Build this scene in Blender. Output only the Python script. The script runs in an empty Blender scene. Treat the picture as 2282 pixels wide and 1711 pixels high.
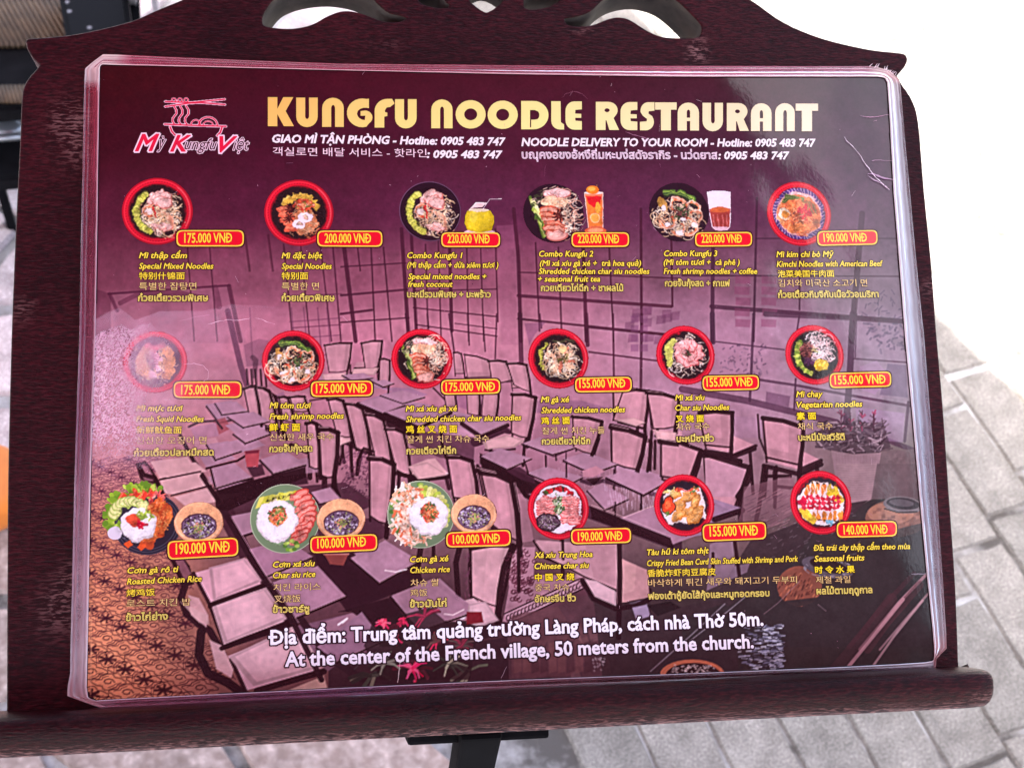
import bpy, bmesh, math, random
import numpy as np
from mathutils import Matrix, Vector
R = math.radians
random.seed(7)
rng = np.random.default_rng(7)
scene = bpy.context.scene
COL = scene.collection

# ------------------------------------------------------------------ camera
# rows of WC: world axes seen from the camera (camera looks down -z of its own frame)
WC = np.array([[0.99102624, 0.01624717, -0.13267636],
               [-0.0934981, 0.79360915, -0.60120099],
               [0.09552536, 0.60821094, 0.78800657]])
CAM = np.array([-0.08829246, -0.39200864, 1.65])
MENU_O = np.array([0.0, 0.0, 1.15231521])          # centre of the printed sheet
EX = np.array([1.0, 0.0, 0.0])                     # sheet right
EY = np.array([0.0, 0.8843448, 0.46683431])        # sheet up the slope
EN = np.array([0.0, -0.46683431, 0.8843448])       # sheet normal
FPX, CX, CY = 2932.0, 1141.0, 855.5
cam = bpy.data.cameras.new("camera")
cam.sensor_width = 36.0
cam.lens = FPX / 2282.0 * 36.0
cam.clip_start = 0.02
cam.clip_end = 200
cam.dof.use_dof = True
cam.dof.focus_distance = 0.64
cam.dof.aperture_fstop = 20
camo = bpy.data.objects.new("camera", cam)
COL.objects.link(camo)
camo.matrix_world = Matrix([[WC[0][0], WC[0][1], WC[0][2], CAM[0]],
                            [WC[1][0], WC[1][1], WC[1][2], CAM[1]],
                            [WC[2][0], WC[2][1], WC[2][2], CAM[2]],
                            [0, 0, 0, 1]])
scene.camera = camo

# ------------------------------------------------------------------ sky and sun
SHX, SHY = 0.62, 0.56                               # shadow travel for an object 2.6 m up
SUN_D = Vector((SHX, SHY, -2.6)).normalized()       # direction the light travels
SUN_EL = math.asin(-SUN_D.z)
world = bpy.data.worlds.new("World")
scene.world = world
world.use_nodes = True
wn = world.node_tree
wn.nodes.clear()
sky = wn.nodes.new("ShaderNodeTexSky")
sky.sky_type = 'NISHITA'
sky.sun_disc = False
sky.sun_elevation = SUN_EL
sky.sun_rotation = math.atan2(-SUN_D.x, -SUN_D.y)
sky.dust_density = 7.0
sky.air_density = 0.75
sky.ozone_density = 0.0
bg = wn.nodes.new("ShaderNodeBackground")
bg.inputs[1].default_value = 0.15
wo = wn.nodes.new("ShaderNodeOutputWorld")
wn.links.new(sky.outputs[0], bg.inputs[0])
wn.links.new(bg.outputs[0], wo.inputs[0])
sun = bpy.data.lights.new("sun", 'SUN')
sun.energy = 4.0
sun.angle = R(0.5)
sun.color = (1.0, 0.96, 0.9)
suno = bpy.data.objects.new("sun", sun)
suno.rotation_euler = SUN_D.to_track_quat('-Z', 'Y').to_euler()
COL.objects.link(suno)
scene.view_settings.view_transform = 'Standard'
scene.view_settings.look = 'None'
scene.view_settings.gamma = 1
scene.view_settings.exposure = 2.5
scene.cycles.max_bounces = 8

# ------------------------------------------------------------------ surveying helpers
FR = {'S': (0, 0, 1.0), 'D': (0, 0, 2212 / 2282.0),
      'T1': (0, 0, 2.911), 'T2': (760, 0, 2.911), 'T3': (1520, 0, 2.903),
      'M1': (0, 380, 2.911), 'M2': (760, 380, 2.911), 'M3': (1520, 380, 2.903),
      'K1': (0, 700, 2.911), 'K2': (760, 700, 2.911), 'K3': (1520, 700, 2.903),
      'L1': (0, 1040, 2.911), 'L2': (760, 1040, 2.911), 'L3': (1520, 1040, 2.903),
      'P1': (0, 1340, 1.940), 'P2': (1140, 1340, 1.937),
      'Q1': (480, 760, 2.115), 'Q2': (1040, 760, 2.115), 'Q3': (480, 1060, 2.115), 'Q4': (1040, 1060, 2.115)}
OC = MENU_O - CAM


def S(fr, x, y):
    a = FR[fr]
    return a[0] + x / a[2], a[1] + y / a[2]


def ray(x, y):
    d = WC @ np.array([(x - CX) / FPX, -(y - CY) / FPX, -1.0])
    return d


def sheet(x, y, h=0.0):
    """measured mark -> metres on the sheet plane (right, up), h above it"""
    d = ray(x, y)
    o = OC + EN * h
    k = (o @ EN) / (d @ EN)
    p = d * k - o
    return float(p @ EX), float(p @ EY)


def sheet_arr(P, h=0.0):
    P = np.asarray(P, float)
    d = np.stack([(P[:, 0] - CX) / FPX, -(P[:, 1] - CY) / FPX, -np.ones(len(P))], 1) @ WC.T
    o = OC + EN * h
    k = (o @ EN) / (d @ EN)
    p = d * k[:, None] - o
    return np.stack([p @ EX, p @ EY], 1)


def on_level(x, y, z):
    """measured mark -> world point at height z"""
    d = ray(x, y)
    k = (z - CAM[2]) / d[2]
    return CAM + d * k


def lin(c):
    c = np.asarray(c, float) / 255.0
    return np.where(c <= 0.04045, c / 12.92, ((c + 0.055) / 1.055) ** 2.4)


# ------------------------------------------------------------------ object helpers
def link(name, me, mats, parent=None, label=None, cat=None, group=None, kind=None):
    o = bpy.data.objects.new(name, me)
    COL.objects.link(o)
    if me is not None and mats is not None:
        for m in (mats if isinstance(mats, (list, tuple)) else [mats]):
            if len(me.materials) == 0 or m.name not in [q.name for q in me.materials]:
                me.materials.append(m)
    if parent is not None:
        o.parent = parent
    if label: o['label'] = label
    if cat: o['category'] = cat
    if group: o['group'] = group
    if kind: o['kind'] = kind
    return o


def put(o, M):
    o.matrix_parent_inverse = Matrix.Translation(-o.parent.location)
    o.matrix_basis = M


def empty(name, loc, label, cat, group=None, mat=None):
    o = bpy.data.objects.new(name, None)
    COL.objects.link(o)
    if mat is not None:
        o.matrix_world = mat
    else:
        o.location = loc
    o['label'] = label
    o['category'] = cat
    if group: o['group'] = group
    return o


def mesh_from(name, V, F, cols=None, alpha=None, smooth=False, matidx=None):
    me = bpy.data.meshes.new(name)
    V = np.asarray(V, np.float32)
    F = np.asarray(F, np.int32)
    n, k = F.shape
    me.vertices.add(len(V))
    me.vertices.foreach_set('co', V.ravel())
    me.loops.add(n * k)
    me.loops.foreach_set('vertex_index', F.ravel())
    me.polygons.add(n)
    me.polygons.foreach_set('loop_start', np.arange(0, n * k, k, dtype=np.int32))
    me.polygons.foreach_set('loop_total', np.full(n, k, np.int32))
    if smooth:
        me.polygons.foreach_set('use_smooth', np.ones(n, bool))
    if matidx is not None:
        me.polygons.foreach_set('material_index', np.asarray(matidx, np.int32))
    me.update(calc_edges=True)
    if cols is not None:
        a = me.attributes.new('Col', 'FLOAT_COLOR', 'POINT')
        c = np.ones((len(V), 4), np.float32)
        c[:, :3] = cols
        if alpha is not None:
            c[:, 3] = alpha
        a.data.foreach_set('color', c.ravel())
    return me


def bm_mesh(name, bm, smooth=False):
    me = bpy.data.meshes.new(name)
    bmesh.ops.recalc_face_normals(bm, faces=bm.faces[:])
    bm.to_mesh(me)
    bm.free()
    if smooth:
        me.polygons.foreach_set('use_smooth', np.ones(len(me.polygons), bool))
    return me


def box(bm, c, s, rot=None, bev=0.0):
    r = bmesh.ops.create_cube(bm, size=1.0)
    vs = r['verts']
    bmesh.ops.scale(bm, vec=s, verts=vs)
    if bev > 0:
        es = list({e for v in vs for e in v.link_edges})
        rr = bmesh.ops.bevel(bm, geom=es, offset=bev, segments=2, affect='EDGES', profile=0.6)
        vs = list({v for f in rr['faces'] for v in f.verts} | {v for v in vs if v.is_valid})
    M = Matrix.Translation(Vector(c))
    if rot is not None:
        M = M @ rot
    bmesh.ops.transform(bm, matrix=M, verts=vs)
    return vs


def tube(bm, pts, r, seg=10):
    rings = []
    pts = [Vector(p) for p in pts]
    for i, p in enumerate(pts):
        d = (pts[min(i + 1, len(pts) - 1)] - pts[max(i - 1, 0)]).normalized()
        a = d.cross(Vector((0.13, 0.2, 0.97)))
        if a.length < 0.1: a = d.cross(Vector((1, 0, 0)))
        a.normalize()
        b = d.cross(a)
        rings.append([bm.verts.new(p + (a * math.cos(t) + b * math.sin(t)) * r)
                      for t in [2 * math.pi * k / seg for k in range(seg)]])
    for q, w in zip(rings, rings[1:]):
        for k in range(seg):
            bm.faces.new((q[k], q[(k + 1) % seg], w[(k + 1) % seg], w[k]))
    bm.faces.new(rings[0][::-1])
    bm.faces.new(rings[-1])


# ------------------------------------------------------------------ materials
def new_mat(name):
    m = bpy.data.materials.new(name)
    m.use_nodes = True
    nt = m.node_tree
    return m, nt, nt.nodes['Principled BSDF']


def N(nt, t, **kw):
    n = nt.nodes.new(t)
    for k, v in kw.items():
        if k.startswith('i_'):
            n.inputs[k[2:].replace('_', ' ')].default_value = v
        else:
            setattr(n, k, v)
    return n


def ramp(nt, stops):
    r = nt.nodes.new('ShaderNodeValToRGB')
    while len(r.color_ramp.elements) < len(stops):
        r.color_ramp.elements.new(0.5)
    for e, (p, c) in zip(r.color_ramp.elements, stops):
        e.position = p
        e.color = (*c, 1) if len(c) == 3 else c
    return r


def simple(name, col, rough=0.5, metal=0.0, noise=0.15, scale=30, bump=0.0):
    m, nt, b = new_mat(name)
    tc = N(nt, 'ShaderNodeTexCoord')
    nz = N(nt, 'ShaderNodeTexNoise', i_Scale=scale, i_Detail=6.0)
    nt.links.new(tc.outputs['Object'], nz.inputs['Vector'])
    c = np.array(col)
    r = ramp(nt, [(0.3, tuple(c * (1 - noise))), (0.7, tuple(np.minimum(c * (1 + noise), 1)))])
    nt.links.new(nz.outputs[0], r.inputs[0])
    nt.links.new(r.outputs[0], b.inputs['Base Color'])
    b.inputs['Roughness'].default_value = rough
    b.inputs['Metallic'].default_value = metal
    if bump:
        bp = N(nt, 'ShaderNodeBump', i_Strength=bump, i_Distance=0.002)
        nt.links.new(nz.outputs[0], bp.inputs['Height'])
        nt.links.new(bp.outputs[0], b.inputs['Normal'])
    return m


def make_print():
    m, nt, b = new_mat('laminated print')
    at = N(nt, 'ShaderNodeAttribute', attribute_name='Col')
    nt.links.new(at.outputs['Color'], b.inputs['Base Color'])
    b.inputs['Roughness'].default_value = 0.55
    b.inputs['Specular IOR Level'].default_value = 0.05
    b.inputs['Coat Weight'].default_value = 0.75
    b.inputs['Coat Roughness'].default_value = 0.09
    tc = N(nt, 'ShaderNodeTexCoord')
    nz = N(nt, 'ShaderNodeTexNoise', i_Scale=14.0, i_Detail=2.0)
    n2 = N(nt, 'ShaderNodeTexNoise', i_Scale=500.0, i_Detail=3.0)
    nt.links.new(tc.outputs['Object'], nz.inputs['Vector'])
    nt.links.new(tc.outputs['Object'], n2.inputs['Vector'])
    b1 = N(nt, 'ShaderNodeBump', i_Strength=0.5, i_Distance=0.004)
    b2 = N(nt, 'ShaderNodeBump', i_Strength=0.12, i_Distance=0.0002)
    nt.links.new(nz.outputs[0], b1.inputs['Height'])
    nt.links.new(n2.outputs[0], b2.inputs['Height'])
    nt.links.new(b1.outputs[0], b2.inputs['Normal'])
    nt.links.new(b2.outputs[0], b.inputs['Coat Normal'])
    return m


def make_film(name='plastic film', rough=0.22, bump=0.2):
    m, nt, b = new_mat(name)
    at = N(nt, 'ShaderNodeAttribute', attribute_name='Col')
    tr = N(nt, 'ShaderNodeBsdfTransparent')
    mx = N(nt, 'ShaderNodeMixShader')
    gl = N(nt, 'ShaderNodeBsdfGlossy', i_Roughness=rough)
    gl.inputs['Color'].default_value = (1, 1, 1, 1)
    fr = N(nt, 'ShaderNodeFresnel', i_IOR=1.5)
    mg = N(nt, 'ShaderNodeMixShader')
    tc = N(nt, 'ShaderNodeTexCoord')
    nz = N(nt, 'ShaderNodeTexNoise', i_Scale=45.0, i_Detail=2.0)
    nt.links.new(tc.outputs['Object'], nz.inputs['Vector'])
    bp = N(nt, 'ShaderNodeBump', i_Strength=bump, i_Distance=0.002)
    nt.links.new(nz.outputs[0], bp.inputs['Height'])
    nt.links.new(bp.outputs[0], gl.inputs['Normal'])
    nt.links.new(bp.outputs[0], fr.inputs['Normal'])
    nt.links.new(at.outputs['Color'], b.inputs['Base Color'])
    b.inputs['Roughness'].default_value = 0.4
    nt.links.new(at.outputs['Alpha'], mx.inputs[0])
    nt.links.new(tr.outputs[0], mx.inputs[1])
    nt.links.new(b.outputs[0], mx.inputs[2])
    nt.links.new(fr.outputs[0], mg.inputs[0])
    nt.links.new(mx.outputs[0], mg.inputs[1])
    nt.links.new(gl.outputs[0], mg.inputs[2])
    out = nt.nodes['Material Output']
    nt.links.new(mg.outputs[0], out.inputs[0])
    return m


def make_wood(name, c0, c1, c2, rough=0.34, worn=True):
    m, nt, b = new_mat(name)
    tc = N(nt, 'ShaderNodeTexCoord')
    mp = N(nt, 'ShaderNodeMapping')
    mp.inputs['Scale'].default_value = (1.9, 8.0, 8.0)
    mp.inputs['Rotation'].default_value = (0, 0, R(2))
    nt.links.new(tc.outputs['Object'], mp.inputs['Vector'])
    g = N(nt, 'ShaderNodeTexNoise', i_Scale=130.0, i_Detail=6.0, i_Roughness=0.6, i_Distortion=0.25)   # short fibres
    nt.links.new(mp.outputs[0], g.inputs['Vector'])
    big = N(nt, 'ShaderNodeTexNoise', i_Scale=13.0, i_Detail=4.0)
    nt.links.new(tc.outputs['Object'], big.inputs['Vector'])
    r1 = ramp(nt, [(0.34, c0), (0.52, c1), (0.72, c2)])
    nt.links.new(g.outputs[0], r1.inputs[0])
    r2 = ramp(nt, [(0.3, (0.62, 0.62, 0.66)), (0.7, (1.35, 1.15, 1.1))])
    nt.links.new(big.outputs[0], r2.inputs[0])
    mu = N(nt, 'ShaderNodeMix', data_type='RGBA', blend_type='MULTIPLY')
    mu.inputs[0].default_value = 1.0
    nt.links.new(r1.outputs[0], mu.inputs[6])
    nt.links.new(r2.outputs[0], mu.inputs[7])
    last = mu.outputs[2]
    if worn:
        at = N(nt, 'ShaderNodeAttribute', attribute_name='Wear')
        mm = N(nt, 'ShaderNodeMath', operation='MULTIPLY')
        gr = ramp(nt, [(0.5, (0, 0, 0)), (0.58, (1, 1, 1))])
        nt.links.new(g.outputs[0], gr.inputs[0])
        nt.links.new(gr.outputs[0], mm.inputs[0])
        nt.links.new(at.outputs['Fac'], mm.inputs[1])
        mw = N(nt, 'ShaderNodeMix', data_type='RGBA')
        mw.inputs[7].default_value = (0.30, 0.16, 0.15, 1)
        nt.links.new(mm.outputs[0], mw.inputs[0])
        nt.links.new(last, mw.inputs[6])
        last = mw.outputs[2]
    nt.links.new(last, b.inputs['Base Color'])
    rr = N(nt, 'ShaderNodeMapRange')
    rr.inputs[3].default_value = rough - 0.08
    rr.inputs[4].default_value = rough + 0.16
    nt.links.new(big.outputs[0], rr.inputs[0])
    nt.links.new(rr.outputs[0], b.inputs['Roughness'])
    b.inputs['Specular IOR Level'].default_value = 0.13
    bp = N(nt, 'ShaderNodeBump', i_Strength=0.9, i_Distance=0.0007)
    nt.links.new(g.outputs[0], bp.inputs['Height'])
    nt.links.new(bp.outputs[0], b.inputs['Normal'])
    return m


def make_stone(name, ca, cb, sp=300):
    m, nt, b = new_mat(name)
    tc = N(nt, 'ShaderNodeTexCoord')
    oi = N(nt, 'ShaderNodeObjectInfo')
    va = N(nt, 'ShaderNodeVectorMath', operation='ADD')
    nt.links.new(tc.outputs['Object'], va.inputs[0])
    nt.links.new(oi.outputs['Location'], va.inputs[1])
    n1 = N(nt, 'ShaderNodeTexNoise', i_Scale=sp, i_Detail=3.0)
    n2 = N(nt, 'ShaderNodeTexNoise', i_Scale=22.0, i_Detail=6.0, i_Roughness=0.65)
    for q in (n1, n2):
        nt.links.new(va.outputs[0], q.inputs['Vector'])
    r1 = ramp(nt, [(0.36, ca), (0.6, cb), (0.74, tuple(min(1, v * 1.55) for v in cb))])
    nt.links.new(n1.outputs[0], r1.inputs[0])
    r2 = ramp(nt, [(0.32, (0.66, 0.65, 0.64)), (0.68, (1.12, 1.12, 1.12))])
    nt.links.new(n2.outputs[0], r2.inputs[0])
    mu = N(nt, 'ShaderNodeMix', data_type='RGBA', blend_type='MULTIPLY')
    mu.inputs[0].default_value = 1.0
    nt.links.new(r1.outputs[0], mu.inputs[6])
    nt.links.new(r2.outputs[0], mu.inputs[7])
    m2 = N(nt, 'ShaderNodeMix', data_type='RGBA', blend_type='MULTIPLY')
    m2.inputs[0].default_value = 1.0
    r3 = ramp(nt, [(0.0, (0.86, 0.86, 0.86)), (1.0, (1.12, 1.1, 1.1))])
    nt.links.new(oi.outputs['Random'], r3.inputs[0])
    nt.links.new(mu.outputs[2], m2.inputs[6])
    nt.links.new(r3.outputs[0], m2.inputs[7])
    nt.links.new(m2.outputs[2], b.inputs['Base Color'])
    b.inputs['Roughness'].default_value = 0.8
    bp = N(nt, 'ShaderNodeBump', i_Strength=0.6, i_Distance=0.002)
    nt.links.new(n1.outputs[0], bp.inputs['Height'])
    nt.links.new(bp.outputs[0], b.inputs['Normal'])
    return m


M_PRINT = make_print()
M_FILM = make_film()


def make_fog_glare():  # see-through haze for the loose film and the painted glare
    m, nt, b = new_mat('fogged film')  # carries the painted pink glare as well as the fog
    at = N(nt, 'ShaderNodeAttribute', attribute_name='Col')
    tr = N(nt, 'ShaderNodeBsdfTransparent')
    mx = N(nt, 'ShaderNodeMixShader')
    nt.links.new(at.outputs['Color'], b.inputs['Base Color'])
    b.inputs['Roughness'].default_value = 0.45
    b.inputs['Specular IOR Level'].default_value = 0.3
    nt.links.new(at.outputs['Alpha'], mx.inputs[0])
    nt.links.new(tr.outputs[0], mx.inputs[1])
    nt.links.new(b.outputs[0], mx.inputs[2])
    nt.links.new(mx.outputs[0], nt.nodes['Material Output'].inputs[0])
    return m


M_FOG_GLARE = make_fog_glare()
M_WOOD = make_wood('lacquered mahogany', (0.008, 0.0006, 0.0015), (0.027, 0.0015, 0.004), (0.062, 0.007, 0.012))
M_RAIL = make_wood('lacquered mahogany rail', (0.006, 0.0008, 0.0014), (0.020, 0.0016, 0.0035), (0.050, 0.007, 0.009), 0.27)
M_RAW = simple('dusty wood inside the cutouts', (0.055, 0.045, 0.036), 0.8, noise=0.7, scale=60, bump=0.4)
M_BLACK = simple('black painted steel', (0.006, 0.006, 0.007), 0.8, noise=0.3)
M_BLACK.node_tree.nodes['Principled BSDF'].inputs['Specular IOR Level'].default_value = 0.04
M_PAVER = make_stone('grey setts', (0.15, 0.143, 0.128), (0.265, 0.253, 0.228))
M_SLAB = make_stone('pale pinkish flagstone', (0.44, 0.36, 0.36), (0.56, 0.5, 0.5), 250)
M_TAN = make_stone('tan flagstone', (0.24, 0.18, 0.155), (0.38, 0.31, 0.28), 70)

# ================================================================== GROUND
JX = 0.028


def make_ground():
    m, nt, b = new_mat('pale mortar and dirt')
    tc = N(nt, 'ShaderNodeTexCoord')
    n1 = N(nt, 'ShaderNodeTexNoise', i_Scale=6.0, i_Detail=6.0, i_Roughness=0.7)
    n2 = N(nt, 'ShaderNodeTexNoise', i_Scale=180.0, i_Detail=3.0)
    for q in (n1, n2): nt.links.new(tc.outputs['Object'], q.inputs['Vector'])
    r1 = ramp(nt, [(0.40, (0.07, 0.065, 0.06)), (0.50, (0.24, 0.235, 0.23)), (0.66, (0.46, 0.48, 0.50))])
    nt.links.new(n1.outputs[0], r1.inputs[0])
    nt.links.new(r1.outputs[0], b.inputs['Base Color'])
    b.inputs['Roughness'].default_value = 0.9
    bp = N(nt, 'ShaderNodeBump', i_Strength=0.5, i_Distance=0.003)
    nt.links.new(n2.outputs[0], bp.inputs['Height'])
    nt.links.new(bp.outputs[0], b.inputs['Normal'])
    bm = bmesh.new()
    v = [bm.verts.new(p) for p in ((-60, -60, 0), (60, -60, 0), (60, 60, 0), (-60, 60, 0))]
    bm.faces.new(v)
    return link('ground', bm_mesh('ground', bm), m, kind='structure')


GROUND = make_ground()
ANG = R(-74)
UL = np.array([math.cos(ANG), math.sin(ANG)])       # long way of the setts
UW = np.array([-UL[1], UL[0]])                      # across them, to the right
P0 = np.array([0.913, 0.882])                       # a point on a long joint


def paver_mesh(w, l, seed, h=0.0065):
    r = random.Random(seed)
    bm = bmesh.new()
    top = []
    base = []
    nx = 3
    pts = []
    for i in range(nx): pts.append((-w / 2 + w * i / nx, -l / 2))
    for i in range(nx + 1): pts.append((w / 2, -l / 2 + l * i / (nx + 1)))
    for i in range(nx): pts.append((w / 2 - w * i / nx, l / 2))
    for i in range(nx + 1): pts.append((-w / 2, l / 2 - l * i / (nx + 1)))
    for (x, y) in pts:
        jx, jy = r.uniform(-.0016, .0016), r.uniform(-.0016, .0016)
        base.append(bm.verts.new((x + jx, y + jy, 0.0)))
        top.append(bm.verts.new((x * (1 - .006 / w) + jx, y * (1 - .006 / l) + jy, h + r.uniform(-.0006, .0006))))
    n = len(pts)
    for i in range(n):
        bm.faces.new((base[i], base[(i + 1) % n], top[(i + 1) % n], top[i]))
    bm.faces.new(top)
    return bm_mesh('sett', bm)


def build_pavers():
    LW, LL = 0.094, 0.2
    kinds = [paver_mesh(LW - g, LL - g2, s) for s, (g, g2) in enumerate(
        [(0.003, 0.007), (0.005, 0.012), (0.004, 0.006), (0.009, 0.008), (0.003, 0.010), (0.005, 0.007)])]
    r = random.Random(3)
    k = 0
    for ci in range(-9, 9):
        off = r.uniform(0, LL) if ci != -1 else -0.02
        for cj in range(-8, 9):
            c = P0 + UW * (ci + 0.5) * LW + UL * (cj * LL + off)
            if c[0] < 0.06 or c[1] < 0.02 or c[1] > 2.25 or c[0] > 1.75: continue
            # keep those the photograph can show: right of the board, below it and behind its cutouts
            me = kinds[r.randrange(len(kinds))]
            o = link('sett', me, M_PAVER, GROUND)
            o.location = (c[0], c[1], 0.0)
            o.rotation_euler = (r.uniform(-.006, .006), r.uniform(-.006, .006), ANG + math.pi / 2 + r.uniform(-.012, .012))
            k += 1
    # irregular flagstones on the left
    r = random.Random(11)
    gx, gy = 0.24, 0.17
    P = {}
    for i in range(-6, 3):
        for j in range(0, 15):
            P[i, j] = (i * gx + (0.12 if j % 2 else 0) + r.uniform(-.035, .035), j * gy + r.uniform(-.03, .03))
    for i in range(-6, 2):
        for j in range(0, 14):
            q = [P[i, j], P[i + 1, j], P[i + 1, j + 1], P[i, j + 1]]
            cx = sum(a[0] for a in q) / 4
            cy = sum(a[1] for a in q) / 4
            if cx > 0.0: continue
            bm = bmesh.new()
            t, bb = [], []
            h = 0.007 + r.uniform(0, .003)
            for n in range(4):
                a, b2 = np.array(q[n]), np.array(q[(n + 1) % 4])
                for s in (0.06, 0.35, 0.65, 0.94):
                    p = a + (b2 - a) * s
                    c = np.array([cx, cy])
                    d = (p - c)
                    p = c + d * (1 - 0.012 / np.linalg.norm(d)) + np.array([r.uniform(-.006, .006), r.uniform(-.006, .006)])
                    bb.append(bm.verts.new((p[0] - cx, p[1] - cy, 0)))
                    p = c + (p - c) * 0.965
                    t.append(bm.verts.new((p[0] - cx, p[1] - cy, h)))
            for n in range(16):
                bm.faces.new((bb[n], bb[(n + 1) % 16], t[(n + 1) % 16], t[n]))
            bm.faces.new(t)
            o = link('flagstone', bm_mesh('flagstone', bm), M_SLAB if cy > 0.62 else M_TAN, GROUND)
            o.location = (cx, cy, 0)


build_pavers()

# ================================================================== AWNING OVERHEAD (throws the shade the stand is in)
def build_awning():
    m, nt, b = new_mat('red awning cloth')
    nt.nodes.remove(b)
    df = N(nt, 'ShaderNodeBsdfDiffuse')
    tl = N(nt, 'ShaderNodeBsdfTranslucent')
    df.inputs[0].default_value = (0.13, 0.028, 0.042, 1)
    tl.inputs[0].default_value = (0.06, 0.011, 0.02, 1)
    ad = N(nt, 'ShaderNodeMixShader')
    ad.inputs[0].default_value = 0.5
    nt.links.new(df.outputs[0], ad.inputs[1])
    nt.links.new(tl.outputs[0], ad.inputs[2])
    nt.links.new(ad.outputs[0], nt.nodes['Material Output'].inputs[0])
    z = 2.6
    e = empty('awning', (-1.3, -1.0, 0), 'red cloth awning stretched above the menu stand, out of view overhead', 'awning')
    edge = lambda y: 0.53 - y / 2.02
    rows = []
    V, F = [], []
    nx, ny = 16, 16
    for j in range(ny + 1):
        y = -2.2 + (1.75 + 2.2) * j / ny
        for i in range(nx + 1):
            x0, x1 = -2.4, edge(y)
            s = i / nx
            x = x0 + (x1 - x0) * s
            V.append((x + 1.3, y + 1.0, z + 0.03 * math.sin(s * math.pi * 4) * math.sin(math.pi * j / ny)))
    for j in range(ny):
        for i in range(nx):
            a = j * (nx + 1) + i
            F.append((a, a + 1, a + nx + 2, a + nx + 1))
    link('awning_cloth', mesh_from('awning_cloth', V, F, smooth=True), m, e)
    for p, q in [((-2.4, -2.2), (edge(-2.2), -2.2)), ((edge(-2.2), -2.2), (edge(1.75), 1.75)), ((edge(1.75), 1.75), (-2.4, 1.75))]:
        bm = bmesh.new()
        tube(bm, [(p[0] + 1.3, p[1] + 1.0, z - 0.02), (q[0] + 1.3, q[1] + 1.0, z - 0.02)], 0.016)
        link('frame_bar', bm_mesh('frame_bar', bm, True), M_BLACK, e)
    for (x, y) in [(-2.3, -2.1), (-2.3, 1.1)]:
        bm = bmesh.new()
        tube(bm, [(x + 1.3, y + 1.0, 0.0), (x + 1.3, y + 1.0, z - 0.03)], 0.022)
        link('post', bm_mesh('post', bm, True), M_BLACK, e)


build_awning()

# ================================================================== MENU STAND
MB = Matrix([[EX[0], EY[0], EN[0], MENU_O[0]], [EX[1], EY[1], EN[1], MENU_O[1]],
             [EX[2], EY[2], EN[2], MENU_O[2]], [0, 0, 0, 1]])
STAND = empty('menu_stand', (0, 0.3, 0), 'dark red wooden menu stand with scrolled pierced top and rounded ledge', 'menu stand')
STAND.location = (0.02, 0.05, 0.0)
TOP_Z = -0.0022      # board face below the sheet plane
THICK = 0.028


def smooth_loop(pts, closed=True, n=6):
    out = []
    L = len(pts)
    for i in range(L if closed else L - 1):
        p0, p1, p2, p3 = [np.array(pts[(i + k - 1) % L] if closed else pts[min(max(i + k - 1, 0), L - 1)]) for k in range(4)]
        for t in np.arange(n) / n:
            out.append(0.5 * ((2 * p1) + (-p0 + p2) * t + (2 * p0 - 5 * p1 + 4 * p2 - p3) * t * t + (-p0 + 3 * p1 - 3 * p2 + p3) * t ** 3))
    if not closed: out.append(np.array(pts[-1]))
    return out


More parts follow.
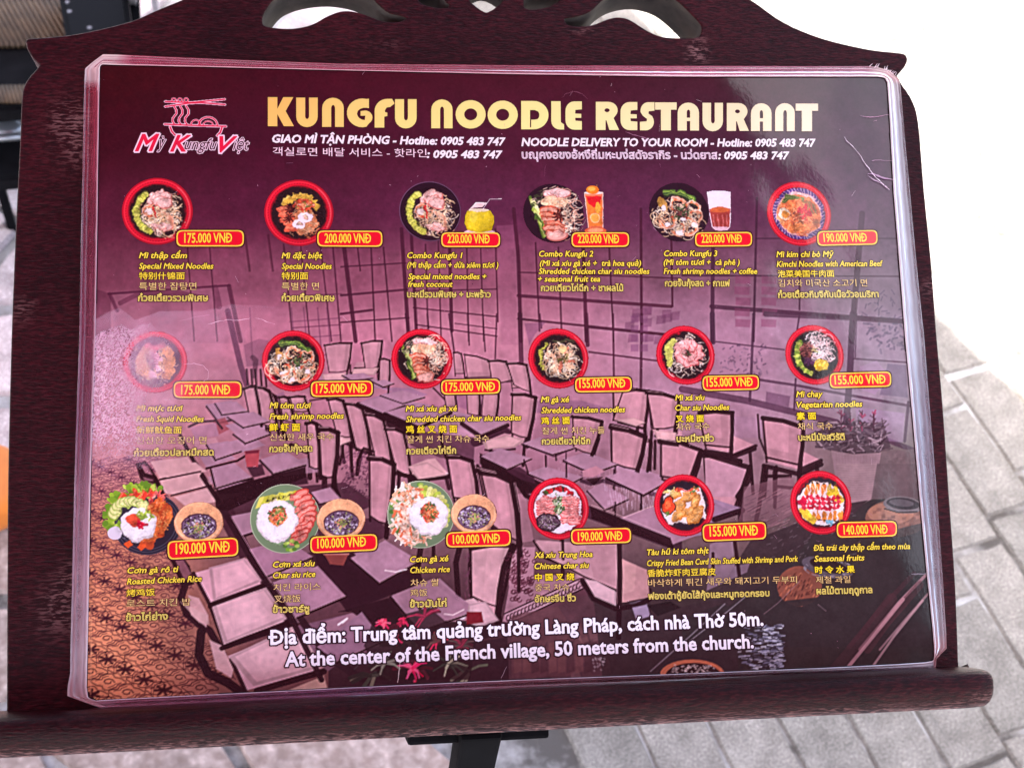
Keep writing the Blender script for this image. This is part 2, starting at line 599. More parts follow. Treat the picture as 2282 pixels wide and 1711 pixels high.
def board():
    left = [(62.6, 96), (65, 90), (114, 86), (161, 81), (209, 72), (256, 61), (304, 47), (351, 26), (414, 0), (480, -30), (560, -62), (680, -95),
            (860, -122), (1060, -130), (1260, -120), (1440, -92), (1570, -50), (1668, 0), (1744, 52), (1830, 88), (1933, 113), (2006, 121.5), (2018, 128),
            (2018, 138), (2012, 149), (1995, 168)]
    right = [(1995, 168), (2009, 192), (2030, 224), (2044, 275), (2057, 430), (2072, 580), (2084, 740), (2098, 900), (2112, 1100), (2126, 1300), (2133, 1480)]
    bot = [(2134, 1484), (2133, 1486), (19, 1592), (19.2, 1575)]
    lft = [(19.2, 1575), (20, 1300), (21.5, 1086), (24, 950), (29.5, 743), (35, 600), (40, 481), (48.5, 315), (50.5, 256), (53, 213), (57, 194), (67, 176), (83, 158), (93, 144.5)]
    l2 = [(93, 144.5), (76, 127), (64, 107), (62.6, 96)]
    outer = [tuple(p) for p in smooth_loop(left, False, 4)] + [tuple(p) for p in smooth_loop(right, False, 4)[1:]] + bot[1:3] + \
            [tuple(p) for p in smooth_loop(lft, False, 4)] + [tuple(p) for p in smooth_loop(l2, False, 4)[1:-1]]
    holes = [
        [(581, 45), (586, 59), (612, 65.5), (654, 67), (696, 58), (734, 38), (767, 28), (804, 33), (851, 50), (889, 52), (910, 41), (896, 32), (868, 25),
         (845, 7), (826, -12), (790, -32), (730, -42), (670, -36), (625, -20), (600, 4), (585, 28)],
        [(1258, 38), (1256, 49), (1267, 59), (1293, 62), (1322, 59), (1359, 45), (1383, 42), (1406, 49), (1439, 70), (1477, 85.5), (1528, 88.5), (1554, 87),
         (1565, 77), (1566, 56), (1547, 33), (1515, 2), (1480, -22), (1430, -34), (1380, -26), (1345, -6), (1314, 22), (1284, 33)],
        [(922, -10), (935, 8), (955, 17), (983, 21.5), (1002, 19), (1004, 8), (995, 0), (980, -22), (950, -32), (925, -26)],
        [(1042, 0), (1058, 16.5), (1072, 26), (1084, 31), (1095, 27), (1106, 20), (1127, 0), (1130, -30), (1084, -55), (1038, -30)],
        [(1164, 4), (1167, 19), (1185, 24.5), (1218, 20), (1240, 10), (1256, -2), (1268, -20), (1240, -36), (1190, -28), (1168, -10)],
    ]
    cu = bpy.data.curves.new('board_outline', 'CURVE')
    cu.dimensions = '2D'
    cu.fill_mode = 'BOTH'
    cu.extrude = THICK / 2 - 0.0009
    cu.bevel_depth = 0.0009
    cu.bevel_resolution = 2
    for k, lp in enumerate([outer] + [[tuple(p) for p in smooth_loop(h, True, 4)] for h in holes]):
        q = sheet_arr(lp, TOP_Z)
        sp = cu.splines.new('POLY')
        sp.points.add(len(q) - 1)
        for i, (x, y) in enumerate(q):
            sp.points[i].co = (x, y, 0, 1)
        sp.use_cyclic_u = True
    o = bpy.data.objects.new('tmp', cu)
    COL.objects.link(o)
    dg = bpy.context.evaluated_depsgraph_get()
    me = bpy.data.meshes.new_from_object(o.evaluated_get(dg))
    bpy.data.objects.remove(o)
    # curve bevel grows the outline by its depth
    bm = bmesh.new()
    bm.from_mesh(me)
    bmesh.ops.remove_doubles(bm, verts=bm.verts[:], dist=1e-6)
    bmesh.ops.translate(bm, vec=(0, 0, TOP_Z - THICK / 2), verts=bm.verts[:])
    hx = [sheet_arr(h, TOP_Z) for h in holes]
    for f in bm.faces:
        c = f.calc_center_median()
        f.material_index = 0
        if abs(f.normal.z) < 0.2:
            for h in hx:
                if h[:, 0].min() - .003 < c.x < h[:, 0].max() + .003 and h[:, 1].min() - .003 < c.y < h[:, 1].max() + .003:
                    f.material_index = 1
    # cut the flat faces into a grid so that worn spots can be stored on vertices
    me2 = bpy.data.meshes.new('board_panel')
    bmesh.ops.triangulate(bm, faces=[f for f in bm.faces if len(f.verts) > 4])
    for i in range(1, 60):
        x = -0.25 + 0.5 * i / 60
        bmesh.ops.bisect_plane(bm, geom=bm.verts[:] + bm.edges[:] + bm.faces[:], plane_co=(x, 0, 0), plane_no=(1, 0, 0), dist=1e-7)
    for i in range(1, 48):
        y = -0.16 + 0.38 * i / 48
        bmesh.ops.bisect_plane(bm, geom=bm.verts[:] + bm.edges[:] + bm.faces[:], plane_co=(0, y, 0), plane_no=(0, 1, 0), dist=1e-7)
    bm.to_mesh(me2)
    bm.free()
    me2.materials.append(M_WOOD)
    me2.materials.append(M_RAW)
    n = len(me2.vertices)
    co = np.zeros(n * 3)
    me2.vertices.foreach_get('co', co)
    co = co.reshape(-1, 3)
    wear = np.zeros(n)
    for (x, y, rx, ry, a) in [(160, 275, 22, 30, .75), (170, 310, 18, 34, .7), (150, 243, 8, 5, .8), (155, 1285, 12, 20, .8), (140, 1350, 24, 30, .6), (150, 1320, 16, 12, .8),
                              (1558, 115, 6, 22, 1.0), (40, 690, 6, 16, .7), (1300, 70, 20, 6, .3), (855, 100, 12, 8, .3), (2075, 640, 10, 14, .5),
                              (2090, 720, 8, 10, .4)]:
        c = sheet(x, y, TOP_Z)
        sx, sy = rx * 0.00023, ry * 0.00023
        d = ((co[:, 0] - c[0]) / sx) ** 2 + ((co[:, 1] - c[1]) / sy) ** 2
        wear = np.maximum(wear, a * np.exp(-d * 0.5))
    at = me2.attributes.new('Wear', 'FLOAT', 'POINT')
    at.data.foreach_set('value', wear.astype(np.float32))
    ob = link('board_panel', me2, None, STAND)
    put(ob, MB)
    return ob


def ledge():
    # profile in (v, z): v up the board, z out from it; x along the rail
    H = 0.024
    y0 = -0.1532
    prof = [(y0, TOP_Z + 0.0), (y0 - 0.0006, 0.012), (y0 - 0.0012, H - 0.004), (y0 - 0.0028, H - 0.0012), (y0 - 0.0055, H),
            (y0 - 0.0095, H - 0.0004), (y0 - 0.0135, H - 0.0022), (y0 - 0.0165, H - 0.0055), (y0 - 0.0185, H - 0.010), (y0 - 0.0192, 0.008), (y0 - 0.0186, -0.004),
            (y0 - 0.016, -0.02), (y0 - 0.012, TOP_Z - THICK), (y0 - 0.0015, TOP_Z - THICK), (y0 - 0.0008, TOP_Z - 0.0005)]
    nx = 60
    x0, x1 = -0.262, 0.2175
    V, F = [], []
    k = len(prof)
    for i in range(nx + 1):
        s = i / nx
        x = x0 + (x1 - x0) * s
        e = min(x - x0, x1 - x)
        sh = 1.0
        ins = 0.0
        if e < 0.002: ins = 0.0016 * (1 - e / 0.002)
        for (v, z) in prof:
            cv, cz = y0 - 0.010, -0.002
            V.append((x, v + (cv - v) * ins * 40, z + (cz - z) * ins * 40 * 0.8))
    xs = sorted(set())
    for i in range(nx):
        for j in range(k):
            a, b = i * k + j, i * k + (j + 1) % k
            F.append((a, b, b + k, a + k))
    bm = bmesh.new()
    vs = [bm.verts.new(v) for v in V]
    for f in F: bm.faces.new([vs[q] for q in f])
    bm.faces.new(vs[:k])
    bm.faces.new(vs[-k:][::-1])
    ends = [e for e in bm.edges if len(e.link_faces) == 2 and any(len(f.verts) > 4 for f in e.link_faces)]
    bmesh.ops.bevel(bm, geom=ends, offset=0.0022, segments=3, affect='EDGES', profile=0.5)
    me = bm_mesh('ledge', bm, False)
    for p in me.polygons: p.use_smooth = len(p.vertices) == 4
    wear = me.attributes.new('Wear', 'FLOAT', 'POINT')
    w = np.zeros(len(me.vertices), np.float32)
    for i, v in enumerate(me.vertices):
        w[i] = min(1.0, 1.3 * max(0, (-(v.co.y) - 0.1685) / 0.004)) if v.co.z > -0.004 else .8
        if v.co.x > 0.205 and v.co.z < 0.022: w[i] = max(w[i], 0.4)
    wear.data.foreach_set('value', w)
    o = link('ledge', me, M_RAIL, STAND)
    put(o, MB)


def stand_frame():
    # bracket under the board and the post going down to the foot
    z = -0.050
    a = sheet(905, 1640, z)
    b = sheet(1214, 1640, z)
    top = sheet(905, 1560, z)
    bm = bmesh.new()
    box(bm, ((a[0] + b[0]) / 2, (a[1] - 0.004 + top[1]) / 2 + 0.001, z), (abs(b[0] - a[0]), abs(top[1] - a[1]) + 0.004, 0.03), bev=0.0015)
    o = link('bracket', bm_mesh('bracket', bm), M_BLACK, STAND)
    put(o, MB)
    # post: vertical, square section
    zc = 1.02
    p1 = on_level(1018, 1700, zc)
    p2 = on_level(1108, 1700, zc)
    c = (p1 + p2) / 2
    w = abs(p2[0] - p1[0])
    px, py = c[0], c[1] + w / 2
    bm = bmesh.new()
    box(bm, (px, py, 0.53), (w, w, 1.04), bev=0.002)
    o = link('post', bm_mesh('post', bm), M_BLACK, STAND)
    bm = bmesh.new()
    box(bm, (px, py + 0.05, 0.025), (0.34, 0.05, 0.03), bev=0.003)
    box(bm, (px, py, 0.025), (0.05, 0.36, 0.028), bev=0.003)
    link('foot', bm_mesh('foot', bm), M_BLACK, STAND)
    for q in STAND.children:
        if q.name.startswith(('post', 'foot')):
            put(q, Matrix.Identity(4))


STAND_C = STAND
bpy.context.view_layer.update()
board()
ledge()
stand_frame()

# ================================================================== THE PRINTED SHEET
MENU = empty('laminated_menu', (0, 0, 0), 'laminated purple noodle restaurant menu with dish photographs, propped on the wooden stand', 'menu')
MENU.location = MENU_O
PX = 0.000228                                       # metres on the sheet for one measured unit


class Canvas:
    """a patch of print: colours on a fine grid of the sheet, painted shape by shape"""

    def __init__(self, x0, y0, x1, y1, res, base=(0, 0, 0), a0=1.0):
        self.nx, self.ny = int(round((x1 - x0) * res)), int(round((y1 - y0) * res))
        self.x = np.linspace(x0, x1, self.nx)
        self.y = np.linspace(y0, y1, self.ny)
        self.c = np.zeros((self.ny, self.nx, 3)) + np.array(base, float)
        self.a = np.zeros((self.ny, self.nx)) + a0
        self.px = (x1 - x0) / (self.nx - 1)
        self.T = lambda p: p

    def _blend(self, sl, cov, col):
        cov3 = cov[..., None]
        col = np.asarray(col, float)
        self.c[sl] = self.c[sl] * (1 - cov3) + col * cov3
        self.a[sl] = np.maximum(self.a[sl], cov)

    def _box(self, P, m):
        i0 = np.searchsorted(self.x, P[:, 0].min() - m)
        i1 = np.searchsorted(self.x, P[:, 0].max() + m)
        j0 = np.searchsorted(self.y, P[:, 1].min() - m)
        j1 = np.searchsorted(self.y, P[:, 1].max() + m)
        return (slice(max(j0, 0), j1), slice(max(i0, 0), i1))

    @staticmethod
    def _dist(X, Y, P, closed):
        d = np.full(X.shape, 1e9)
        n = len(P)
        for i in range(n if closed else n - 1):
            a = P[i]
            b = P[(i + 1) % n]
            ab = b - a
            L = (ab @ ab) + 1e-12
            t = np.clip(((X - a[0]) * ab[0] + (Y - a[1]) * ab[1]) / L, 0, 1)
            d = np.minimum(d, (X - a[0] - t * ab[0]) ** 2 + (Y - a[1] - t * ab[1]) ** 2)
        return np.sqrt(d)

    def poly(self, pts, col, a=1.0, soft=0.0):
        P = np.asarray(self.T(pts), float)
        soft = max(soft, self.px)
        sl = self._box(P, soft)
        X, Y = np.meshgrid(self.x[sl[1]], self.y[sl[0]])
        if X.size == 0: return
        ins = np.zeros(X.shape, bool)
        n = len(P)
        for i in range(n):
            x1, y1 = P[i]
            x2, y2 = P[(i + 1) % n]
            if y1 == y2: continue
            c = ((y1 > Y) != (y2 > Y)) & (X < (x2 - x1) * (Y - y1) / (y2 - y1) + x1)
            ins ^= c
        d = self._dist(X, Y, P, True)
        sd = np.where(ins, d, -d)
        self._blend(sl, np.clip(sd / soft + 0.5, 0, 1) * a, col)

    def line(self, pts, w, col, a=1.0, soft=0.0):
        P = np.asarray(self.T(pts), float)
        soft = max(soft, self.px)
        sl = self._box(P, w / 2 + soft)
        X, Y = np.meshgrid(self.x[sl[1]], self.y[sl[0]])
        if X.size == 0: return
        d = self._dist(X, Y, P, False)
        self._blend(sl, np.clip((w / 2 - d) / soft + 0.5, 0, 1) * a, col)

    def ell(self, c, rx, ry, col, a=1.0, soft=0.0, rot=0.0, n=28):
        t = np.linspace(0, 2 * math.pi, n, endpoint=False)
        u, v = rx * np.cos(t), ry * np.sin(t)
        cr, sr = math.cos(rot), math.sin(rot)
        self.poly(np.stack([c[0] + u * cr - v * sr, c[1] + u * sr + v * cr], 1), col, a, soft)

    def ring(self, c, rx, w, col, a=1.0, soft=0.0, ry=None):
        t = np.linspace(0, 2 * math.pi, 41)
        self.line(np.stack([c[0] + rx * np.cos(t), c[1] + (ry or rx) * np.sin(t)], 1), w, col, a, soft)

    def arc(self, c, r, t0, t1, w, col, a=1.0, n=8, ry=None):
        t = np.linspace(t0, t1, n)
        self.line(np.stack([c[0] + r * np.cos(t), c[1] + (ry or r) * np.sin(t)], 1), w, col, a)

    def grain(self, amt, seed=1):
        r = np.random.default_rng(seed)
        n = r.normal(0, 1, self.c.shape[:2])
        n = (n + np.roll(n, 1, 0) + np.roll(n, 1, 1)) / 1.7
        self.c += n[..., None] * amt

    def blur(self, k=1):
        for _ in range(k):
            for ax in (0, 1):
                p = np.concatenate([self.c.take([0], ax), self.c, self.c.take([-1], ax)], ax)
                s0 = [slice(None)] * 3; s1 = [slice(None)] * 3; s2 = [slice(None)] * 3
                s0[ax] = slice(0, -2); s1[ax] = slice(1, -1); s2[ax] = slice(2, None)
                self.c = (p[tuple(s0)] + 2 * p[tuple(s1)] + p[tuple(s2)]) / 4

    def build(self, name, z, mat, parent, mask=None, ox=0.0, oy=0.0, unit=1.0, label=None, gain=0.92, use_alpha=False, kind=None):
        X, Y = np.meshgrid(self.x, self.y)
        keep = self.a > 0.5 if not use_alpha else self.a > 0.004
        if mask is not None: keep &= mask(X, Y)
        q = keep[:-1, :-1] & keep[1:, :-1] & keep[:-1, 1:] & keep[1:, 1:]
        idx = np.arange(self.nx * self.ny).reshape(self.ny, self.nx)
        F = np.stack([idx[:-1, :-1][q], idx[:-1, 1:][q], idx[1:, 1:][q], idx[1:, :-1][q]], 1)
        used, inv = np.unique(F.ravel(), return_inverse=True)
        V = np.stack([X.ravel()[used] * unit + ox, Y.ravel()[used] * unit + oy, np.full(len(used), z)], 1)
        C = lin(np.clip(self.c.reshape(-1, 3)[used], 0, 255)) * gain
        A = self.a.reshape(-1)[used] if use_alpha else None
        me = mesh_from(name, V, inv.reshape(-1, 4), C, A)
        o = link(name, me, mat, parent, label=label, kind=kind)
        if parent is MENU: put(o, MB)
        return o


Z_PRINT, Z_DISH, Z_TAG, Z_TAG2, Z_OUT, Z_TXT = 0.0, 0.00009, 0.00018, 0.00026, 0.00034, 0.00042
PRINT_EDGE = [(229, 145.5), (500, 152), (760, 158.5), (1140, 167), (1520, 172.5), (1955, 172.5), (1970, 175), (1976, 184), (1990, 430), (2016, 760), (2047, 1100),
              (2080, 1440), (2079, 1468), (2070, 1474.5), (1841, 1487), (1500, 1501), (1140, 1514.5), (800, 1530), (500, 1545), (215, 1560), (197, 1552), (193, 1530),
              (196, 1440), (203, 1040), (213, 760), (219, 380), (222.5, 153)]


def lerp_grid(cols, xs, ys, X, Y):
    cols = np.asarray(cols, float)
    i = np.clip(np.searchsorted(xs, X) - 1, 0, len(xs) - 2)
    j = np.clip(np.searchsorted(ys, Y) - 1, 0, len(ys) - 2)
    xs, ys = np.asarray(xs, float), np.asarray(ys, float)
    tx = np.clip((X - xs[i]) / (xs[i + 1] - xs[i]), 0, 1)[..., None]
    ty = np.clip((Y - ys[j]) / (ys[j + 1] - ys[j]), 0, 1)[..., None]
    tx = tx * tx * (3 - 2 * tx)
    ty = ty * ty * (3 - 2 * ty)
    return (cols[j, i] * (1 - tx) + cols[j, i + 1] * tx) * (1 - ty) + (cols[j + 1, i] * (1 - tx) + cols[j + 1, i + 1] * tx) * ty


def to_marks(X, Y):
    """sheet metres -> measured marks (inverse of sheet())"""
    P = OC + X[..., None] * EX + Y[..., None] * EY
    p = P @ WC                                       # into the camera's frame
    return CX + FPX * p[..., 0] / -p[..., 2], CY - FPX * p[..., 1] / -p[..., 2]


def background():
    E = sheet_arr(PRINT_EDGE)
    cv = Canvas(E[:, 0].min(), E[:, 1].min(), E[:, 0].max(), E[:, 1].max(), 2200)
    X, Y = np.meshgrid(cv.x, cv.y)
    MX, MY = to_marks(X, Y)
    DX, DY = MX * 2212 / 2282, MY * 2212 / 2282
    xs = [200, 600, 1100, 1500, 2000]
    ys = [150, 300, 450, 600, 720, 850, 1000, 1150, 1300, 1480]
    cols = [[(58, 2, 8), (70, 6, 26), (74, 14, 34), (68, 22, 40), (58, 44, 58)],
            [(60, 2, 20), (72, 12, 38), (80, 22, 48), (74, 30, 54), (74, 50, 70)],
            [(86, 25, 50), (86, 26, 56), (96, 38, 72), (94, 42, 76), (90, 62, 86)],
            [(116, 52, 84), (128, 64, 98), (132, 68, 102), (116, 70, 102), (104, 80, 108)],
            [(150, 85, 118), (175, 100, 140), (180, 110, 148), (156, 106, 146), (128, 102, 136)],
            [(178, 112, 140), (166, 102, 136), (172, 108, 146), (162, 112, 152), (134, 110, 142)],
            [(170, 102, 125), (150, 92, 122), (150, 95, 130), (142, 96, 126), (104, 84, 96)],
            [(200, 118, 108), (120, 76, 98), (124, 80, 104), (112, 78, 96), (72, 62, 68)],
            [(222, 142, 116), (92, 56, 70), (84, 52, 66), (62, 50, 56), (50, 48, 51)],
            [(230, 148, 116), (120, 76, 82), (66, 42, 50), (54, 48, 51), (50, 48, 51)]]
    cols = np.array(cols, float)
    cols[3:, :, 2] *= 0.95
    cols[3:8, :, 1] = cols[3:8, :, 1] * 1.05 + 3
    cols[4:7, 0] += (16, 16, 14)
    cols[3:7] *= 1.06
    cv.c = lerp_grid(cols, xs, ys, DX, DY)
    DK, MD, SEAT, SEAT2, TB = (34, 8, 18), (100, 42, 74), (208, 160, 168), (190, 136, 152), (168, 126, 150)
    fr = ['K2']

    def use(f): fr[0] = f

    def T(pts):
        return sheet_arr([S(fr[0], *p) for p in pts])
    cv.T = T
    pw = lambda w: w / FR[fr[0]][2] * PX

    def L(pts, w, col=DK, a=0.9): cv.line(pts, pw(w), col, a, soft=0.0006)
    def G(pts, col, a=1.0): cv.poly(pts, col, a, soft=0.0007)

    def shade(f, k):                                  # windows fade out towards the top of the print
        return tuple(np.array(f) * k)
    # --- tiled floor on the left
    use('L1')
    G([(590, -40), (900, -70), (1010, 80), (1100, 300), (1090, 520), (1180, 720), (1260, 1000), (1340, 1164), (1480, 1380), (560, 1450)], (206, 126, 112), 0.0)
    r = random.Random(5)
    FR['F'] = (0, 1041, 2.476)
    use('F')
    y = -30.0
    j = 0
    while y < 1330:
        t = y / 1300
        s = .50 + .55 * t
        sp = 176 * s + 20
        lim = np.interp(y, [-30, 200, 480, 700, 900, 1260], [880, 900, 960, 1010, 1110, 1210])
        col = tuple(np.array((96, 44, 74)) * (1 - t) + np.array((62, 22, 26)) * t)
        i = 0
        x = 500 + (sp / 2 if j % 2 else 0)
        while x < lim:
            yy = y - (x - 500) * 0.06
            if yy < -60 or (yy < 420 and x > 560 and x < 900 and yy > 60 and False): pass
            if (i + j // 2) % 2 == 0:
                for k in range(7):
                    b = k * 2 * math.pi / 7 + 0.2 + j
                    L([(x + math.cos(b) * 9 * s, yy + math.sin(b) * 5 * s), (x + math.cos(b) * 46 * s, yy + math.sin(b) * 26 * s)], 13 * s, col, .85)
                cv.T = T
                for k in (0, 1): L([(x - (50 + k * 12) * s, yy - 30 * s), (x - (56 + k * 10) * s, yy + 26 * s)], 3.5 * s, col, .5)
            # scrolled outline round every motif
            pts = []
            for k in range(33):
                b = 2 * math.pi * k / 32
                rad = .88 + .17 * math.cos(4 * b) + .07 * math.sin(8 * b)
                pts.append((x + math.cos(b) * sp * .47 * rad + r.uniform(-1.5, 1.5), yy + math.sin(b) * 42 * s * rad + r.uniform(-1.5, 1.5)))
            L(pts, 4.5 * s, col, .75)
            lo = [(q0[0] * .72 + x * .28, q0[1] * .72 + yy * .28) for q0 in pts]
            L(lo[1:9], 3.5 * s, col, .6); L(lo[17:25], 3.5 * s, col, .6)
            if (i + j // 2) % 2:
                L([(x + (14 + 2.4 * k) * s * math.cos(k * .8), yy + (8 + 1.3 * k) * s * math.sin(k * .8)) for k in range(9)], 5 * s, col, .8)
            else:
                L([(x + sp * .5 - 14 * s, yy + 22 * s), (x + sp * .5, yy + 8 * s), (x + sp * .5 + 14 * s, yy + 22 * s)], 5 * s, col, .7)
            x += sp
            i += 1
        y += 64 * s
        j += 1
    use('P1')
    L([(372, 0), (372, 400)], 8, (150, 60, 50), .5)
    L([(395, 0), (392, 400)], 5, (240, 170, 130), .5)
    # --- windows
    use('M1')
    G([(700, 790), (1490, 745), (1510, 900), (1600, 1120), (760, 1120)], (150, 96, 122), .35)
    L([(705, 800), (1490, 745)], 14, (84, 30, 58), .8)
    L([(710, 800), (760, 910)], 22, (84, 30, 58), .6)
    L([(1485, 750), (1560, 1106)], 26, (88, 36, 62), .75)
    L([(1395, 760), (1420, 880)], 40, (96, 44, 70), .5)
    L([(780, 860), (880, 810), (1150, 790), (1330, 830)], 30, (100, 44, 70), .55)
    G([(625, 770), (720, 800), (720, 1050), (620, 1080)], (88, 34, 60), .45)
    for x in (1590, 1740):
        L([(x, 420), (x + 30, 650)], 14, (70, 22, 44), .55)
    for x0, x1, y0, w in [(1840, 1900, 480, 10), (1950, 2010, 480, 9), (2080, 2150, 500, 9), (2160, 2212, 500, 10), (1350, 1410, 380, 8), (1210, 1260, 420, 8)]:
        L([(x0, y0), (x1, 1106)], w, (74, 24, 50), .75)
    L([(1850, 820), (2212, 800)], 9, (96, 40, 70), .5)
    L([(1900, 1020), (2212, 1000)], 9, (96, 40, 70), .5)
    use('M2')
    G([(1010, 360), (1140, 350), (1165, 1130), (1040, 1130)], (160, 96, 128), .30)
    for p, w in [([(20, 500), (95, 1106)], 26), ([(105, 480), (125, 650)], 9), ([(195, 500), (222, 1106)], 10), ([(275, 500), (330, 1106)], 10), ([(392, 380), (440, 1106)], 24),
                 ([(455, 400), (492, 1106)], 20), ([(548, 480), (566, 1106)], 9), ([(630, 420), (650, 1106)], 9), ([(702, 380), (718, 1040)], 22), ([(815, 480), (828, 1106)], 9),
                 ([(905, 500), (925, 1106)], 8), ([(1000, 380), (1018, 980)], 9), ([(1120, 250), (1150, 560), (1168, 1106)], 24), ([(1262, 470), (1288, 1040)], 11),
                 ([(1410, 500), (1430, 1030)], 11), ([(1570, 480), (1592, 1106)], 24), ([(1740, 500), (1768, 1106)], 11), ([(1945, 250), (1950, 1106)], 18), ([(2140, 300), (2150, 880)], 14)]:
        L(p, w, (72, 24, 48), .82)
    for p, w in [([(0, 625), (420, 600)], 9), ([(0, 810), (430, 772)], 14), ([(0, 985), (440, 955)], 10), ([(0, 930), (200, 905)], 16), ([(470, 780), (1010, 770)], 8),
                 ([(470, 890), (1010, 948)], 9), ([(490, 1000), (1010, 1075)], 9), ([(1150, 660), (2200, 700)], 9), ([(1150, 812), (2140, 882)], 22), ([(1150, 962), (2212, 1072)], 15)]:
        L(p, w, (76, 28, 52), .8)
    for i in range(14):
        x, y = r.uniform(1780, 2150), r.uniform(880, 1080)
        G([(x, y), (x + 60, y - 5), (x + 55, y + 50), (x - 5, y + 55)], (112, 62, 96), .45)
    use('M3')
    for p, w in [([(200, 470), (195, 1103)], 26), ([(485, 180), (462, 1103)], 16), ([(760, 500), (760, 900)], 12), ([(1165, 280), (1095, 1103)], 40)]:
        L(p, w, (66, 32, 56), .8)
    for p, w in [([(190, 880), (1440, 975)], 28), ([(480, 440), (1400, 440)], 9), ([(0, 680), (1400, 685)], 10), ([(0, 640), (400, 655)], 7)]:
        L(p, w, (68, 34, 58), .78)
    for i in range(10):
        x, y = 340 + (i % 2) * 170 + r.uniform(-10, 10), 680 + (i // 2) * 70
        G([(x, y), (x + 100, y + 5), (x + 95, y + 55), (x, y + 50)], (128, 62, 96), .5)
    for i in range(26):                               # leaves seen through the glass
        x, y = r.uniform(1150, 1420), r.uniform(800, 960)
        L([(x, y), (x + r.uniform(-40, 40), y + r.uniform(-30, 30))], 9, (78, 62, 88), .5)
    use('K2')
    for p, w in [([(1160, 0), (1170, 330)], 30), ([(1590, 0), (1600, 200)], 26), ([(1765, 0), (1770, 410)], 13), ([(1950, 0), (1945, 480)], 18), ([(1290, 0), (1300, 90)], 10),
                 ([(700, 0), (735, 250)], 12), ([(820, 0), (832, 200)], 9), ([(920, 0), (935, 240)], 9), ([(1010, 0), (1000, 290)], 10), ([(560, 0), (570, 90)], 8), ([(420, 0), (436, 110)], 14)]:
        L(p, w, (78, 32, 56), .8)
    for p, w in [([(1600, 85), (2212, 145)], 14), ([(1610, 245), (2070, 305)], 12), ([(740, 60), (1010, 95)], 7), ([(1170, 30), (1300, 45)], 7)]:
        L(p, w, (78, 32, 56), .8)
    G([(1190, 60), (1330, 50), (1260, 130), (1220, 200)], (120, 70, 108), .45)
    for i in range(8):
        x = 1880 + (i % 2) * 60
        y = 10 + (i // 2) * 62
        G([(x, y), (x + 50, y), (x + 50, y + 46), (x, y + 46)], (124, 72, 112), .5)
    use('K3')
    G([(190, 640), (1000, 730), (1000, 800), (150, 800)], (150, 112, 142), .35)
    for p, w in [([(195, 0), (200, 180)], 34), ([(462, 0), (450, 330), (438, 560)], 18), ([(760, 0), (745, 100)], 12), ([(735, 420), (725, 620)], 14), ([(1105, 0), (1085, 400), (1062, 700)], 44),
                 ([(1130, 0), (1120, 280)], 8), ([(1465, 570), (1440, 820)], 20)]:
        L(p, w, (74, 44, 68), .78)
    for p, w in [([(540, 0), (1000, 20), (1440, 48)], 34), ([(220, 178), (660, 230)], 10), ([(440, 415), (740, 460), (1060, 520), (1470, 592)], 18), ([(1110, 288), (1450, 312)], 11),
                 ([(0, 485), (420, 560), (1000, 700)], 44), ([(1290, 800), (1500, 880)], 34)]:
        L(p, w, (78, 46, 70), .75)
    for i in range(60):                               # shrubs outside
        x, y = r.uniform(250, 560), r.uniform(200, 400)
        L([(x, y), (x + r.uniform(-18, 18), y + r.uniform(-16, 16))], 10, r.choice([(96, 70, 96), (120, 92, 118), (82, 58, 84)]), .5)
    for i in range(45):
        x, y = r.uniform(1200, 1440), r.uniform(60, 230)
        L([(x, y), (x + r.uniform(-30, 30), y + r.uniform(-20, 26))], 14, r.choice([(74, 60, 84), (92, 78, 102)]), .5)
    G([(1330, 320), (1450, 330), (1460, 540), (1280, 520)], (92, 78, 104), .5)
    G([(545, 500), (700, 530), (690, 600), (540, 580)], (96, 62, 90), .6)
    G([(1150, 340), (1260, 300), (1340, 400), (1250, 520), (1140, 480)], (168, 132, 170), .4)
    G([(1120, 600), (1440, 640), (1430, 830), (1140, 800)], (158, 128, 166), .45)
    # --- far chairs and tables (K2)
    use('K2')

    def chair(back, seat=None, legs=(), f=None, w=14, col=SEAT2, shadow=True):
        if seat:
            G(seat, col)
            L([seat[-1], seat[0]] if len(seat) < 4 else [seat[2], seat[3]], w * 0.9, DK, .85)
        for l in legs: L(l, w * 1.15, DK, .9)
        if back:
            G(back, col)
            if len(back) == 4:
                tl, tr, br, bl = [np.array(v, float) for v in back]
                hgt = np.linalg.norm(tl - bl)
                G([tuple(tl * .35 + tr * .65), tuple(tr), tuple(br), tuple(bl * .35 + br * .65)], tuple(np.array(col) * .86), .5)
                G([tuple(bl * .75 + tl * .25), tuple(br * .75 + tr * .25), tuple(br), tuple(bl)], tuple(np.array(col) * .82), .5)
                up = np.array((0, -hgt * .05))
                L([tuple(tl), tuple((tl + tr) / 2 + up), tuple(tr)], w * 1.15, DK, .92)
                L([tuple(tr), tuple((tr + br) / 2 + (hgt * .02, 0)), tuple(br), tuple(br + (br - tr) * .28)], w * 1.1, DK, .9)
                L([tuple(tl), tuple(bl), tuple(bl + (bl - tl) * .12)], w * .6, DK, .8)
                L([tuple(bl), tuple(br)], w * .55, DK, .8)
            else:
                L(back + [back[0]], w, DK, .88)
    small = [([(0, 210), (60, 200), (50, 320), (0, 330)], None), ([(130, 190), (268, 178), (255, 300), (150, 305)], [(100, 312), (245, 305), (235, 342), (85, 352)]),
             ([(248, 290), (305, 300), (302, 440), (250, 430)], None), ([(730, 250), (780, 258), (800, 385), (740, 385)], None),
             ([(800, 262), (960, 300), (985, 405), (820, 412)], None), ([(978, 310), (1088, 330), (1112, 440), (1000, 440)], None), ([(1085, 320), (1205, 330), (1222, 470), (1110, 480)], None)]
    for b, s in small: chair(b, s, w=9)
